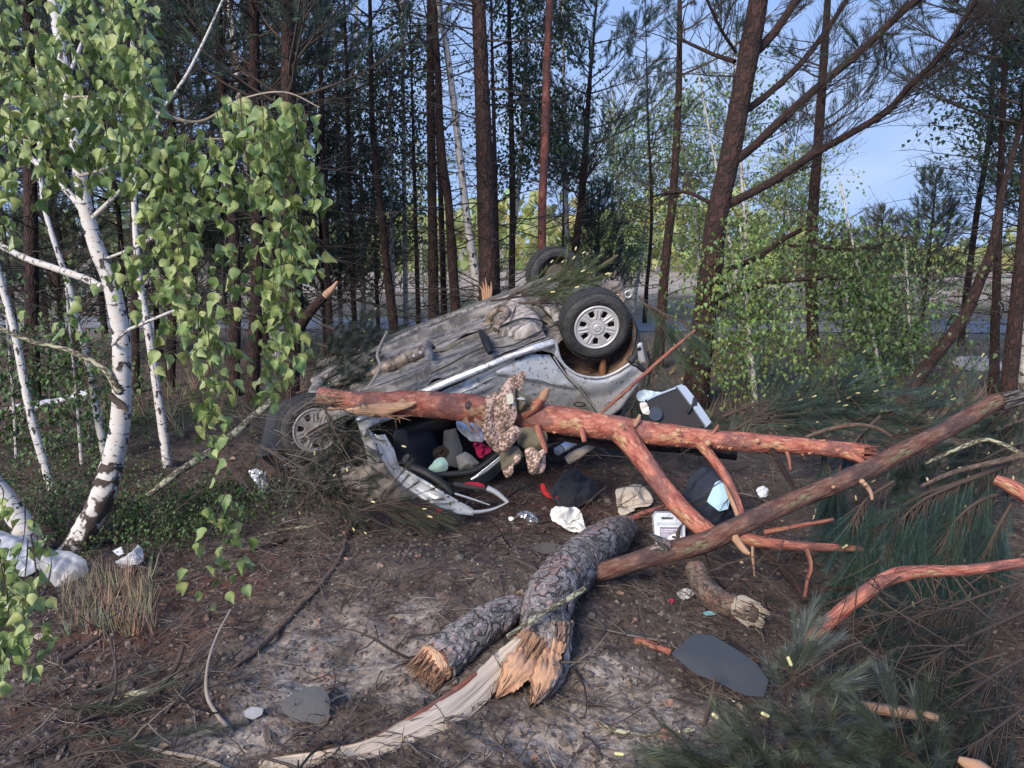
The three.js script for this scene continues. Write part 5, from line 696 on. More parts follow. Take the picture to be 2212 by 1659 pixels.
  // torn prongs: wood inside, bark outside
  const strip = (name, pl, mat, th, curl, l, rough = 0.02, o = {}) => { // flat strip from [x, y, width, depth]
    const N = 70, S = 16, pos = [], uv = [], idx = [], P = pl.map(([x, y, , d]) => rel(t, ptD(x, y, d))), c = new THREE.CatmullRomCurve3(P, false, 'centripetal');
    for (const bk of [0, 1]) for (let i = 0; i <= N; i++) for (let j = 0; j <= S; j++) { const u = i / N, s = j / S * 2 - 1, p = c.getPoint(u), tg = c.getTangent(u), w = lerpList(pl.map((q) => q[2] / FPX * q[3] / 2), u), toCam = CAM.clone().sub(p.clone().add(t.position)).normalize(), side = tg.clone().cross(toCam).normalize(), nn = side.clone().cross(tg).normalize(), h = rough * (fbm(u * 2.5, s * 11, 7 + bk, 4) - .5) * 1.8 + rough * 0.8 * ridge(s * 6, u * 1.2, 3) - curl * s * s - (bk ? th * (1 - s * s) : 0); p.addScaledVector(side, s * w * (1 + (o.edge ?? .12) * 2.4 * (fbm(u * 16, s > 0 ? 4 : 9, 2, 4) - .5))).addScaledVector(nn, h); pos.push(p.x, p.y, p.z); uv.push(s * .12, u * c.getLength() * .7); }
    const n = (N + 1) * (S + 1); for (let i = 0; i < N; i++) for (let j = 0; j < S; j++) { const a = i * (S + 1) + j, b = a + S + 1; idx.push(a, b, a + 1, a + 1, b, b + 1, n + a, n + a + 1, n + b, n + a + 1, n + b + 1, n + b); }
    const g = new THREE.BufferGeometry(); g.setAttribute('position', new THREE.Float32BufferAttribute(pos, 3)); g.setAttribute('uv', new THREE.Float32BufferAttribute(uv, 2)); g.setIndex(idx); g.computeVertexNormals(); return part(name, g, mat, t, l);
  };
  const d0 = main[6][3];
  const gd = (x, y, l) => gp(x, y).sub(CAM).dot(V3(0, -sP, -cP)) - l;
  strip('torn_wood', [[1160, 1374, 58, d0 - .07], [1144, 1404, 80, d0 - .1], [1122, 1440, 70, gd(1120, 1440, .12)], [1097, 1472, 52, gd(1097, 1472, .09)], [1072, 1508, 8, gd(1072, 1508, .03)]], M.wood, .06, .03, 'torn orange inner wood', .04, { edge: .22 });
  strip('prong', [[1186, 1386, 66, d0 - .065], [1182, 1420, 60, gd(1180, 1420, .14)], [1175, 1455, 52, gd(1174, 1455, .11)], [1164, 1490, 44, gd(1164, 1490, .07)], [1150, 1524, 12, gd(1150, 1524, .03)]], M.wood, .06, .02, 'pointed wooden prong', .035, { edge: .2 });
  strip('prong_bark', [[1210, 1350, 56, d0 - .08], [1211, 1405, 46, gd(1211, 1405, .15)], [1204, 1450, 36, gd(1204, 1450, .12)], [1188, 1490, 22, gd(1188, 1490, .08)], [1160, 1522, 6, gd(1160, 1522, .04)]], M.grey, .05, .05, null, .02);
  strip('long_splinter', [[1128, 1385, 30, d0 - .1], [1100, 1420, 50, d0 - .14], [1068, 1455, 58, d0 - .2], [1022, 1500, 58, d0 - .3], [957, 1551, 66, d0 - .42], [874, 1597, 68, d0 - .52], [790, 1630, 62, d0 - .6], [700, 1646, 50, d0 - .63], [560, 1650, 20, d0 - .64]], M.ash, .035, .012, 'long pale strip of split wood', .02);
  { const b = new Buf(); splinters(b, rel(t, ptD(1150, 1390, d0 - .1)), V3(-.5, -.6, .5), 0.06, 90, 0.09, r, .0035); tag(part('splinters', b.geo(), M.wood, t), 0, 0, 0, 'stuff'); }
  part('bark_edge', pxTube(t, [[1066, 1430, 8, d0 - .13], [1018, 1466, 13, d0 - .25], [950, 1514, 13, d0 - .37], [868, 1563, 12, d0 - .47], [800, 1594, 6, d0 - .52]], 6, { rough: .3 }), M.twigRed, t);
}
{ // red branch and stubs in the dark lower right
  const t = thing('fallen_branch', 'thick red pine branch arching from the ground to the right edge at lower right', 'fallen branch', gp(1740, 1390)), r = rngOf(504);
  part('stem', pxTube(t, [[1735, 1388, 22.8, 3.62], [1790, 1345, 31.9, 3.62], [1850, 1295, 33.4, 3.62], [1920, 1248, 31.9, 3.62], [1985, 1235, 27.4, 3.62], [2080, 1232, 23.6, 3.64], [2160, 1222, 21.3, 3.66], [2240, 1212, 19.8, 3.68]], 14, { n: 80, rough: .15 }), M.red, t);
  const b = new Buf(); for (let k = 0; k < 26; k++) { const x = rr(r, 1850, 2180), y = 1295 - (x - 1850) * (x < 1920 ? .65 : 0) - (x >= 1920 ? 55 : 0), p = rel(t, ptD(x, y, 3.62)); deadBranch(b, p, V3(rr(r, -.4, .9), rr(r, -.8, .1), rr(r, -.3, .6)).normalize(), rr(r, .3, .7), .0038, r, 9, -.9, 2); } tag(part('dead_twigs', b.geo(), M.stick, t), 0, 0, 0, 'stuff');
  const g = thing('log_stub', 'short hollow log stub with a pale broken rim under the brown stem', 'log', gp(1560, 1350));
  part('stem', pxTube(g, [[1500, 1230, 46, 4.15], [1520, 1270, 50, 4.02], [1555, 1300, 52, 3.96], [1590, 1312, 50, 3.9], [1622, 1323, 50, 3.84]], 16, { rough: .2 }), M.stick, g);
  const e = new Buf(); for (let k = 0; k < 40; k++) { const a = k / 40 * 6.28, p = rel(g, ptD(1628 + Math.cos(a) * 21, 1325 + Math.sin(a) * 25, 3.82)); e.tube([p.clone().add(V3(-.05, .01, -.04)), p.clone().add(V3(rr(r, -.01, .03), rr(r, -.01, .01), .02))], [.009, .003], 4); } part('broken_rim', e.geo(), M.ash, g, 'pale splintered rim');
  part('rotten_core', (() => { const s = new THREE.SphereGeometry(.055, 16, 12), p = rel(g, ptD(1622, 1325, 3.86)); s.scale(.8, 1, 1); s.translate(p.x, p.y, p.z); return s; })(), M.twig, g);
  const h = thing('fallen_branch', 'dark red branch stump poking in at the right edge below the brown stem', 'fallen branch', ptD(2180, 1045, 4.2)); part('stem', pxTube(h, [[2150, 1035, 22, 4.25], [2185, 1052, 34, 4.2], [2240, 1085, 36, 4.15]], 10), M.red, h);
  const stick = (name, label, pl, mat, o = {}) => single(name, pxTube({ position: V3(0, 0, 0) }, pl.map(([x, y, w, lift]) => { const p = gp(x, y, lift ?? .01), d = p.sub(CAM).dot(V3(0, -sP, -cP)); return [x, y, w, d]; }), 8, { rough: .2, freq: 14, ...o }), mat, label, 'stick');
  stick('stick', 'long curved brown stick on the bare ground left of the broken log', [[760, 1128, 12], [748, 1160, 12], [735, 1205, 13], [700, 1255, 14], [655, 1300, 14], [610, 1350, 13], [560, 1400, 13], [500, 1445, 8]], M.stick);
  stick('stick', 'pale thin stick entering at the bottom left edge', [[275, 1605, 9], [360, 1625, 9], [440, 1640, 9], [500, 1665, 8]], M.stickPale);
  stick('stick', 'forked upright pale twig with a bare stem left of centre', [[498, 1318, 4, .22], [470, 1370, 5, .2], [448, 1440, 6, .15], [447, 1500, 8, .05], [470, 1545, 9, .01], [500, 1580, 9]], M.stickPale);
  stick('stick', 'white birch-like stick lying straight under the birch sprig', [[540, 1166, 8], [600, 1148, 8], [660, 1138, 8], [700, 1130, 7]], M.lichen);
  stick('stick', 'orange broken stick just below the white stick', [[500, 1192, 10], [550, 1185, 12], [600, 1172, 11], [615, 1165, 8]], M.stick);
  stick('stick', 'short stick with white lichen leading to the curved stick', [[748, 1158, 8], [760, 1140, 8], [780, 1125, 8], [800, 1123, 6]], M.lichen);
  stick('stick', 'dark slanting stick in the reddish litter at left', [[130, 1430, 14], [200, 1385, 16], [270, 1340, 15], [300, 1325, 10]], M.twig);
  stick('stick', 'dark short stick with a reddish tip left of the forked twig', [[395, 1395, 10, .1], [385, 1430, 12, .06], [360, 1470, 13], [340, 1500, 10]], M.twig);
  stick('stick', 'mossy stick stretching left from the dark short stick', [[215, 1525, 10], [260, 1505, 13], [310, 1495, 13], [345, 1490, 10]], M.lichen);
  stick('stick', 'broken stick with white splintered end right of the log', [[1370, 1385, 18], [1390, 1388, 18], [1420, 1398, 17], [1450, 1410, 16]], M.twigRed);
  stick('stick', 'lichen-grey twig lying across the broken log', [[1095, 1375, 8, .2], [1140, 1345, 12, .22], [1180, 1320, 12, .24], [1225, 1295, 13, .26], [1262, 1272, 12, .26]], M.lichen);
  stick('stick', 'bright orange bark strip beside the white bag', [[1330, 1133, 8], [1370, 1118, 15], [1400, 1105, 12], [1440, 1092, 8]], M.red);
  stick('stick', 'pale stick end at the bottom right corner', [[2070, 1640, 14, .2], [2110, 1660, 40, .18], [2150, 1690, 40, .1]], M.wood);
  stick('stick', 'thin pale stick on the mound below the car pillar', [[1050, 1138, 5], [1090, 1130, 4], [1160, 1128, 5], [1210, 1120, 4]], M.stick);
  stick('stick', 'bent grey stick on the sand right of the log tip', [[1290, 1560, 12], [1340, 1580, 12], [1420, 1585, 11], [1500, 1575, 9]], M.lichen);
  stick('stick', 'short upright twig with a pale tip by the grey plastic sheet', [[1545, 1462, 6, .16], [1540, 1490, 9, .1], [1530, 1530, 9, .04], [1520, 1570, 7]], M.twig);
  single('plank', pxTube({ position: V3(0, 0, 0) }, [[1840, 1520, 20, 3.0], [1890, 1530, 26, 2.98], [1960, 1540, 26, 2.96], [2025, 1550, 20, 2.94]], 4, { rough: .12, phase: .78 }), M.wood, 'pale splintered piece of wood in the dark lower right', 'wood');
  // half-rotten pale log under the shrub branch, behind the spray can
  single('wood_chunk', pxTube({ position: V3(0, 0, 0) }, [[1430, 985, 20, 5.4], [1455, 970, 24, 5.38], [1490, 950, 12, 5.36]].map(([x, y, w, d]) => [x - 205, y + 10, w, d]), 6, { rough: .3 }), M.ash, 'small grey weathered wood chunk below the trunk beside the white can', 'wood');
  // snapped stem with an orange tip left of the car
  const s = thing('snapped_pine', 'snapped pine stem with a bright orange tip left of the car', 'broken tree', ptD(690, 650, 7.6)); part('stem', pxTube(s, [[640, 720, 24, 7.9], [665, 680, 22, 7.7], [692, 650, 20, 7.6], [706, 635, 19, 7.55]], 10), M.pine, s); part('torn_tip', pxTube(s, [[702, 640, 17, 7.52], [715, 627, 16, 7.5], [729, 608, 5, 7.48]], 6, { rough: .4 }), M.wood, s, 'bright orange torn tip');
  // mossy pole leaning left of the car
  single('leaning_pole', pxTube({ position: V3(0, 0, 0) }, [[318, 1072, 12, 5.6], [385, 1021, 17, 5.7], [485, 955, 18, 5.9], [535, 911, 17, 6.0], [600, 855, 15, 6.1]], 9, { rough: .12 }), M.lichen, 'lichen-covered thin pole leaning up to the right behind the birch leaves', 'fallen branch');
  single('white_stick', pxTube({ position: V3(0, 0, 0) }, [[836, 716, 5, 5.7], [815, 764, 6, 5.6], [820.5, 793, 7, 5.5], [795.5, 837, 6, 5.4]], 6, { rough: .1 }), M.stickPale, 'crooked whitish stick leaning on the car floor', 'stick');
  const ob = (label, pl, m) => single('bare_branch', pxTube({ position: V3(0, 0, 0) }, pl, 7, { rough: .15 }), m, label, 'branch');
  ob('reddish thin branch slanting behind the rear wing toward the right', [[1290, 900, 6, 5.7], [1340, 855, 9, 5.8], [1390, 810, 9, 5.9], [1440, 765, 8, 6.0], [1500, 715, 6, 6.1]], M.red);
  ob('pale bare branch sticking out left above the far wheel', [[1090, 680, 4, 8], [1125, 650, 5, 8], [1155, 628, 5, 8], [1180, 618, 5, 8]], M.stickPale);
  ob('thin bare branch poking out right of the far wheel', [[1284, 590, 9, 7], [1310, 568, 7, 7], [1345, 545, 5, 7]].map(([x, y, w, d]) => [x - 10, y + 6, w, d]), M.stick);
  ob('dead branch with pale bark above the right end of the red trunk', [[1740, 945, 9, 4.9], [1800, 925, 10, 4.9], [1850, 918, 10, 4.9], [1895, 925, 8, 4.9], [1925, 942, 5, 4.9]], M.stick);
  ob('pale branch running in from the right edge under the brown stem', [[2230, 980, 14, 4.3], [2150, 998, 13, 4.3], [2060, 1020, 11, 4.25], [1990, 1050, 8, 4.2]], M.stick);
  ob('higher forked grey branch at the right edge under the brown stem', [[2220, 985, 9, 4.5], [2130, 950, 10, 4.5], [2080, 965, 10, 4.5], [2000, 1000, 7, 4.45]], M.lichen);
}
// ---------- scattered belongings ----------
const cloth = (c, o = {}) => std({ color: c, bumpMap: T.cloth, bumpScale: 0.004, roughness: 0.95, ...o });
function lying(name, label, cat, out, mat, o = {}) {   // outline on a plane that leans back from its nearest edge
  const yb = Math.max(...out.map((p) => p[1])), cx = out.reduce((s, p) => s + p[0], 0) / out.length, O = o.d ? ptD(cx, yb, o.d) : gp(cx, yb, o.lift ?? 0.015), P = planeAt(O, o.n || V3(0, 0.75, 0.66)), g = crumple(out, P, { ...o, th: (o.th ?? .05) * .55, fold: (o.fold ?? .03) * (o.ff ?? .8), round: .06 }), m = single(name, g, mat, label, cat, o.group); m.position.copy(O); return m;
}
function cover(parent, name, out, mat, O, n, o, label) { const P = planeAt(O, n), g = crumple(out, P, { clean: true, uv: 2.3, ...o, th: o.th * .6, fold: o.fold * .75 }), m = part(name, g, mat, parent, label); m.position.copy(O).sub(parent.position); return m; }
{ // camouflage jacket hanging over the red trunk
  const O = ptD(1115, 930, 4.93), t = thing('camouflage_jacket', 'pixel camouflage jacket with olive lining hanging over the red trunk', 'jacket', O), D = (x, y, d) => ptD(x, y, d), N = V3(0.05, 0.1, 1);
  const z3 = (l) => l.map(([x, y]) => [1020.9 + x * .1641, 791.2 + y * .1641]);   // points read in an enlarged view
  cover(t, 'lining', z3([[180, 400], [300, 360], [300, 520], [270, 640], [190, 640], [160, 560]]), M.olive, D(1060, 870, 4.99), N, { th: .05, fold: .03, seed: 4 }, 'olive lining');
  cover(t, 'lining', z3([[560, 300], [640, 350], [740, 400], [850, 480], [800, 540], [690, 590], [640, 620], [580, 600]]), M.olive, D(1130, 865, 4.98), N, { th: .1, fold: .05, fq: 9, seed: 6 }, 'bunched olive lining');
  cover(t, 'lining', z3([[600, 840], [720, 800], [840, 820], [960, 860], [985, 960], [940, 1080], [860, 1110], [700, 1090], [590, 1010]]), M.olive, D(1150, 955, 4.98), N, { th: .07, fold: .04, fq: 6, seed: 9 }, 'olive lining');
  cover(t, 'lining', z3([[360, 1130], [520, 1060], [600, 1060], [660, 1180], [640, 1250], [520, 1340], [400, 1380], [375, 1300]]), M.olive, D(1105, 1000, 4.96), N, { th: .07, fold: .04, fq: 6, seed: 12 }, 'olive lining');
  cover(t, 'front_panel', z3([[500, 125], [530, 170], [560, 420], [585, 600], [550, 740], [490, 830], [400, 890], [340, 930], [300, 860], [285, 700], [280, 560], [300, 420], [350, 340], [420, 230]]), M.camo, D(1092, 885, 4.91), V3(-.12, .1, 1), { th: .06, fold: .035, fq: 5, seed: 15, an: 1.2, s: .01 });
  cover(t, 'sleeve', z3([[180, 410], [260, 350], [340, 340], [310, 440], [280, 560], [280, 700], [340, 860], [380, 950], [400, 1080], [380, 1155], [280, 1110], [190, 1010], [130, 900], [130, 800], [160, 640], [170, 520]]), M.camo, D(1060, 920, 4.93), N, { th: .1, fold: .05, fq: 6, seed: 18, an: .4, s: .01 });
  cover(t, 'pocket_flap', z3([[340, 930], [440, 860], [545, 775], [665, 830], [600, 930], [540, 1020], [470, 1110], [400, 1155], [350, 1080]]), M.camo, D(1105, 960, 4.86), V3(.15, .05, 1), { th: .07, fold: .035, fq: 7, seed: 21, an: 2.2, s: .01, sharp: true });
  cover(t, 'cuff', z3([[690, 1100], [800, 1070], [860, 1120], [945, 1080], [960, 1180], [960, 1320], [920, 1400], [860, 1420], [790, 1430], [740, 1390], [715, 1280]]), M.camo, D(1155, 1000, 4.92), N, { th: .09, fold: .04, fq: 7, seed: 24, s: .01 });
  cover(t, 'hem', z3([[400, 1380], [490, 1310], [540, 1200], [590, 1150], [640, 1180], [600, 1260], [540, 1300], [530, 1400], [450, 1465]]), M.camo, D(1100, 1015, 4.93), N, { th: .05, fold: .03, fq: 8, seed: 27 });
  cover(t, 'collar', z3([[520, 130], [600, 90], [680, 60], [700, 130], [650, 250], [640, 330], [560, 290], [540, 200]]), M.camo, D(1120, 825, 5.1), N, { th: .05, fold: .04, fq: 9, seed: 30 });
  cover(t, 'patch', z3([[445, 370], [528, 350], [542, 490], [455, 505]]), std({ color: rgb(.62, .6, .5), bumpMap: T.cloth, bumpScale: .004 }), D(1100, 862, 4.845), V3(-.12, .1, 1), { th: .008, fold: .006, sharp: true }, 'pale rectangular patch');
  cover(t, 'label_tag', z3([[575, 430], [630, 400], [690, 425], [680, 440], [620, 438]]), std({ color: rgb(.8, .82, .85) }), D(1124, 862, 4.86), N, { th: .006, fold: .006, sharp: true }, 'small white tag');
}
lying('plastic_bag', 'crumpled white plastic bag in front of the dark jacket', 'bag', [[1190, 1104], [1198, 1096], [1220, 1094], [1240, 1096], [1255, 1108], [1264, 1135], [1264, 1148], [1250, 1150], [1225, 1143], [1205, 1132], [1192, 1125]], cloth(rgb(.78, .77, .74)), { th: .07, fold: .08, fq: 8, seed: 2, an: 1, s: .008 });
lying('cloth_rag', 'dirty beige cloth lying between the red trunk fork and the white bag', 'cloth', [[1327, 1062], [1350, 1052], [1385, 1048], [1410, 1075], [1400, 1092], [1372, 1098], [1368, 1106], [1340, 1112], [1332, 1090]], cloth(rgb(.47, .40, .335)), { th: .04, fold: .08, fq: 5, seed: 5, s: .008 });
lying('dark_jacket', 'dark grey jacket heaped on the ground below the red trunk', 'jacket', [[1205, 1050], [1222, 1028], [1255, 1018], [1290, 1040], [1300, 1060], [1290, 1085], [1265, 1102], [1235, 1108], [1215, 1090], [1195, 1070]].map(([x, y]) => [x - 10, y - 4]), cloth(rgb(.04, .04, .046)), { th: .11, fold: .12, fq: 5, seed: 8, s: .009 });
lying('red_strap', 'bright red cloth strap at the left of the dark jacket', 'strap', [[1164, 1048], [1172, 1044], [1178, 1062], [1195, 1068], [1202, 1078], [1190, 1078], [1172, 1070]].map(([x, y]) => [x + 3, y]), cloth(rgb(.6, .03, .03)), { th: .03, fold: .02, fq: 16, seed: 3, lift: .05 });
lying('red_cloth', 'dark red rag lying on the ground inside the car opening', 'cloth', [[1000, 1045], [1018, 1040], [1045, 1046], [1046, 1054], [1020, 1056], [1003, 1054]], cloth(rgb(.34, .012, .035)), { th: .05, fold: .02, fq: 14, seed: 4, d: 5.6, n: V3(0, .4, 1) });
lying('pale_cloth', 'pale teal cloth bundle inside the car under the seat', 'cloth', [[925, 1012], [942, 992], [956, 988], [967, 998], [966, 1014], [950, 1020], [930, 1020]], cloth(rgb(.34, .50, .45)), { th: .08, fold: .03, fq: 10, seed: 6, d: 5.86, n: V3(0, .3, 1) });
lying('crimson_cloth', 'crimson frilled cloth in the car beside the white airbag', 'cloth', [[1022, 957], [1040, 954], [1056, 966], [1060, 974], [1048, 982], [1040, 990], [1032, 984], [1026, 970]], cloth(rgb(.42, .012, .07)), { th: .05, fold: .06, fq: 20, seed: 7, d: 5.95, n: V3(0, .2, 1), s: .008 });
lying('dark_bundle', 'dark brown crumpled bundle in the middle of the car opening', 'cloth', [[935, 975], [950, 963], [968, 968], [968, 984], [955, 992], [938, 988]], cloth(rgb(.035, .022, .018)), { th: .08, fold: .05, fq: 16, seed: 9, d: 6.0, n: V3(0, .2, 1), s: .008 });
lying('red_scrap', 'tiny red scrap on the soil under the car pillar', 'scrap', [[943, 1100], [952, 1097], [957, 1104], [948, 1110]], cloth(rgb(.55, .02, .03)), { th: .02, fold: .01, s: .006 });
lying('plastic_bag', 'big white plastic sheet cut off by the left edge below the birch', 'bag', [[-60, 1160], [20, 1152], [55, 1172], [78, 1196], [75, 1230], [20, 1246], [-60, 1250]], cloth(rgb(.42, .425, .45), { roughness: .4 }), { th: .16, fold: .07, fq: 4, seed: 11 });
lying('plastic_bag', 'greyish plastic bag at the foot of the main birch', 'bag', [[84, 1206], [120, 1190], [160, 1196], [185, 1215], [190, 1238], [150, 1258], [118, 1266], [90, 1236]], cloth(rgb(.33, .33, .34), { roughness: .4 }), { th: .12, fold: .06, fq: 6, seed: 12 });
lying('plastic_bag', 'torn white plastic bag by the bilberry plants right of the birch', 'bag', [[250, 1215], [285, 1196], [300, 1180], [312, 1190], [312, 1212], [300, 1225], [262, 1228]], cloth(rgb(.46, .47, .49), { roughness: .4 }), { th: .09, fold: .06, fq: 8, seed: 13, sharp: true });
lying('paper_scrap', 'small white corner of plastic left of the torn bag', 'scrap', [[242, 1190], [262, 1181], [268, 1196], [256, 1202]], cloth(rgb(.55, .57, .62)), { th: .03, fold: .01, sharp: true });
lying('clear_bottle', 'crushed clear wrapper between the birch leaves and the car wheel', 'wrapper', [[538, 1020], [555, 1014], [572, 1018], [574, 1034], [580, 1052], [568, 1063], [558, 1050], [545, 1035]], std({ color: rgb(.55, .56, .6), roughness: .15, metalness: .3 }), { th: .06, fold: .05, fq: 14, seed: 15, s: .008 });
lying('foil_wrapper', 'shiny foil wrapper on the soil left of the white bag', 'wrapper', [[1115, 1110], [1140, 1104], [1158, 1118], [1162, 1130], [1140, 1126]], std({ color: rgb(.6, .6, .62), roughness: .2, metalness: .8 }), { th: .03, fold: .04, fq: 22, seed: 16, s: .007 });
lying('plastic_sheet', 'dark grey stiff plastic sheet lying right of the broken log', 'plastic sheet', [[1450, 1412], [1500, 1368], [1540, 1372], [1590, 1402], [1632, 1430], [1660, 1470], [1650, 1506], [1610, 1502], [1550, 1474], [1500, 1455]], std({ color: rgb(.038, .043, .048), roughness: .55 }), { th: .012, fold: .012, fq: 2, seed: 17, sharp: true, clean: true, n: V3(-.1, .85, .5), lift: .03, back: .6 });
lying('rucksack', 'dark navy bag lying behind the fork of the red trunk', 'bag', [[1474, 1060], [1490, 1028], [1520, 1010], [1548, 1020], [1580, 1040], [1590, 1080], [1570, 1120], [1540, 1145], [1515, 1135], [1490, 1110], [1476, 1085]], cloth(rgb(.022, .03, .05)), { th: .17, fold: .11, fq: 4, seed: 19, d: 5.0, n: V3(-.2, .45, 1) });
lying('blue_packet', 'glossy pale blue packet on the navy bag behind twigs', 'packet', [[1528, 1085], [1545, 1042], [1556, 1036], [1572, 1052], [1577, 1075], [1572, 1098], [1555, 1104]], std({ color: rgb(.42, .62, .78), roughness: .25 }), { th: .03, fold: .015, fq: 6, seed: 20, d: 4.72, n: V3(.1, .5, 1), sharp: true });
lying('plastic_cup', 'crumpled clear plastic cup in the dark needles right of the navy bag', 'cup', [[1634, 1056], [1650, 1050], [1660, 1060], [1656, 1072], [1642, 1074]], std({ color: rgb(.5, .52, .56), roughness: .2 }), { th: .05, fold: .03, fq: 18, s: .008, d: 4.9, n: V3(0, .5, 1) });
lying('light_cloth', 'light blue cloth snagged beside the dark panel behind the trunk', 'cloth', [[1374, 853], [1390, 842], [1414, 846], [1440, 850], [1420, 866], [1400, 872], [1390, 868], [1378, 866]], cloth(rgb(.50, .60, .68)), { th: .06, fold: .05, fq: 12, seed: 22, d: 6.0, n: V3(0, .2, 1), s: .01 });
lying('paper_scrap', 'torn white paper piece under the light blue cloth', 'scrap', [[1382, 872], [1396, 870], [1402, 884], [1404, 896], [1388, 892]], cloth(rgb(.62, .58, .54)), { th: .04, fold: .03, fq: 14, s: .008, d: 5.7, n: V3(0, .2, 1) });
lying('bark_piece', 'pale torn piece of bark at the left edge above the litter', 'bark', [[68, 1376], [84, 1366], [100, 1370], [118, 1374], [108, 1382], [88, 1384]], cloth(rgb(.42, .34, .27)), { th: .03, fold: .03, fq: 14, s: .007, sharp: true });
lying('flat_stone', 'small pale grey flat stone on the soil at lower left', 'stone', [[524, 1538], [545, 1526], [570, 1530], [566, 1545], [546, 1556], [530, 1550]], std({ color: rgb(.30, .30, .31), bumpMap: T.grain, bumpScale: .004 }), { th: .03, fold: .004, sharp: true });
lying('flat_stone', 'larger dark grey slab half sunk in the soil at lower left', 'stone', [[610, 1515], [650, 1490], [690, 1484], [712, 1520], [700, 1560], [650, 1562], [618, 1545]], std({ color: rgb(.095, .09, .088), bumpMap: T.grain, bumpScale: .006 }), { th: .03, fold: .008, fq: 3 });
lying('white_disc', 'small white cap on the soil left of the white bag', 'cap', [[1098, 1118], [1106, 1116], [1110, 1121], [1102, 1126]], cloth(rgb(.75, .74, .72)), { th: .03, fold: 0, s: .005 });
lying('grey_sheet', 'pale plastic sheeting seen on the ground far left behind the birches', 'plastic sheet', [[10, 882], [60, 870], [140, 855], [190, 842], [180, 856], [110, 872], [50, 888]], cloth(rgb(.55, .53, .58)), { th: .08, fold: .08, fq: 3, s: .04, seed: 30 });
lying('dead_frond', 'silvery bent dead branch heap behind the right-hand pines', 'dead branches', [[2060, 775], [2100, 770], [2150, 778], [2190, 800], [2120, 800], [2070, 795]], cloth(rgb(.3, .3, .33)), { th: .05, fold: .1, fq: 9, s: .03, seed: 31 });
lying('black_strip', 'dark round lid lying on the mound above the log', 'lid', [[1152, 1180], [1175, 1172], [1210, 1178], [1218, 1190], [1190, 1198], [1160, 1192]], std({ color: rgb(.07, .062, .058) }), { th: .015, fold: .004 });
lying('red_disc', 'tiny dark red cap on the soil right of the grey log', 'cap', [[1443, 1297], [1450, 1292], [1456, 1298], [1450, 1304]], cloth(rgb(.3, .02, .05)), { th: .025, fold: 0, s: .005 });
lying('foil_scrap', 'small pale foil scrap right of the grey log', 'scrap', [[1462, 1280], [1480, 1272], [1498, 1276], [1495, 1290], [1475, 1296]], std({ color: rgb(.4, .39, .38), roughness: .35 }), { th: .03, fold: .04, fq: 20, s: .007 });
lying('printed_scrap', 'scrap with red and white print beside the log stub', 'scrap', [[1575, 1325], [1592, 1318], [1602, 1328], [1596, 1338], [1580, 1336]], cloth(rgb(.6, .18, .22)), { th: .02, fold: .02, fq: 20, s: .006 });
lying('blue_scrap', 'small turquoise scrap left of the log stub', 'scrap', [[1520, 1322], [1545, 1320], [1548, 1327], [1526, 1330]], cloth(rgb(.2, .4, .46)), { th: .015, fold: .01, s: .006 });
lying('glossy_film', 'glossy dark film catching the light in the lower right needles', 'plastic film', [[1786, 1448], [1820, 1436], [1862, 1450], [1870, 1478], [1820, 1486], [1790, 1470]], std({ color: rgb(.05, .055, .07), roughness: .08, metalness: .2 }), { th: .05, fold: .06, fq: 12, s: .008 });
lying('navy_cloth', 'very dark navy cloth half buried under needles at lower right', 'cloth', [[1790, 1560], [1840, 1545], [1900, 1560], [1940, 1590], [1880, 1620], [1810, 1610]], cloth(rgb(.015, .016, .03)), { th: .08, fold: .05, fq: 6 });
{ // white spray can
  const t = thing('spray_can', 'white can with a dark band lying under the red trunk', 'can', ptD(1216, 968, 5.3)), a = rel(t, ptD(1204, 975, 5.28)), b = rel(t, ptD(1242, 952, 5.36)), q = 0.03, d = b.clone().sub(a), at = (s) => a.clone().addScaledVector(d, s);
  part('body', new Buf().tube([at(.2), at(.25), at(.95), at(1)], [q * .96, q, q, q * .85], 20, { cap: true }).geo(), std({ color: rgb(.66, .68, .72), roughness: .4 }), t); part('band', new Buf().tube([at(.2), at(.24)], [q * 1.03, q * 1.03], 20, { cap: true }).geo(), M.black, t); part('cap', new Buf().tube([at(-.08), at(-.03), at(.2)], [q * .7, q * .98, q * .98], 20, { cap: true }).geo(), std({ color: rgb(.42, .43, .46) }), t);
}
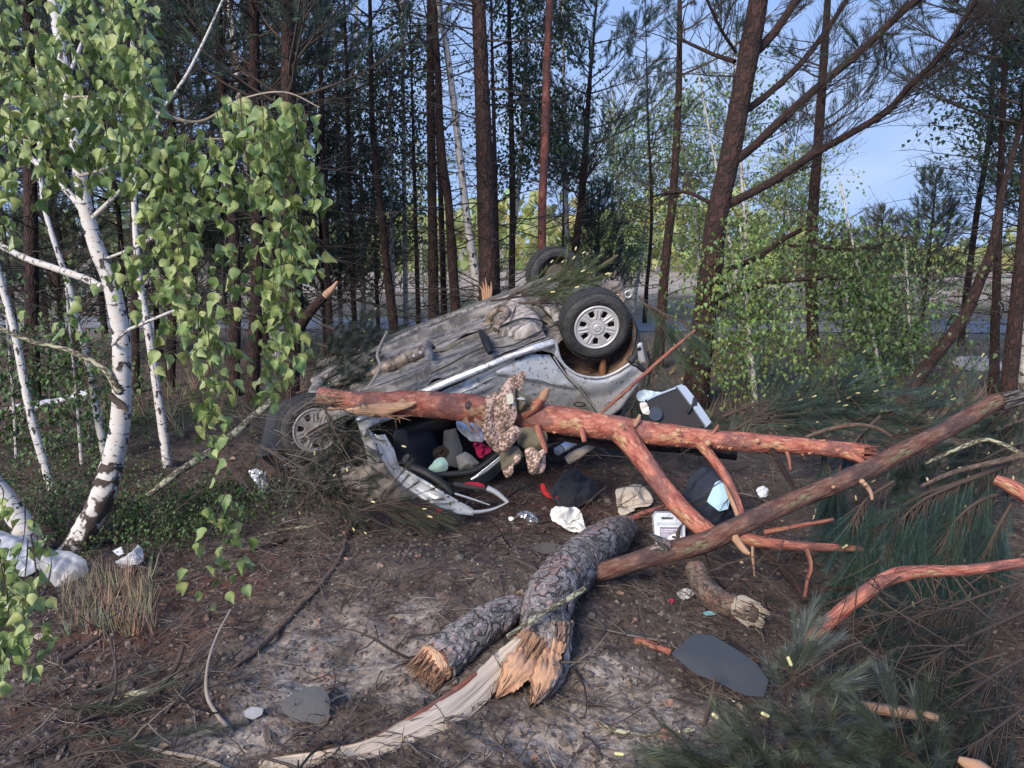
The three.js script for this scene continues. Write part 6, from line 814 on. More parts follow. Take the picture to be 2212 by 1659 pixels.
{ // translucent jerrycan with an illegible label
  const O = gp(1447, 1180, 0), t = thing('jerrycan', 'whitish plastic canister with a handle hole and grey label under the red branch', 'canister', O), P = planeAt(O, V3(-0.08, 0.25, 1)), q = [[1414, 1118], [1420, 1110], [1466, 1110], [1474, 1120], [1478, 1132], [1478, 1180], [1420, 1180], [1416, 1150]].map(P.px), sh = new THREE.Shape(q.map(([a, b]) => new THREE.Vector2(a, b))), hl = smoothLoop([[1427, 1120], [1429, 1115.5], [1454, 1116], [1457, 1120], [1454, 1124], [1430, 1124]].map(P.px), 4); sh.holes.push(new THREE.Path(hl.map(([a, b]) => new THREE.Vector2(a, b)).reverse()));
  const g = new THREE.ExtrudeGeometry(sh, { depth: .1, bevelEnabled: true, bevelSize: .008, bevelThickness: .01, bevelSegments: 3 }); g.translate(0, 0, -.1); g.applyMatrix4(new THREE.Matrix4().makeBasis(P.ex, P.ey, P.ez)); part('body', g, new THREE.MeshPhysicalMaterial({ color: rgb(.66, .70, .76), roughness: .35 }), t);
  const rib = (y0, y1) => { const l = [[1418, y0], [1476, y0]].map(P.px), m = new Buf().tube([V3(l[0][0], l[0][1], .012), V3(l[1][0], l[1][1], .012)], [.004], 6).geo(); m.applyMatrix4(new THREE.Matrix4().makeBasis(P.ex, P.ey, P.ez)); part('rib', m, std({ color: rgb(.6, .66, .74), roughness: .4 }), t); }; rib(1129); rib(1132.5);
  const cv = document.createElement('canvas'); cv.width = 256; cv.height = 256; const x = cv.getContext('2d'); x.fillStyle = '#8f8aa3'; x.fillRect(0, 0, 256, 256); x.fillStyle = '#3d3758'; const r = rngOf(8); for (let k = 0; k < 26; k++) x.fillRect(14 + k * 9, 4 + r() * 4, 3 + r() * 6, 10); x.fillStyle = '#f2f2fa'; for (let k = 0; k < 22; k++) x.fillRect(14 + k * 10, 26 + r() * 3, 3 + r() * 5, 14); for (let k = 0; k < 14; k++) x.fillRect(14 + k * 10, 52 + r() * 3, 3 + r() * 5, 14); x.fillStyle = '#a9a5bb'; x.fillRect(16, 78, 84, 60); x.fillStyle = '#e6e6f0'; x.beginPath(); x.ellipse(170, 170, 88, 76, -.3, 0, 7); x.fill(); x.fillStyle = '#2a2840'; x.beginPath(); x.ellipse(160, 140, 26, 18, .6, 0, 7); x.fill(); x.beginPath(); x.ellipse(190, 226, 52, 34, 0, 0, 7); x.fill();
  const lt = new THREE.CanvasTexture(cv); lt.colorSpace = THREE.SRGBColorSpace; const c = [[1425, 1138], [1473, 1138], [1473, 1178], [1425, 1178]].map(P.px), lg = new THREE.BoxGeometry(c[1][0] - c[0][0], c[0][1] - c[2][1], .003); lg.translate((c[0][0] + c[1][0]) / 2, (c[0][1] + c[2][1]) / 2, .013); lg.applyMatrix4(new THREE.Matrix4().makeBasis(P.ex, P.ey, P.ez)); part('label', lg, std({ map: lt, roughness: .5 }), t);
  part('dry_leaf', (() => { const b = new Buf(); b.tube([[1475, 1128], [1466, 1138], [1462, 1150], [1462, 1165], [1465, 1180]].map(([a, d]) => { const [u, v] = P.px([a, d]); return P.ex.clone().multiplyScalar(u).addScaledVector(P.ey, v).addScaledVector(P.ez, .03); }), [.002, .006, .013, .015, .006], 6, { rough: .3 }); return b.geo(); })(), M.twig, t);
}
{ // dark panel with a pale rim behind the trunk
  const O = ptD(1460, 900, 5.75), t = thing('charcoal_board', 'flat charcoal panel with a pale grey rim standing behind the red trunk', 'panel', O), P = planeAt(O, V3(0.12, 0.35, 1)), z = (l) => l.map(([x, y]) => P.px([1361.2 + x * .0923, 816.8 + y * .0923])), B = new THREE.Matrix4().makeBasis(P.ex, P.ey, P.ez);
  const mk = (n, pl, z0, z1, m, l) => { const s = new THREE.Shape(pl.map(([a, b]) => new THREE.Vector2(a, b))), g = new THREE.ExtrudeGeometry(s, { depth: z1 - z0, bevelEnabled: true, bevelSize: .004, bevelThickness: .004, bevelSegments: 2 }); g.translate(0, 0, z0); g.applyMatrix4(B); part(n, g, m, t, l); };
  mk('panel_face', z([[390, 510], [600, 410], [1050, 240], [1110, 250], [1500, 750], [1750, 1080], [1500, 1220], [700, 1200], [500, 1000]]), -.04, 0, cloth(rgb(.034, .032, .036)));
  const rim = std({ color: rgb(.36, .42, .52), roughness: .35 }); mk('rim', z([[1060, 200], [1180, 170], [1270, 210], [1460, 450], [1750, 860], [1860, 1040], [1760, 1140], [1500, 760], [1110, 240]]), -.03, .025, rim, 'pale grey-blue plastic rim'); mk('rim_edge', z([[380, 500], [600, 395], [1050, 225], [1060, 245], [600, 420], [400, 520]]), -.02, .012, rim);
  mk('latch', z([[1450, 470], [1530, 520], [1510, 650], [1460, 640], [1320, 820], [1310, 790], [1420, 620]]), .02, .035, M.black); const g = new THREE.CylinderGeometry(.052, .052, .035, 32); g.rotateX(Math.PI / 2); const [a, b] = z([[560, 850]])[0]; g.translate(a, b, .02); g.applyMatrix4(B); part('round_cover', g, std({ color: rgb(.045, .055, .08), roughness: .4 }), t, 'round dark blue cover');
}
// ---------- the near birch with hanging foliage ----------
function drape(x0, y0, x1, y1, d, r, sway = 14) { const n = 7, o = []; let ph = r() * 6; for (let k = 0; k <= n; k++) { const t = k / n; o.push([x0 + (x1 - x0) * Math.pow(t, 0.6) + Math.sin(t * 5 + ph) * sway * t, y0 + (y1 - y0) * t, d + 0.08 * Math.sin(t * 3 + ph)]); } return o; }
{
  const r = rngOf(700), base = gp(172, 1190), t = thing('near_birch', 'white-barked birch at the left with long hanging sprays of fresh green leaves', 'birch tree', base), dB = base.clone().sub(CAM).dot(V3(0, -sP, -cP));
  const tr = (name, pl, mat, seg = 18, o = {}) => part(name, pxTube(t, pl.map(([x, y, w, d]) => [x, y, w * .84, d]), seg, { n: 70, rough: .07, freq: 5, vs: 1.5, seed: pl[0][0], ...o }), mat, t);
  tr('trunk', [[140, 1215, 66, dB], [172, 1165, 62, dB], [200, 1115, 60, dB - .02], [225, 1060, 58, dB - .04], [243, 1000, 55, dB - .06]], M.birchBase, 18, { rough: .2, freq: 9 });
  tr('trunk', [[243, 1000, 53, dB - .06], [256, 940, 50, dB - .08], [262, 880, 47, dB - .1], [263, 800, 46, dB - .12], [262, 730, 43, dB - .14], [250, 660, 42, dB - .16], [236, 600, 40, dB - .18], [212, 545, 38, dB - .2], [186, 455, 35, dB - .22], [172, 370, 33, dB - .24], [158, 280, 31, dB - .26], [145, 180, 29, dB - .28], [130, 90, 28, dB - .3], [115, 0, 27, dB - .32], [90, -160, 24, dB - .36], [70, -400, 18, dB - .4]], M.birch);
  tr('knot_collar', [[238, 852, 14, dB - .17], [252, 866, 20, dB - .16], [268, 880, 15, dB - .155], [276, 890, 6, dB - .15]], M.twig, 10, { rough: .35, n: 20 });
  const limb = (pl, m = M.birch) => tr('limb', pl, m, 10, { n: 40 });
  limb([[-60, 508, 15, dB], [0, 531, 16, dB], [60, 560, 17, dB], [120, 580, 18, dB - .05], [185, 603, 20, dB - .1], [222, 622, 22, dB - .16]]);
  limb([[-50, 225, 12, dB - .1], [0, 264, 13, dB - .1], [67, 341, 14, dB - .1], [117, 385, 15, dB - .15], [160, 430, 16, dB - .2], [185, 465, 18, dB - .22]]);
  limb([[255, 735, 8, dB - .14], [244, 744, 9, dB - .25], [271, 717, 9, dB - .3], [314, 697, 8, dB - .3], [372, 673, 8, dB - .3], [430, 655, 6, dB - .3]]);
  limb([[225, 560, 6, dB - .2], [290, 535, 9, dB - .3], [365, 495, 11, dB - .35], [420, 468, 8, dB - .4]]);
  limb([[190, 480, 12, dB - .22], [281, 385, 10, dB - .3], [305, 311, 9, dB - .3], [355, 231, 8, dB - .3], [400, 167, 8, dB - .3], [438, 94, 7, dB - .3], [490, -20, 5, dB - .3]]);
  limb([[150, 160, 10, dB - .28], [197, 53, 8, dB - .3], [231, 17, 8, dB - .3], [290, -20, 6, dB - .3]]);
  limb([[258, 848, 20, dB - .16], [230, 803, 17, dB - .2], [157, 760, 13, dB - .25], [67, 737, 11, dB - .3], [-20, 700, 10, dB - .35]], M.lichen);
  limb([[160, 210, 9, dB - .3], [260, 215, 9, 4.4], [360, 250, 8, 4.0], [440, 260, 7, 3.7], [520, 215, 5, 3.6], [620, 200, 4, 3.5], [690, 232, 3, 3.5]], M.stickPale);
  limb([[172, 380, 9, dB - .3], [300, 345, 7, 4.3], [400, 310, 6, 3.9], [470, 300, 4, 3.7], [560, 310, 3, 3.6]], M.stickPale);
  const twigs = new Buf(), L = [];
  const spray = (x0, y0, x1, y1, d, dens, side = 24, sway = 14) => {
    const pl = drape(x0, y0, x1, y1, d, r, sway), c = curvePts(pl.map(([x, y, q]) => rel(t, ptD(x, y, q))), 24), len = c.reduce((s, p, i) => s + (i ? p.distanceTo(c[i - 1]) : 0), 0);
    twigs.tube(c, c.map((_, i) => 0.0022 * (1.3 - i / 24)), 3);
    const n = Math.round(Math.abs(y1 - y0) / 13 * dens); for (let k = 0; k < n; k++) { const i = clamp((k + r()) / n * 0.97 + .03) * 24, j = Math.min(23, Math.floor(i)), p = c[j].clone().lerp(c[j + 1], i - j), o = V3(rr(r, -1, 1) * side / FPX * d * 1.3, rr(r, -.02, .012), rr(r, -.07, .07)), q = p.clone().add(o); if (o.length() > .025) twigs.tube([p, p.clone().lerp(q, .6).add(V3(0, .01, 0)), q], [.0012, .0009], 3); L.push([q, rr(r, 0.042, 0.08) * Math.pow(d / 3.5, .7)]); }
  };
  for (let k = 0; k < 46; k++) { const x = rr(r, -40, 330), y = rr(r, -90, 290); spray(x, y, x + rr(r, -10, 30), y + rr(r, 130, 250), rr(r, 3.2, 4.3), 1.25, 30); }
  for (let k = 0; k < 9; k++) { const x = rr(r, 330, 470); spray(x, rr(r, 255, 330), x + rr(r, -25, 15), rr(r, 420, 560), rr(r, 3.4, 4), 1.1); }
  for (let k = 0; k < 10; k++) { const x = rr(r, 440, 620); spray(x, rr(r, 195, 240), x + rr(r, -10, 20), rr(r, 380, 500), rr(r, 3.3, 3.7), 1.25); }
  for (let k = 0; k < 5; k++) { const x = rr(r, 620, 690); spray(x, rr(r, 205, 250), x + rr(r, 0, 18), rr(r, 400, 540), rr(r, 3.3, 3.6), 1.05); }
  for (let k = 0; k < 6; k++) { const x = rr(r, 555, 640); spray(x, rr(r, 400, 520), x + rr(r, -5, 16), rr(r, 780, 905), rr(r, 3.2, 3.6), 1.05, 17, 9); }
  for (let k = 0; k < 3; k++) spray(rr(r, 640, 685), 480, rr(r, 640, 700), rr(r, 560, 620), 3.4, .8, 16);
  for (let k = 0; k < 7; k++) { const x = rr(r, 370, 520); spray(x, rr(r, 470, 540), x + rr(r, -30, 20), rr(r, 680, 800), rr(r, 3.2, 3.6), 1.0, 26); }
  for (let k = 0; k < 4; k++) { const x = rr(r, 375, 460); spray(x, rr(r, 640, 700), x + rr(r, -5, 25), rr(r, 880, 985), rr(r, 3.1, 3.4), .85, 24); }
  for (let k = 0; k < 8; k++) { const x = rr(r, 180, 360); spray(x, rr(r, 470, 560), x + rr(r, -10, 20), rr(r, 580, 680), rr(r, 3.6, 4.2), .7, 22); }
  spray(150, 660, 155, 730, 4, .9, 22); spray(190, 590, 200, 660, 3.9, .8, 20); spray(20, 650, 40, 690, 3.6, .7, 16);
  spray(473, 980, 464, 1052, 3.1, .35, 14); spray(490, 1060, 440, 1285, 2.9, 1.1, 26, 18); spray(500, 1075, 520, 1270, 2.9, .8, 20, 10);
  for (let k = 0; k < 6; k++) { const x = rr(r, -20, 70); spray(x, rr(r, 1150, 1230), x + rr(r, -10, 30), rr(r, 1380, 1510), rr(r, 2.3, 2.7), .95, 26); }
  spray(55, 1080, 45, 1250, 2.5, .45, 24); spray(80, 1090, 70, 1200, 2.6, .4, 18); spray(-10, 1040, 20, 1110, 2.6, .7, 18);
  part('twigs', twigs.geo(), M.twig, t);
  // the leaves: those largest in the picture are single parts, the rest one mass
  const v = V3(), size = (q) => { v.copy(q[0]).add(t.position); const dd = v.clone().sub(CAM).dot(V3(0, -sP, -cP)), p = v.clone().sub(CAM); const inX = Math.abs(p.x / dd * FPX) < 1100, inY = Math.abs(p.clone().dot(V3(0, cP, -sP)) / dd * FPX) < 820; return (inX && inY ? 1 : 0.01) * q[1] / dd; };
  L.sort((a, b) => size(b) - size(a)); const rest = [], cols = [];
  L.forEach((q, i) => { const m = leafM(q[0], q[1], r); if (i < 300) { const o = part('leaf', LEAF[i % 3], M.leaf[(i * 7 + (i >> 2)) % 4], t); m.decompose(o.position, o.quaternion, o.scale); } else { rest.push(m); const k = r(); cols.push(k < .3 ? rgb(.18, .27, .08) : k < .6 ? rgb(.25, .34, .10) : k < .85 ? rgb(.33, .41, .135) : rgb(.40, .45, .16)); } });
  for (let g = 0; g < 3; g++) { const m = rest.filter((_, i) => i % 3 === g), c = cols.filter((_, i) => i % 3 === g); inst('foliage', LEAF[g], M.leafI, m, t, c); }
  // neighbouring thin birches
  const thin = (label, pl, extra = []) => { const b = gp(pl[0][0], pl[0][1]), q = thing('thin_birch', label, 'birch tree', b); const d = b.clone().sub(CAM).dot(V3(0, -sP, -cP)), mk = (l) => l.map(([x, y, w]) => [x, y, w * .86, d]); part('trunk', pxTube(q, mk(pl), 12, { n: 60, rough: .08, freq: 6, vs: 1.5, seed: pl[0][0] }), M.birch, q); for (const e of extra) part('limb', pxTube(q, mk(e), 7, { rough: .1 }), M.birch, q); const db = new Buf(); for (let k = 0; k < 7; k++) { const [x, y] = pl[2 + Math.floor(r() * (pl.length - 3))]; deadBranch(db, rel(q, ptD(x, y, d)), V3(rr(r, -1, 1), rr(r, .1, .8), rr(r, -.6, .3)).normalize(), rr(r, .4, .8), .004, r, 6, -.4); } part('twigs', db.geo(), M.twig, q); };
  thin('thin white birch rising just left of the main birch trunk', [[230, 1000, 18], [218, 935, 20], [205, 868, 19], [193, 790, 18], [180, 740, 16], [165, 690, 15], [150, 620, 14], [120, 530, 13], [95, 440, 12], [85, 300, 10], [80, 100, 8]]);
  thin('white birch right of the main birch, standing behind it', [[362, 1010, 22], [352, 930, 22], [340, 850, 20], [330, 780, 20], [318, 700, 19], [306, 640, 18], [297, 560, 16], [290, 440, 14], [288, 250, 12], [286, 50, 9]]);
  thin('leaning white birch near the left edge of the picture', [[112, 1058, 20], [92, 990, 20], [72, 920, 20], [55, 840, 19], [40, 760, 18], [25, 690, 17], [5, 620, 16], [-20, 520, 14], [-60, 380, 12]]);
  thin('birch stem half hidden by the right-hand curtain of birch leaves', [[606, 800, 20], [594, 740, 20], [584, 680, 20], [572, 620, 20], [560, 520, 19], [540, 400, 18], [522, 260, 18], [508, 120, 17], [498, 20, 16], [490, -100, 14]]);
  thin('old birch foot with cracked bark cut off by the left edge', [[72, 1200, 58], [50, 1140, 54], [20, 1090, 52], [-20, 1040, 50], [-60, 990, 48]]);
}
// ---------- fallen pine crown on the right, and what lies on the forest floor ----------
{
  const r = rngOf(801), add = (name, label, cat, O) => thing(name, label, cat, O);
  const sprig = (label, O, branches, tint, o = {}) => { // branches: [[x, y, w, d]...], with needle shoots along them
    const t = add('fallen_pine_branch', label, 'pine branch', O), b = new Buf(), sh = [[], []], cones = [];
    for (const br of branches) {
      const P = br.map(([x, y, , d]) => rel(t, ptD(x, y, d))), c = curvePts(P, 24), W = br.map(([, , w, d]) => w / FPX * d / 2); b.tube(c, c.map((_, i) => lerpList(W, i / 24)), 6);
      const n = Math.round((o.n || 10) * c.reduce((s, p, i) => s + (i ? p.distanceTo(c[i - 1]) : 0), 0) / 0.3);
      for (let k = 0; k < n; k++) { const i = Math.floor(Math.pow(r(), .6) * 23.9), d = c[i + 1].clone().sub(c[i]).normalize(), s = V3(rr(r, -1, 1), rr(r, -1, .4), rr(r, -.5, 1)); s.addScaledVector(d, -s.dot(d)).normalize(); const td = d.clone().multiplyScalar(.8).addScaledVector(s, rr(r, .2, .9)).add(V3(0, o.droop ?? -.35, 0)).normalize(), L = rr(r, .03, .22) * (o.spread ?? 1), e = c[i].clone().addScaledVector(td, L); b.tube([c[i], e], [.004, .003], 3); sh[k % 2].push(aim(e, td, rr(r, .7, 1.1) * (o.s ?? 1), r() * 6)); if (r() < (o.cone ?? .12)) cones.push(aim(e.clone().addScaledVector(td, .25), td, rr(r, .7, 1.2), 0)); }
      sh[0].push(aim(c[24], c[24].clone().sub(c[22]).normalize(), 1 * (o.s ?? 1), 0));
    }
    part('stems', b.geo(), o.dark ? M.twigDark : M.twig, t); sh.forEach((m, k) => m.length && inst('needles', (o.stub ? shootStub : shootNear)[k], M.needle, m, t, m.map(() => needleTint(r, tint, .4))));
    if (cones.length) { const g = new THREE.CapsuleGeometry(.006, .022, 3, 6); inst('buds', g, M.needle, cones, t, cones.map(() => rgb(.58, .52, .25))); } return t;
  };
  const BG = [0.042, 0.078, 0.064], GR = [0.05, 0.072, 0.05];
  sprig('large blue-green pine bough drooping below the brown stem at right', ptD(1990, 1090, 4.3), [[[2180, 1000, 14, 4.4], [2080, 1040, 12, 4.35], [1990, 1070, 9, 4.3], [1900, 1130, 6, 4.25], [1850, 1200, 4, 4.2]], [[2200, 1060, 10, 4.4], [2120, 1080, 9, 4.3], [2060, 1130, 6, 4.25], [2030, 1200, 4, 4.2]], [[2080, 1040, 8, 4.35], [1980, 1090, 7, 4.25], [1930, 1150, 5, 4.2], [1900, 1220, 4, 4.15]], [[2190, 1080, 8, 4.3], [2160, 1130, 7, 4.25], [2130, 1190, 4, 4.2]], [[1930, 1040, 8, 4.35], [1870, 1080, 6, 4.3], [1840, 1130, 4, 4.25]]], BG, { n: 38, cone: .05, droop: -.8, s: .85, spread: .75 });
  sprig('green pine bough hanging between the red trunk end and the brown stem', ptD(1810, 1000, 4.9), [[[1900, 900, 8, 5.1], [1850, 950, 7, 5], [1815, 1010, 5, 4.9], [1805, 1060, 4, 4.85]], [[1770, 960, 7, 5], [1790, 1010, 5, 4.95], [1800, 1070, 4, 4.9]]], BG, { n: 28, s: .8, droop: -.9, spread: .7 });
  sprig('dark pine brush spread behind the red trunk on the right', ptD(1720, 870, 6.2), [[[1560, 900, 8, 6.4], [1640, 870, 8, 6.3], [1720, 860, 7, 6.2], [1800, 850, 5, 6.1]], [[1700, 930, 8, 6.2], [1770, 880, 7, 6.1], [1830, 860, 5, 6]], [[1800, 930, 8, 6], [1870, 900, 7, 5.9], [1930, 890, 5, 5.8]], [[1620, 920, 8, 6.2], [1680, 905, 6, 6.1], [1740, 900, 5, 6]], [[1900, 960, 8, 5.8], [1970, 930, 6, 5.7], [2060, 900, 5, 5.6]], [[1560, 940, 7, 6.1], [1600, 920, 6, 6], [1660, 880, 5, 6]]], [0.05, 0.085, 0.066], { n: 20, cone: .28, droop: 0, spread: 1.6 });
  sprig('grey-green pine brush at the right edge above the brown stem', ptD(2120, 930, 5.2), [[[2230, 900, 9, 5.3], [2150, 930, 8, 5.2], [2080, 960, 5, 5.1]], [[2230, 950, 9, 5.1], [2170, 970, 7, 5], [2110, 1000, 5, 4.9]], [[2230, 860, 9, 5.5], [2190, 880, 6, 5.4], [2150, 900, 4, 5.3]], [[2060, 960, 8, 5.2], [2000, 960, 6, 5.1], [1950, 975, 5, 5]]], GR, { n: 26, cone: .2, spread: 1.4, stub: 1 });
  sprig('pine spray with pale buds draped over the car underside by the far wheel', ptD(1180, 640, 6.4), [[[1060, 650, 5, 6.3], [1130, 640, 5, 6.35], [1200, 632, 4, 6.4], [1250, 640, 3, 6.4]], [[1150, 660, 5, 6.3], [1190, 640, 4, 6.35], [1240, 610, 3, 6.4]], [[1100, 640, 5, 6.5], [1160, 615, 4, 6.5], [1220, 600, 3, 6.5]], [[1120, 655, 5, 6.3], [1180, 655, 4, 6.25], [1230, 660, 3, 6.2]]], [0.09, 0.115, 0.05], { n: 17, s: .72, cone: .35, droop: .3, spread: .9 });
  sprig('green pine spray caught behind the rear of the car', ptD(1420, 700, 6.6), [[[1380, 640, 5, 6.8], [1420, 690, 5, 6.7], [1450, 740, 4, 6.6]], [[1400, 660, 5, 6.7], [1440, 680, 4, 6.6], [1490, 700, 3, 6.6]], [[1400, 760, 5, 6.5], [1410, 820, 4, 6.3], [1400, 880, 3, 6.2]], [[1380, 850, 5, 6.2], [1365, 880, 4, 6.0], [1350, 905, 3, 5.9]]], [0.06, 0.095, 0.055], { n: 15, s: .8, cone: .1 });
  sprig('pine spray at the bottom of the picture right of centre', ptD(1650, 1600, 2.6), [[[1900, 1720, 9, 2.7], [1780, 1670, 7, 2.6], [1680, 1640, 5, 2.55], [1600, 1630, 4, 2.5]], [[1860, 1700, 8, 2.7], [1800, 1620, 6, 2.65], [1740, 1580, 4, 2.6]], [[1760, 1690, 6, 2.6], [1640, 1680, 5, 2.5], [1540, 1670, 4, 2.45]], [[1700, 1700, 6, 2.55], [1590, 1660, 5, 2.5], [1500, 1640, 4, 2.5]]], [0.075, 0.088, 0.062], { n: 15, droop: .2, cone: .05, stub: 1, spread: .5 });
  sprig('small upright tuft of pine needles over the grey plastic sheet', ptD(1720, 1440, 3.1), [[[1700, 1540, 6, 3.1], [1705, 1490, 5, 3.08], [1715, 1440, 4, 3.05], [1725, 1410, 3, 3.05]], [[1700, 1540, 6, 3.1], [1740, 1510, 4, 3.05], [1775, 1495, 3, 3.0]], [[1690, 1560, 5, 3.05], [1740, 1570, 4, 3.0], [1790, 1580, 3, 2.95]]], [0.10, 0.12, 0.095], { n: 22, droop: .4, s: .9, cone: .03, stub: 1, spread: .45 });
  sprig('pine spray in the bottom right corner', ptD(1960, 1620, 2.7), [[[2060, 1720, 7, 2.7], [2000, 1660, 6, 2.65], [1950, 1610, 4, 2.6], [1930, 1590, 3, 2.6]], [[2080, 1700, 7, 2.7], [1970, 1680, 5, 2.6], [1890, 1660, 4, 2.6]]], [0.06, 0.08, 0.058], { n: 20, droop: .25, cone: 0, stub: 1, spread: .6 });
  sprig('green needle litter heaped over the soil at lower left', gp(150, 1560), [[[40, 1640, 5, 3.0], [130, 1580, 5, 3.1], [220, 1540, 4, 3.2]], [[100, 1660, 5, 2.9], [200, 1620, 4, 2.95], [300, 1600, 4, 3.0]], [[10, 1560, 5, 3.1], [90, 1530, 4, 3.2], [180, 1500, 4, 3.3]], [[240, 1660, 5, 2.85], [330, 1640, 4, 2.9], [400, 1650, 3, 2.9]]], [0.05, 0.058, 0.038], { n: 7, droop: -.1, cone: .15, s: .85 });
  sprig('dead pine brush over the front wheel of the car', ptD(690, 1000, 5.3), [[[560, 960, 6, 5.6], [620, 1000, 6, 5.5], [680, 1040, 5, 5.4], [740, 1070, 4, 5.3]], [[640, 1100, 6, 5.3], [690, 1050, 5, 5.3], [720, 1000, 4, 5.35]], [[700, 880, 5, 5.5], [720, 920, 4, 5.4], [735, 960, 3, 5.35]], [[760, 1110, 6, 5.2], [820, 1090, 5, 5.2], [880, 1085, 4, 5.2]]], [0.055, 0.062, 0.04], { n: 30, s: .8, cone: .1, stub: 1, spread: 1.5, droop: 0 });
  sprig('pine brush lying behind the front of the car', ptD(760, 770, 7.2), [[[680, 740, 6, 7.4], [740, 760, 5, 7.2], [800, 790, 4, 7]], [[660, 800, 6, 7.2], [720, 790, 5, 7.1], [790, 800, 4, 6.9]], [[690, 700, 6, 7.6], [750, 720, 5, 7.4], [810, 740, 4, 7.2]], [[640, 850, 6, 6.9], [700, 830, 5, 6.8], [760, 830, 4, 6.6]]], [0.05, 0.06, 0.042], { n: 22, cone: .2, s: 1, spread: 1.4, droop: .2 });
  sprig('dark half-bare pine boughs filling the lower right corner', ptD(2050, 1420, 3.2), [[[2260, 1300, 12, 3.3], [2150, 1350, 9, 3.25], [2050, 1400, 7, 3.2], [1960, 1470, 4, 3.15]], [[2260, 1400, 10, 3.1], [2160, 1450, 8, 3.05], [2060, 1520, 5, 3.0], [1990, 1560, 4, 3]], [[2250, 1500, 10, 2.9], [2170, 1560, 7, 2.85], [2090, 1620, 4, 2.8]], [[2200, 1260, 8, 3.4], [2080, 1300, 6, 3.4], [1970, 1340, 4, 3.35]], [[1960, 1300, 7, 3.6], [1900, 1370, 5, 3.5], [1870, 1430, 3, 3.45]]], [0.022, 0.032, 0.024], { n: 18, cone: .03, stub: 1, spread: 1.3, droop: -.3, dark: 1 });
  // bare tangled twigs of the fallen crown
  const tangle = (label, n, box, d0, d1, len, mat, up = 0.2, seed = 1) => { const q = rngOf(seed), O = ptD((box[0] + box[2]) / 2, (box[1] + box[3]) / 2, (d0 + d1) / 2), t = add('dead_twigs', label, 'dead twigs', O), b = new Buf(); for (let k = 0; k < n; k++) { const p = rel(t, ptD(rr(q, box[0], box[2]), rr(q, box[1], box[3]), rr(q, d0, d1))); deadBranch(b, p, V3(rr(q, -1, 1), rr(q, -.5, .6) + up, rr(q, -.7, .7)).normalize(), len * rr(q, .5, 1.2), rr(q, .002, .0045), q, 8, -.3, 2); } tag(part('twigs', b.geo(), mat, t), null, null, null, 'stuff'); };
  tangle('tangle of bare twigs hanging in the dark below the red branch at right', 100, [1840, 1240, 2260, 1660], 2.8, 3.7, .5, M.twig, -.4, 11);
  tangle('bare twigs between the brown stem and the log stub', 34, [1560, 1200, 1900, 1400], 3.5, 4.3, .45, M.twig, -.1, 12);
  tangle('bare curled twigs in front of the front wheel of the car', 70, [590, 880, 780, 1130], 4.9, 5.4, .4, M.twigGrey, .25, 13);
  tangle('dead twigs behind the car left of its floor', 40, [660, 640, 860, 880], 7, 8.5, .7, M.twigDark, .2, 14);
  tangle('bare twigs around the red trunk fork', 34, [1250, 960, 1700, 1130], 4.7, 5.6, .42, M.twig, 0, 15);
  tangle('bare twigs among the pine brush right of the red trunk end', 34, [1650, 860, 2150, 1050], 4.6, 6, .5, M.twig, .1, 16);
  tangle('dead twigs on the ground left of the car', 26, [300, 950, 640, 1150], 5, 6.4, .5, M.twig, .1, 17);
  tangle('dead twigs behind the big dark pine and the shrubs', 40, [1420, 640, 2150, 860], 7.5, 10, .7, M.twigDark, .2, 18);
  // bilberry bushes
  const bil = (label, spots, seed) => { const q = rngOf(seed), O = gp(...spots[0]), t = thing('bilberry_shrub', label, 'undergrowth', O); t.userData.kind = 'stuff'; const b = new Buf(), m = [], c = []; for (const [x, y, n, s] of spots) { const p0 = rel(t, gp(x, y)); for (let k = 0; k < n; k++) { const p = p0.clone().add(V3(rr(q, -s, s), 0, rr(q, -s, s))), e = p.clone().add(V3(rr(q, -.08, .08), rr(q, .1, .26), rr(q, -.08, .08))); b.tube([p, e], [.002, .001], 3); for (let j = 0; j < 11; j++) { m.push(leafM(p.clone().lerp(e, rr(q, .35, 1.05)).add(V3(rr(q, -.035, .035), 0, rr(q, -.035, .035))), rr(q, .016, .03), q)); c.push(leafTint(q, [.06, .125, .03], .5)); } } } part('stems', b.geo(), M.twig, t); inst('leaves', leafFar, M.leafI, m, t, c); };
  bil('low bilberry bushes on the dark floor right of the main birch', [[340, 1110, 80, .5], [280, 1150, 70, .4], [430, 1130, 80, .45], [500, 1110, 60, .45], [330, 1180, 60, .35], [420, 1180, 50, .3], [540, 1090, 40, .4]], 21);
  bil('low green undergrowth between the thin birches at the far left', [[60, 1090, 60, .5], [160, 1060, 70, .6], [100, 1130, 70, .4], [40, 1150, 40, .3], [200, 1000, 60, .7], [60, 980, 60, .8]], 22);
  bil('sparse green seedlings behind the main birch', [[300, 900, 50, 1], [150, 920, 50, 1], [430, 900, 50, 1.1], [60, 860, 50, 1.2]], 23);
  birch('birch_sapling', 'leafy birch sapling behind the main birch at the left', [[150, 700, 4], [165, 850, 6], [175, 980, 8]], 6.8, { seed: 71, height: 1.6, branches: 26, b0: .2, b1: 1.5, leaves: 26, blen: .6, tint: [.09, .17, .04], cat: 'sapling', farLeaf: false });
  birch('birch_sapling', 'leafy birch sapling at the far left among the thin trunks', [[20, 760, 4], [30, 880, 6], [36, 1000, 8]], 7, { seed: 72, height: 1.7, branches: 26, b0: .2, b1: 1.6, leaves: 26, blen: .6, tint: [.08, .15, .04], cat: 'sapling', farLeaf: false });
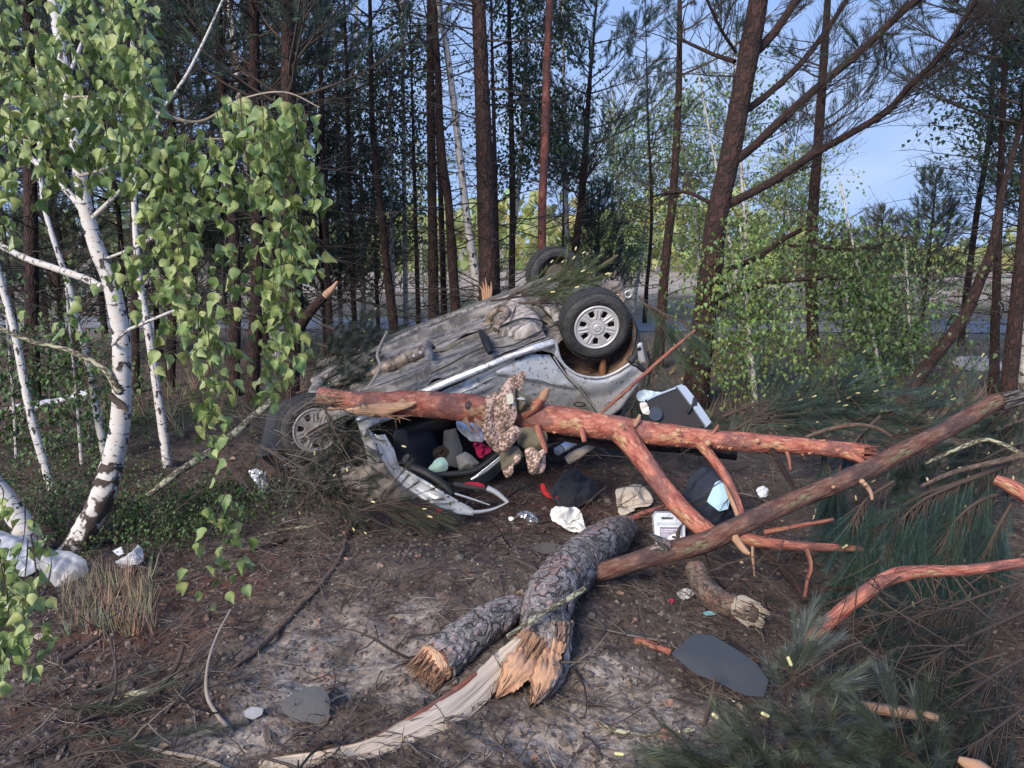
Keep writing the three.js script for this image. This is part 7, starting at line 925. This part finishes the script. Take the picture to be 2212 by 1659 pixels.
  // litter: needles, twigs, bark scraps, pale buds
  const scatter = (name, label, n, g, mat, mk, o = {}) => { const q = rngOf(o.seed || 5), M4 = [], C = []; for (let k = 0; k < n; k++) { const z = -mix(2.1, o.far || 10, Math.pow(q(), o.pow || 1.5)), x = rr(q, -1, 1) * (0.85 + Math.abs(z) * .82); if (o.ok && !o.ok(x, z, q)) continue; const y = groundH(x, z), e = 0.03, nx = groundH(x - e, z) - groundH(x + e, z), nz = groundH(x, z - e) - groundH(x, z + e), [m, c] = mk(V3(x, y, z), V3(nx, 2 * e, nz).normalize(), q); M4.push(m); C.push(c); } const geos = Array.isArray(g) ? g : [g], t = thing(name, label, 'litter'); t.userData.kind = 'stuff'; geos.forEach((gg, i) => inst('pieces', gg, mat, M4.filter((_, k) => k % geos.length === i), t, C.filter((_, k) => k % geos.length === i))); };
  const lay = (p, n, s, tilt, q) => { const a = q() * 6.283, d = V3(Math.cos(a), rr(q, -tilt, tilt * 1.6), Math.sin(a)); d.addScaledVector(n, -d.dot(n)).addScaledVector(n, rr(q, 0, tilt)).normalize(); return aim(p, d, s, q() * 6); };
  const twigG = (n, bend, seed) => { const q = rngOf(seed), b = new Buf(), pts = []; let p = V3(0, 0, 0), d = V3(0, 1, 0); for (let k = 0; k <= 5; k++) { pts.push(p.clone()); d.add(V3(rr(q, -bend, bend), 0, rr(q, -bend, bend))).normalize(); p.addScaledVector(d, .2); } b.tube(pts, [.017, .016, .014, .012, .009, .004], 4); for (let k = 0; k < n; k++) { const i = 1 + Math.floor(q() * 3.9), s = V3(rr(q, -1, 1), .7, rr(q, -.5, .5)).normalize(); b.tube([pts[i], pts[i].clone().addScaledVector(s, .12), pts[i].clone().addScaledVector(s, .22).add(V3(0, .06, 0))], [.009, .007, .003], 3); } return b.geo(); };
  scatter('twig_litter', 'countless thin dead twigs strewn over the forest floor', 11000, [twigG(0, .25, 1), twigG(2, .35, 2), twigG(4, .4, 3), twigG(1, .5, 4), twigG(5, .3, 5)], M.needle, (p, n, q) => { const k = q(), s = rr(q, .05, .22) * (q() < .05 ? 2.4 : 1), b = k < .68 ? [.062, .043, .034] : k < .93 ? [.125, .10, .083] : [.24, .195, .155], v = rr(q, .6, 1.25); return [lay(p.add(V3(0, rr(q, .002, .03), 0)), n, s, .22, q), rgb(b[0] * v, b[1] * v, b[2] * v)]; }, { seed: 31, far: 9.5, ok: (x, z, q) => q() < 1 - .6 * sandAt(x, z) });
  const ng = new Buf(); for (const s of [-1, 1]) ng.tri(V3(-.02, 0, 0), V3(.02, 0, 0), V3(.14 * s, 1, .05)); const ngeo = ng.geo();
  const inSand = (x, z) => { const n2 = fbm(x * 5, z * 5, 19, 4); return n2; };
  scatter('needle_litter', 'brown and grey fallen pine needles covering the soil', 52000, ngeo, M.needle, (p, n, q) => { const red = sstep(.4, .6, fbm(p.x * 1.1, p.z * 1.1, 40, 3)), b = q() < .75 ? C3([.10, .075, .06], [.14, .062, .04], red) : [.21, .17, .14], v = rr(q, .5, 1.3); return [lay(p.add(V3(0, rr(q, .001, .014), 0)), n, rr(q, .05, .1), .3, q), rgb(b[0] * v, b[1] * v, b[2] * v)]; }, { seed: 32, far: 8, pow: 1.2, ok: (x, z, q) => q() < (.25 + sstep(.42, .56, fbm(x * 1.6, z * 1.6, 50, 3))) * (1 - .8 * sandAt(x, z)) });
  const fl = new Buf(); { const P = [[-.5, 0], [-.2, .45], [.3, .5], [.55, .1], [.25, -.4], [-.3, -.45]].map(([x, z], i) => V3(x, [.02, .12, 0, .15, .03, .1][i], z)), c = V3(0, .16, 0); P.forEach((p, i) => fl.tri(c, P[(i + 1) % 6], p)); }
  scatter('bark_litter', 'small flakes of bark and clods on the soil', 5200, fl.geo(), M.needle, (p, n, q) => { const k = q(), b = k < .5 ? [.10, .075, .062] : k < .8 ? [.17, .14, .125] : [.27, .16, .12], v = rr(q, .6, 1.3), m = new THREE.Matrix4().compose(p.add(V3(0, .004, 0)), new THREE.Quaternion().setFromUnitVectors(Y, n.add(V3(rr(q, -.5, .5), 0, rr(q, -.5, .5))).normalize()), V3(1, 1, 1).multiplyScalar(rr(q, .006, .028) * (q() < .05 ? 2 : 1))); return [m, rgb(b[0] * v, b[1] * v, b[2] * v)]; }, { seed: 33, far: 8 });
  const cl = new THREE.IcosahedronGeometry(1, 1); { const a = cl.attributes.position; for (let i = 0; i < a.count; i++) { const k = 1 + .5 * (noise3(a.getX(i) * 2 + 9, a.getY(i) * 2, a.getZ(i) * 2) - .5); a.setXYZ(i, a.getX(i) * k, a.getY(i) * k * .7, a.getZ(i) * k); } cl.computeVertexNormals(); }
  scatter('soil_clods', 'crumbs of grey soil on the churned ground', 9000, cl, M.needle, (p, n, q) => { const b = [.118, .096, .08], v = rr(q, .6, 1.4), s = rr(q, .003, .014) * (q() < .04 ? 2.2 : 1); return [new THREE.Matrix4().compose(p, new THREE.Quaternion().setFromEuler(new THREE.Euler(q() * 6, q() * 6, 0)), V3(s, s, s)), rgb(b[0] * v, b[1] * v, b[2] * v)]; }, { seed: 34, far: 6.5 });
  const bd = new THREE.CapsuleGeometry(.25, .8, 3, 6);
  scatter('pale_buds', 'tiny pale yellow buds and wood chips scattered on the floor', 420, bd, M.needle, (p, n, q) => [lay(p.add(V3(0, .006, 0)), n, rr(q, .005, .012), .5, q), q() < .6 ? rgb(.6, .55, .32) : rgb(.62, .5, .4)], { seed: 35, far: 7 });
  scatter('dry_leaves', 'curled pinkish-brown dead leaves on the ground', 420, LEAF[1], M.needle, (p, n, q) => [lay(p.add(V3(0, .012, 0)), n, rr(q, .03, .06), .7, q), rgb(.24 * rr(q, .7, 1.3), .15, .11)], { seed: 36, far: 7 });
  scatter('dry_grass_tufts', 'straw-coloured grass tufts in the reddish litter at left', 150, T.tuft, M.needle, (p, n, q) => { const c = gp(rr(q, 130, 330), rr(q, 1240, 1380)); return [aim(c, V3(rr(q, -.3, .3), 1, rr(q, -.3, .3)), rr(q, .35, .8), q() * 6), rgb(.34 * rr(q, .5, 1.2), .26 * rr(q, .6, 1.1), .15)]; }, { seed: 37 });
}
scene.traverse((o) => { if (o.isMesh) { o.castShadow = true; o.receiveShadow = true; } });
renderer.render(scene, camera);
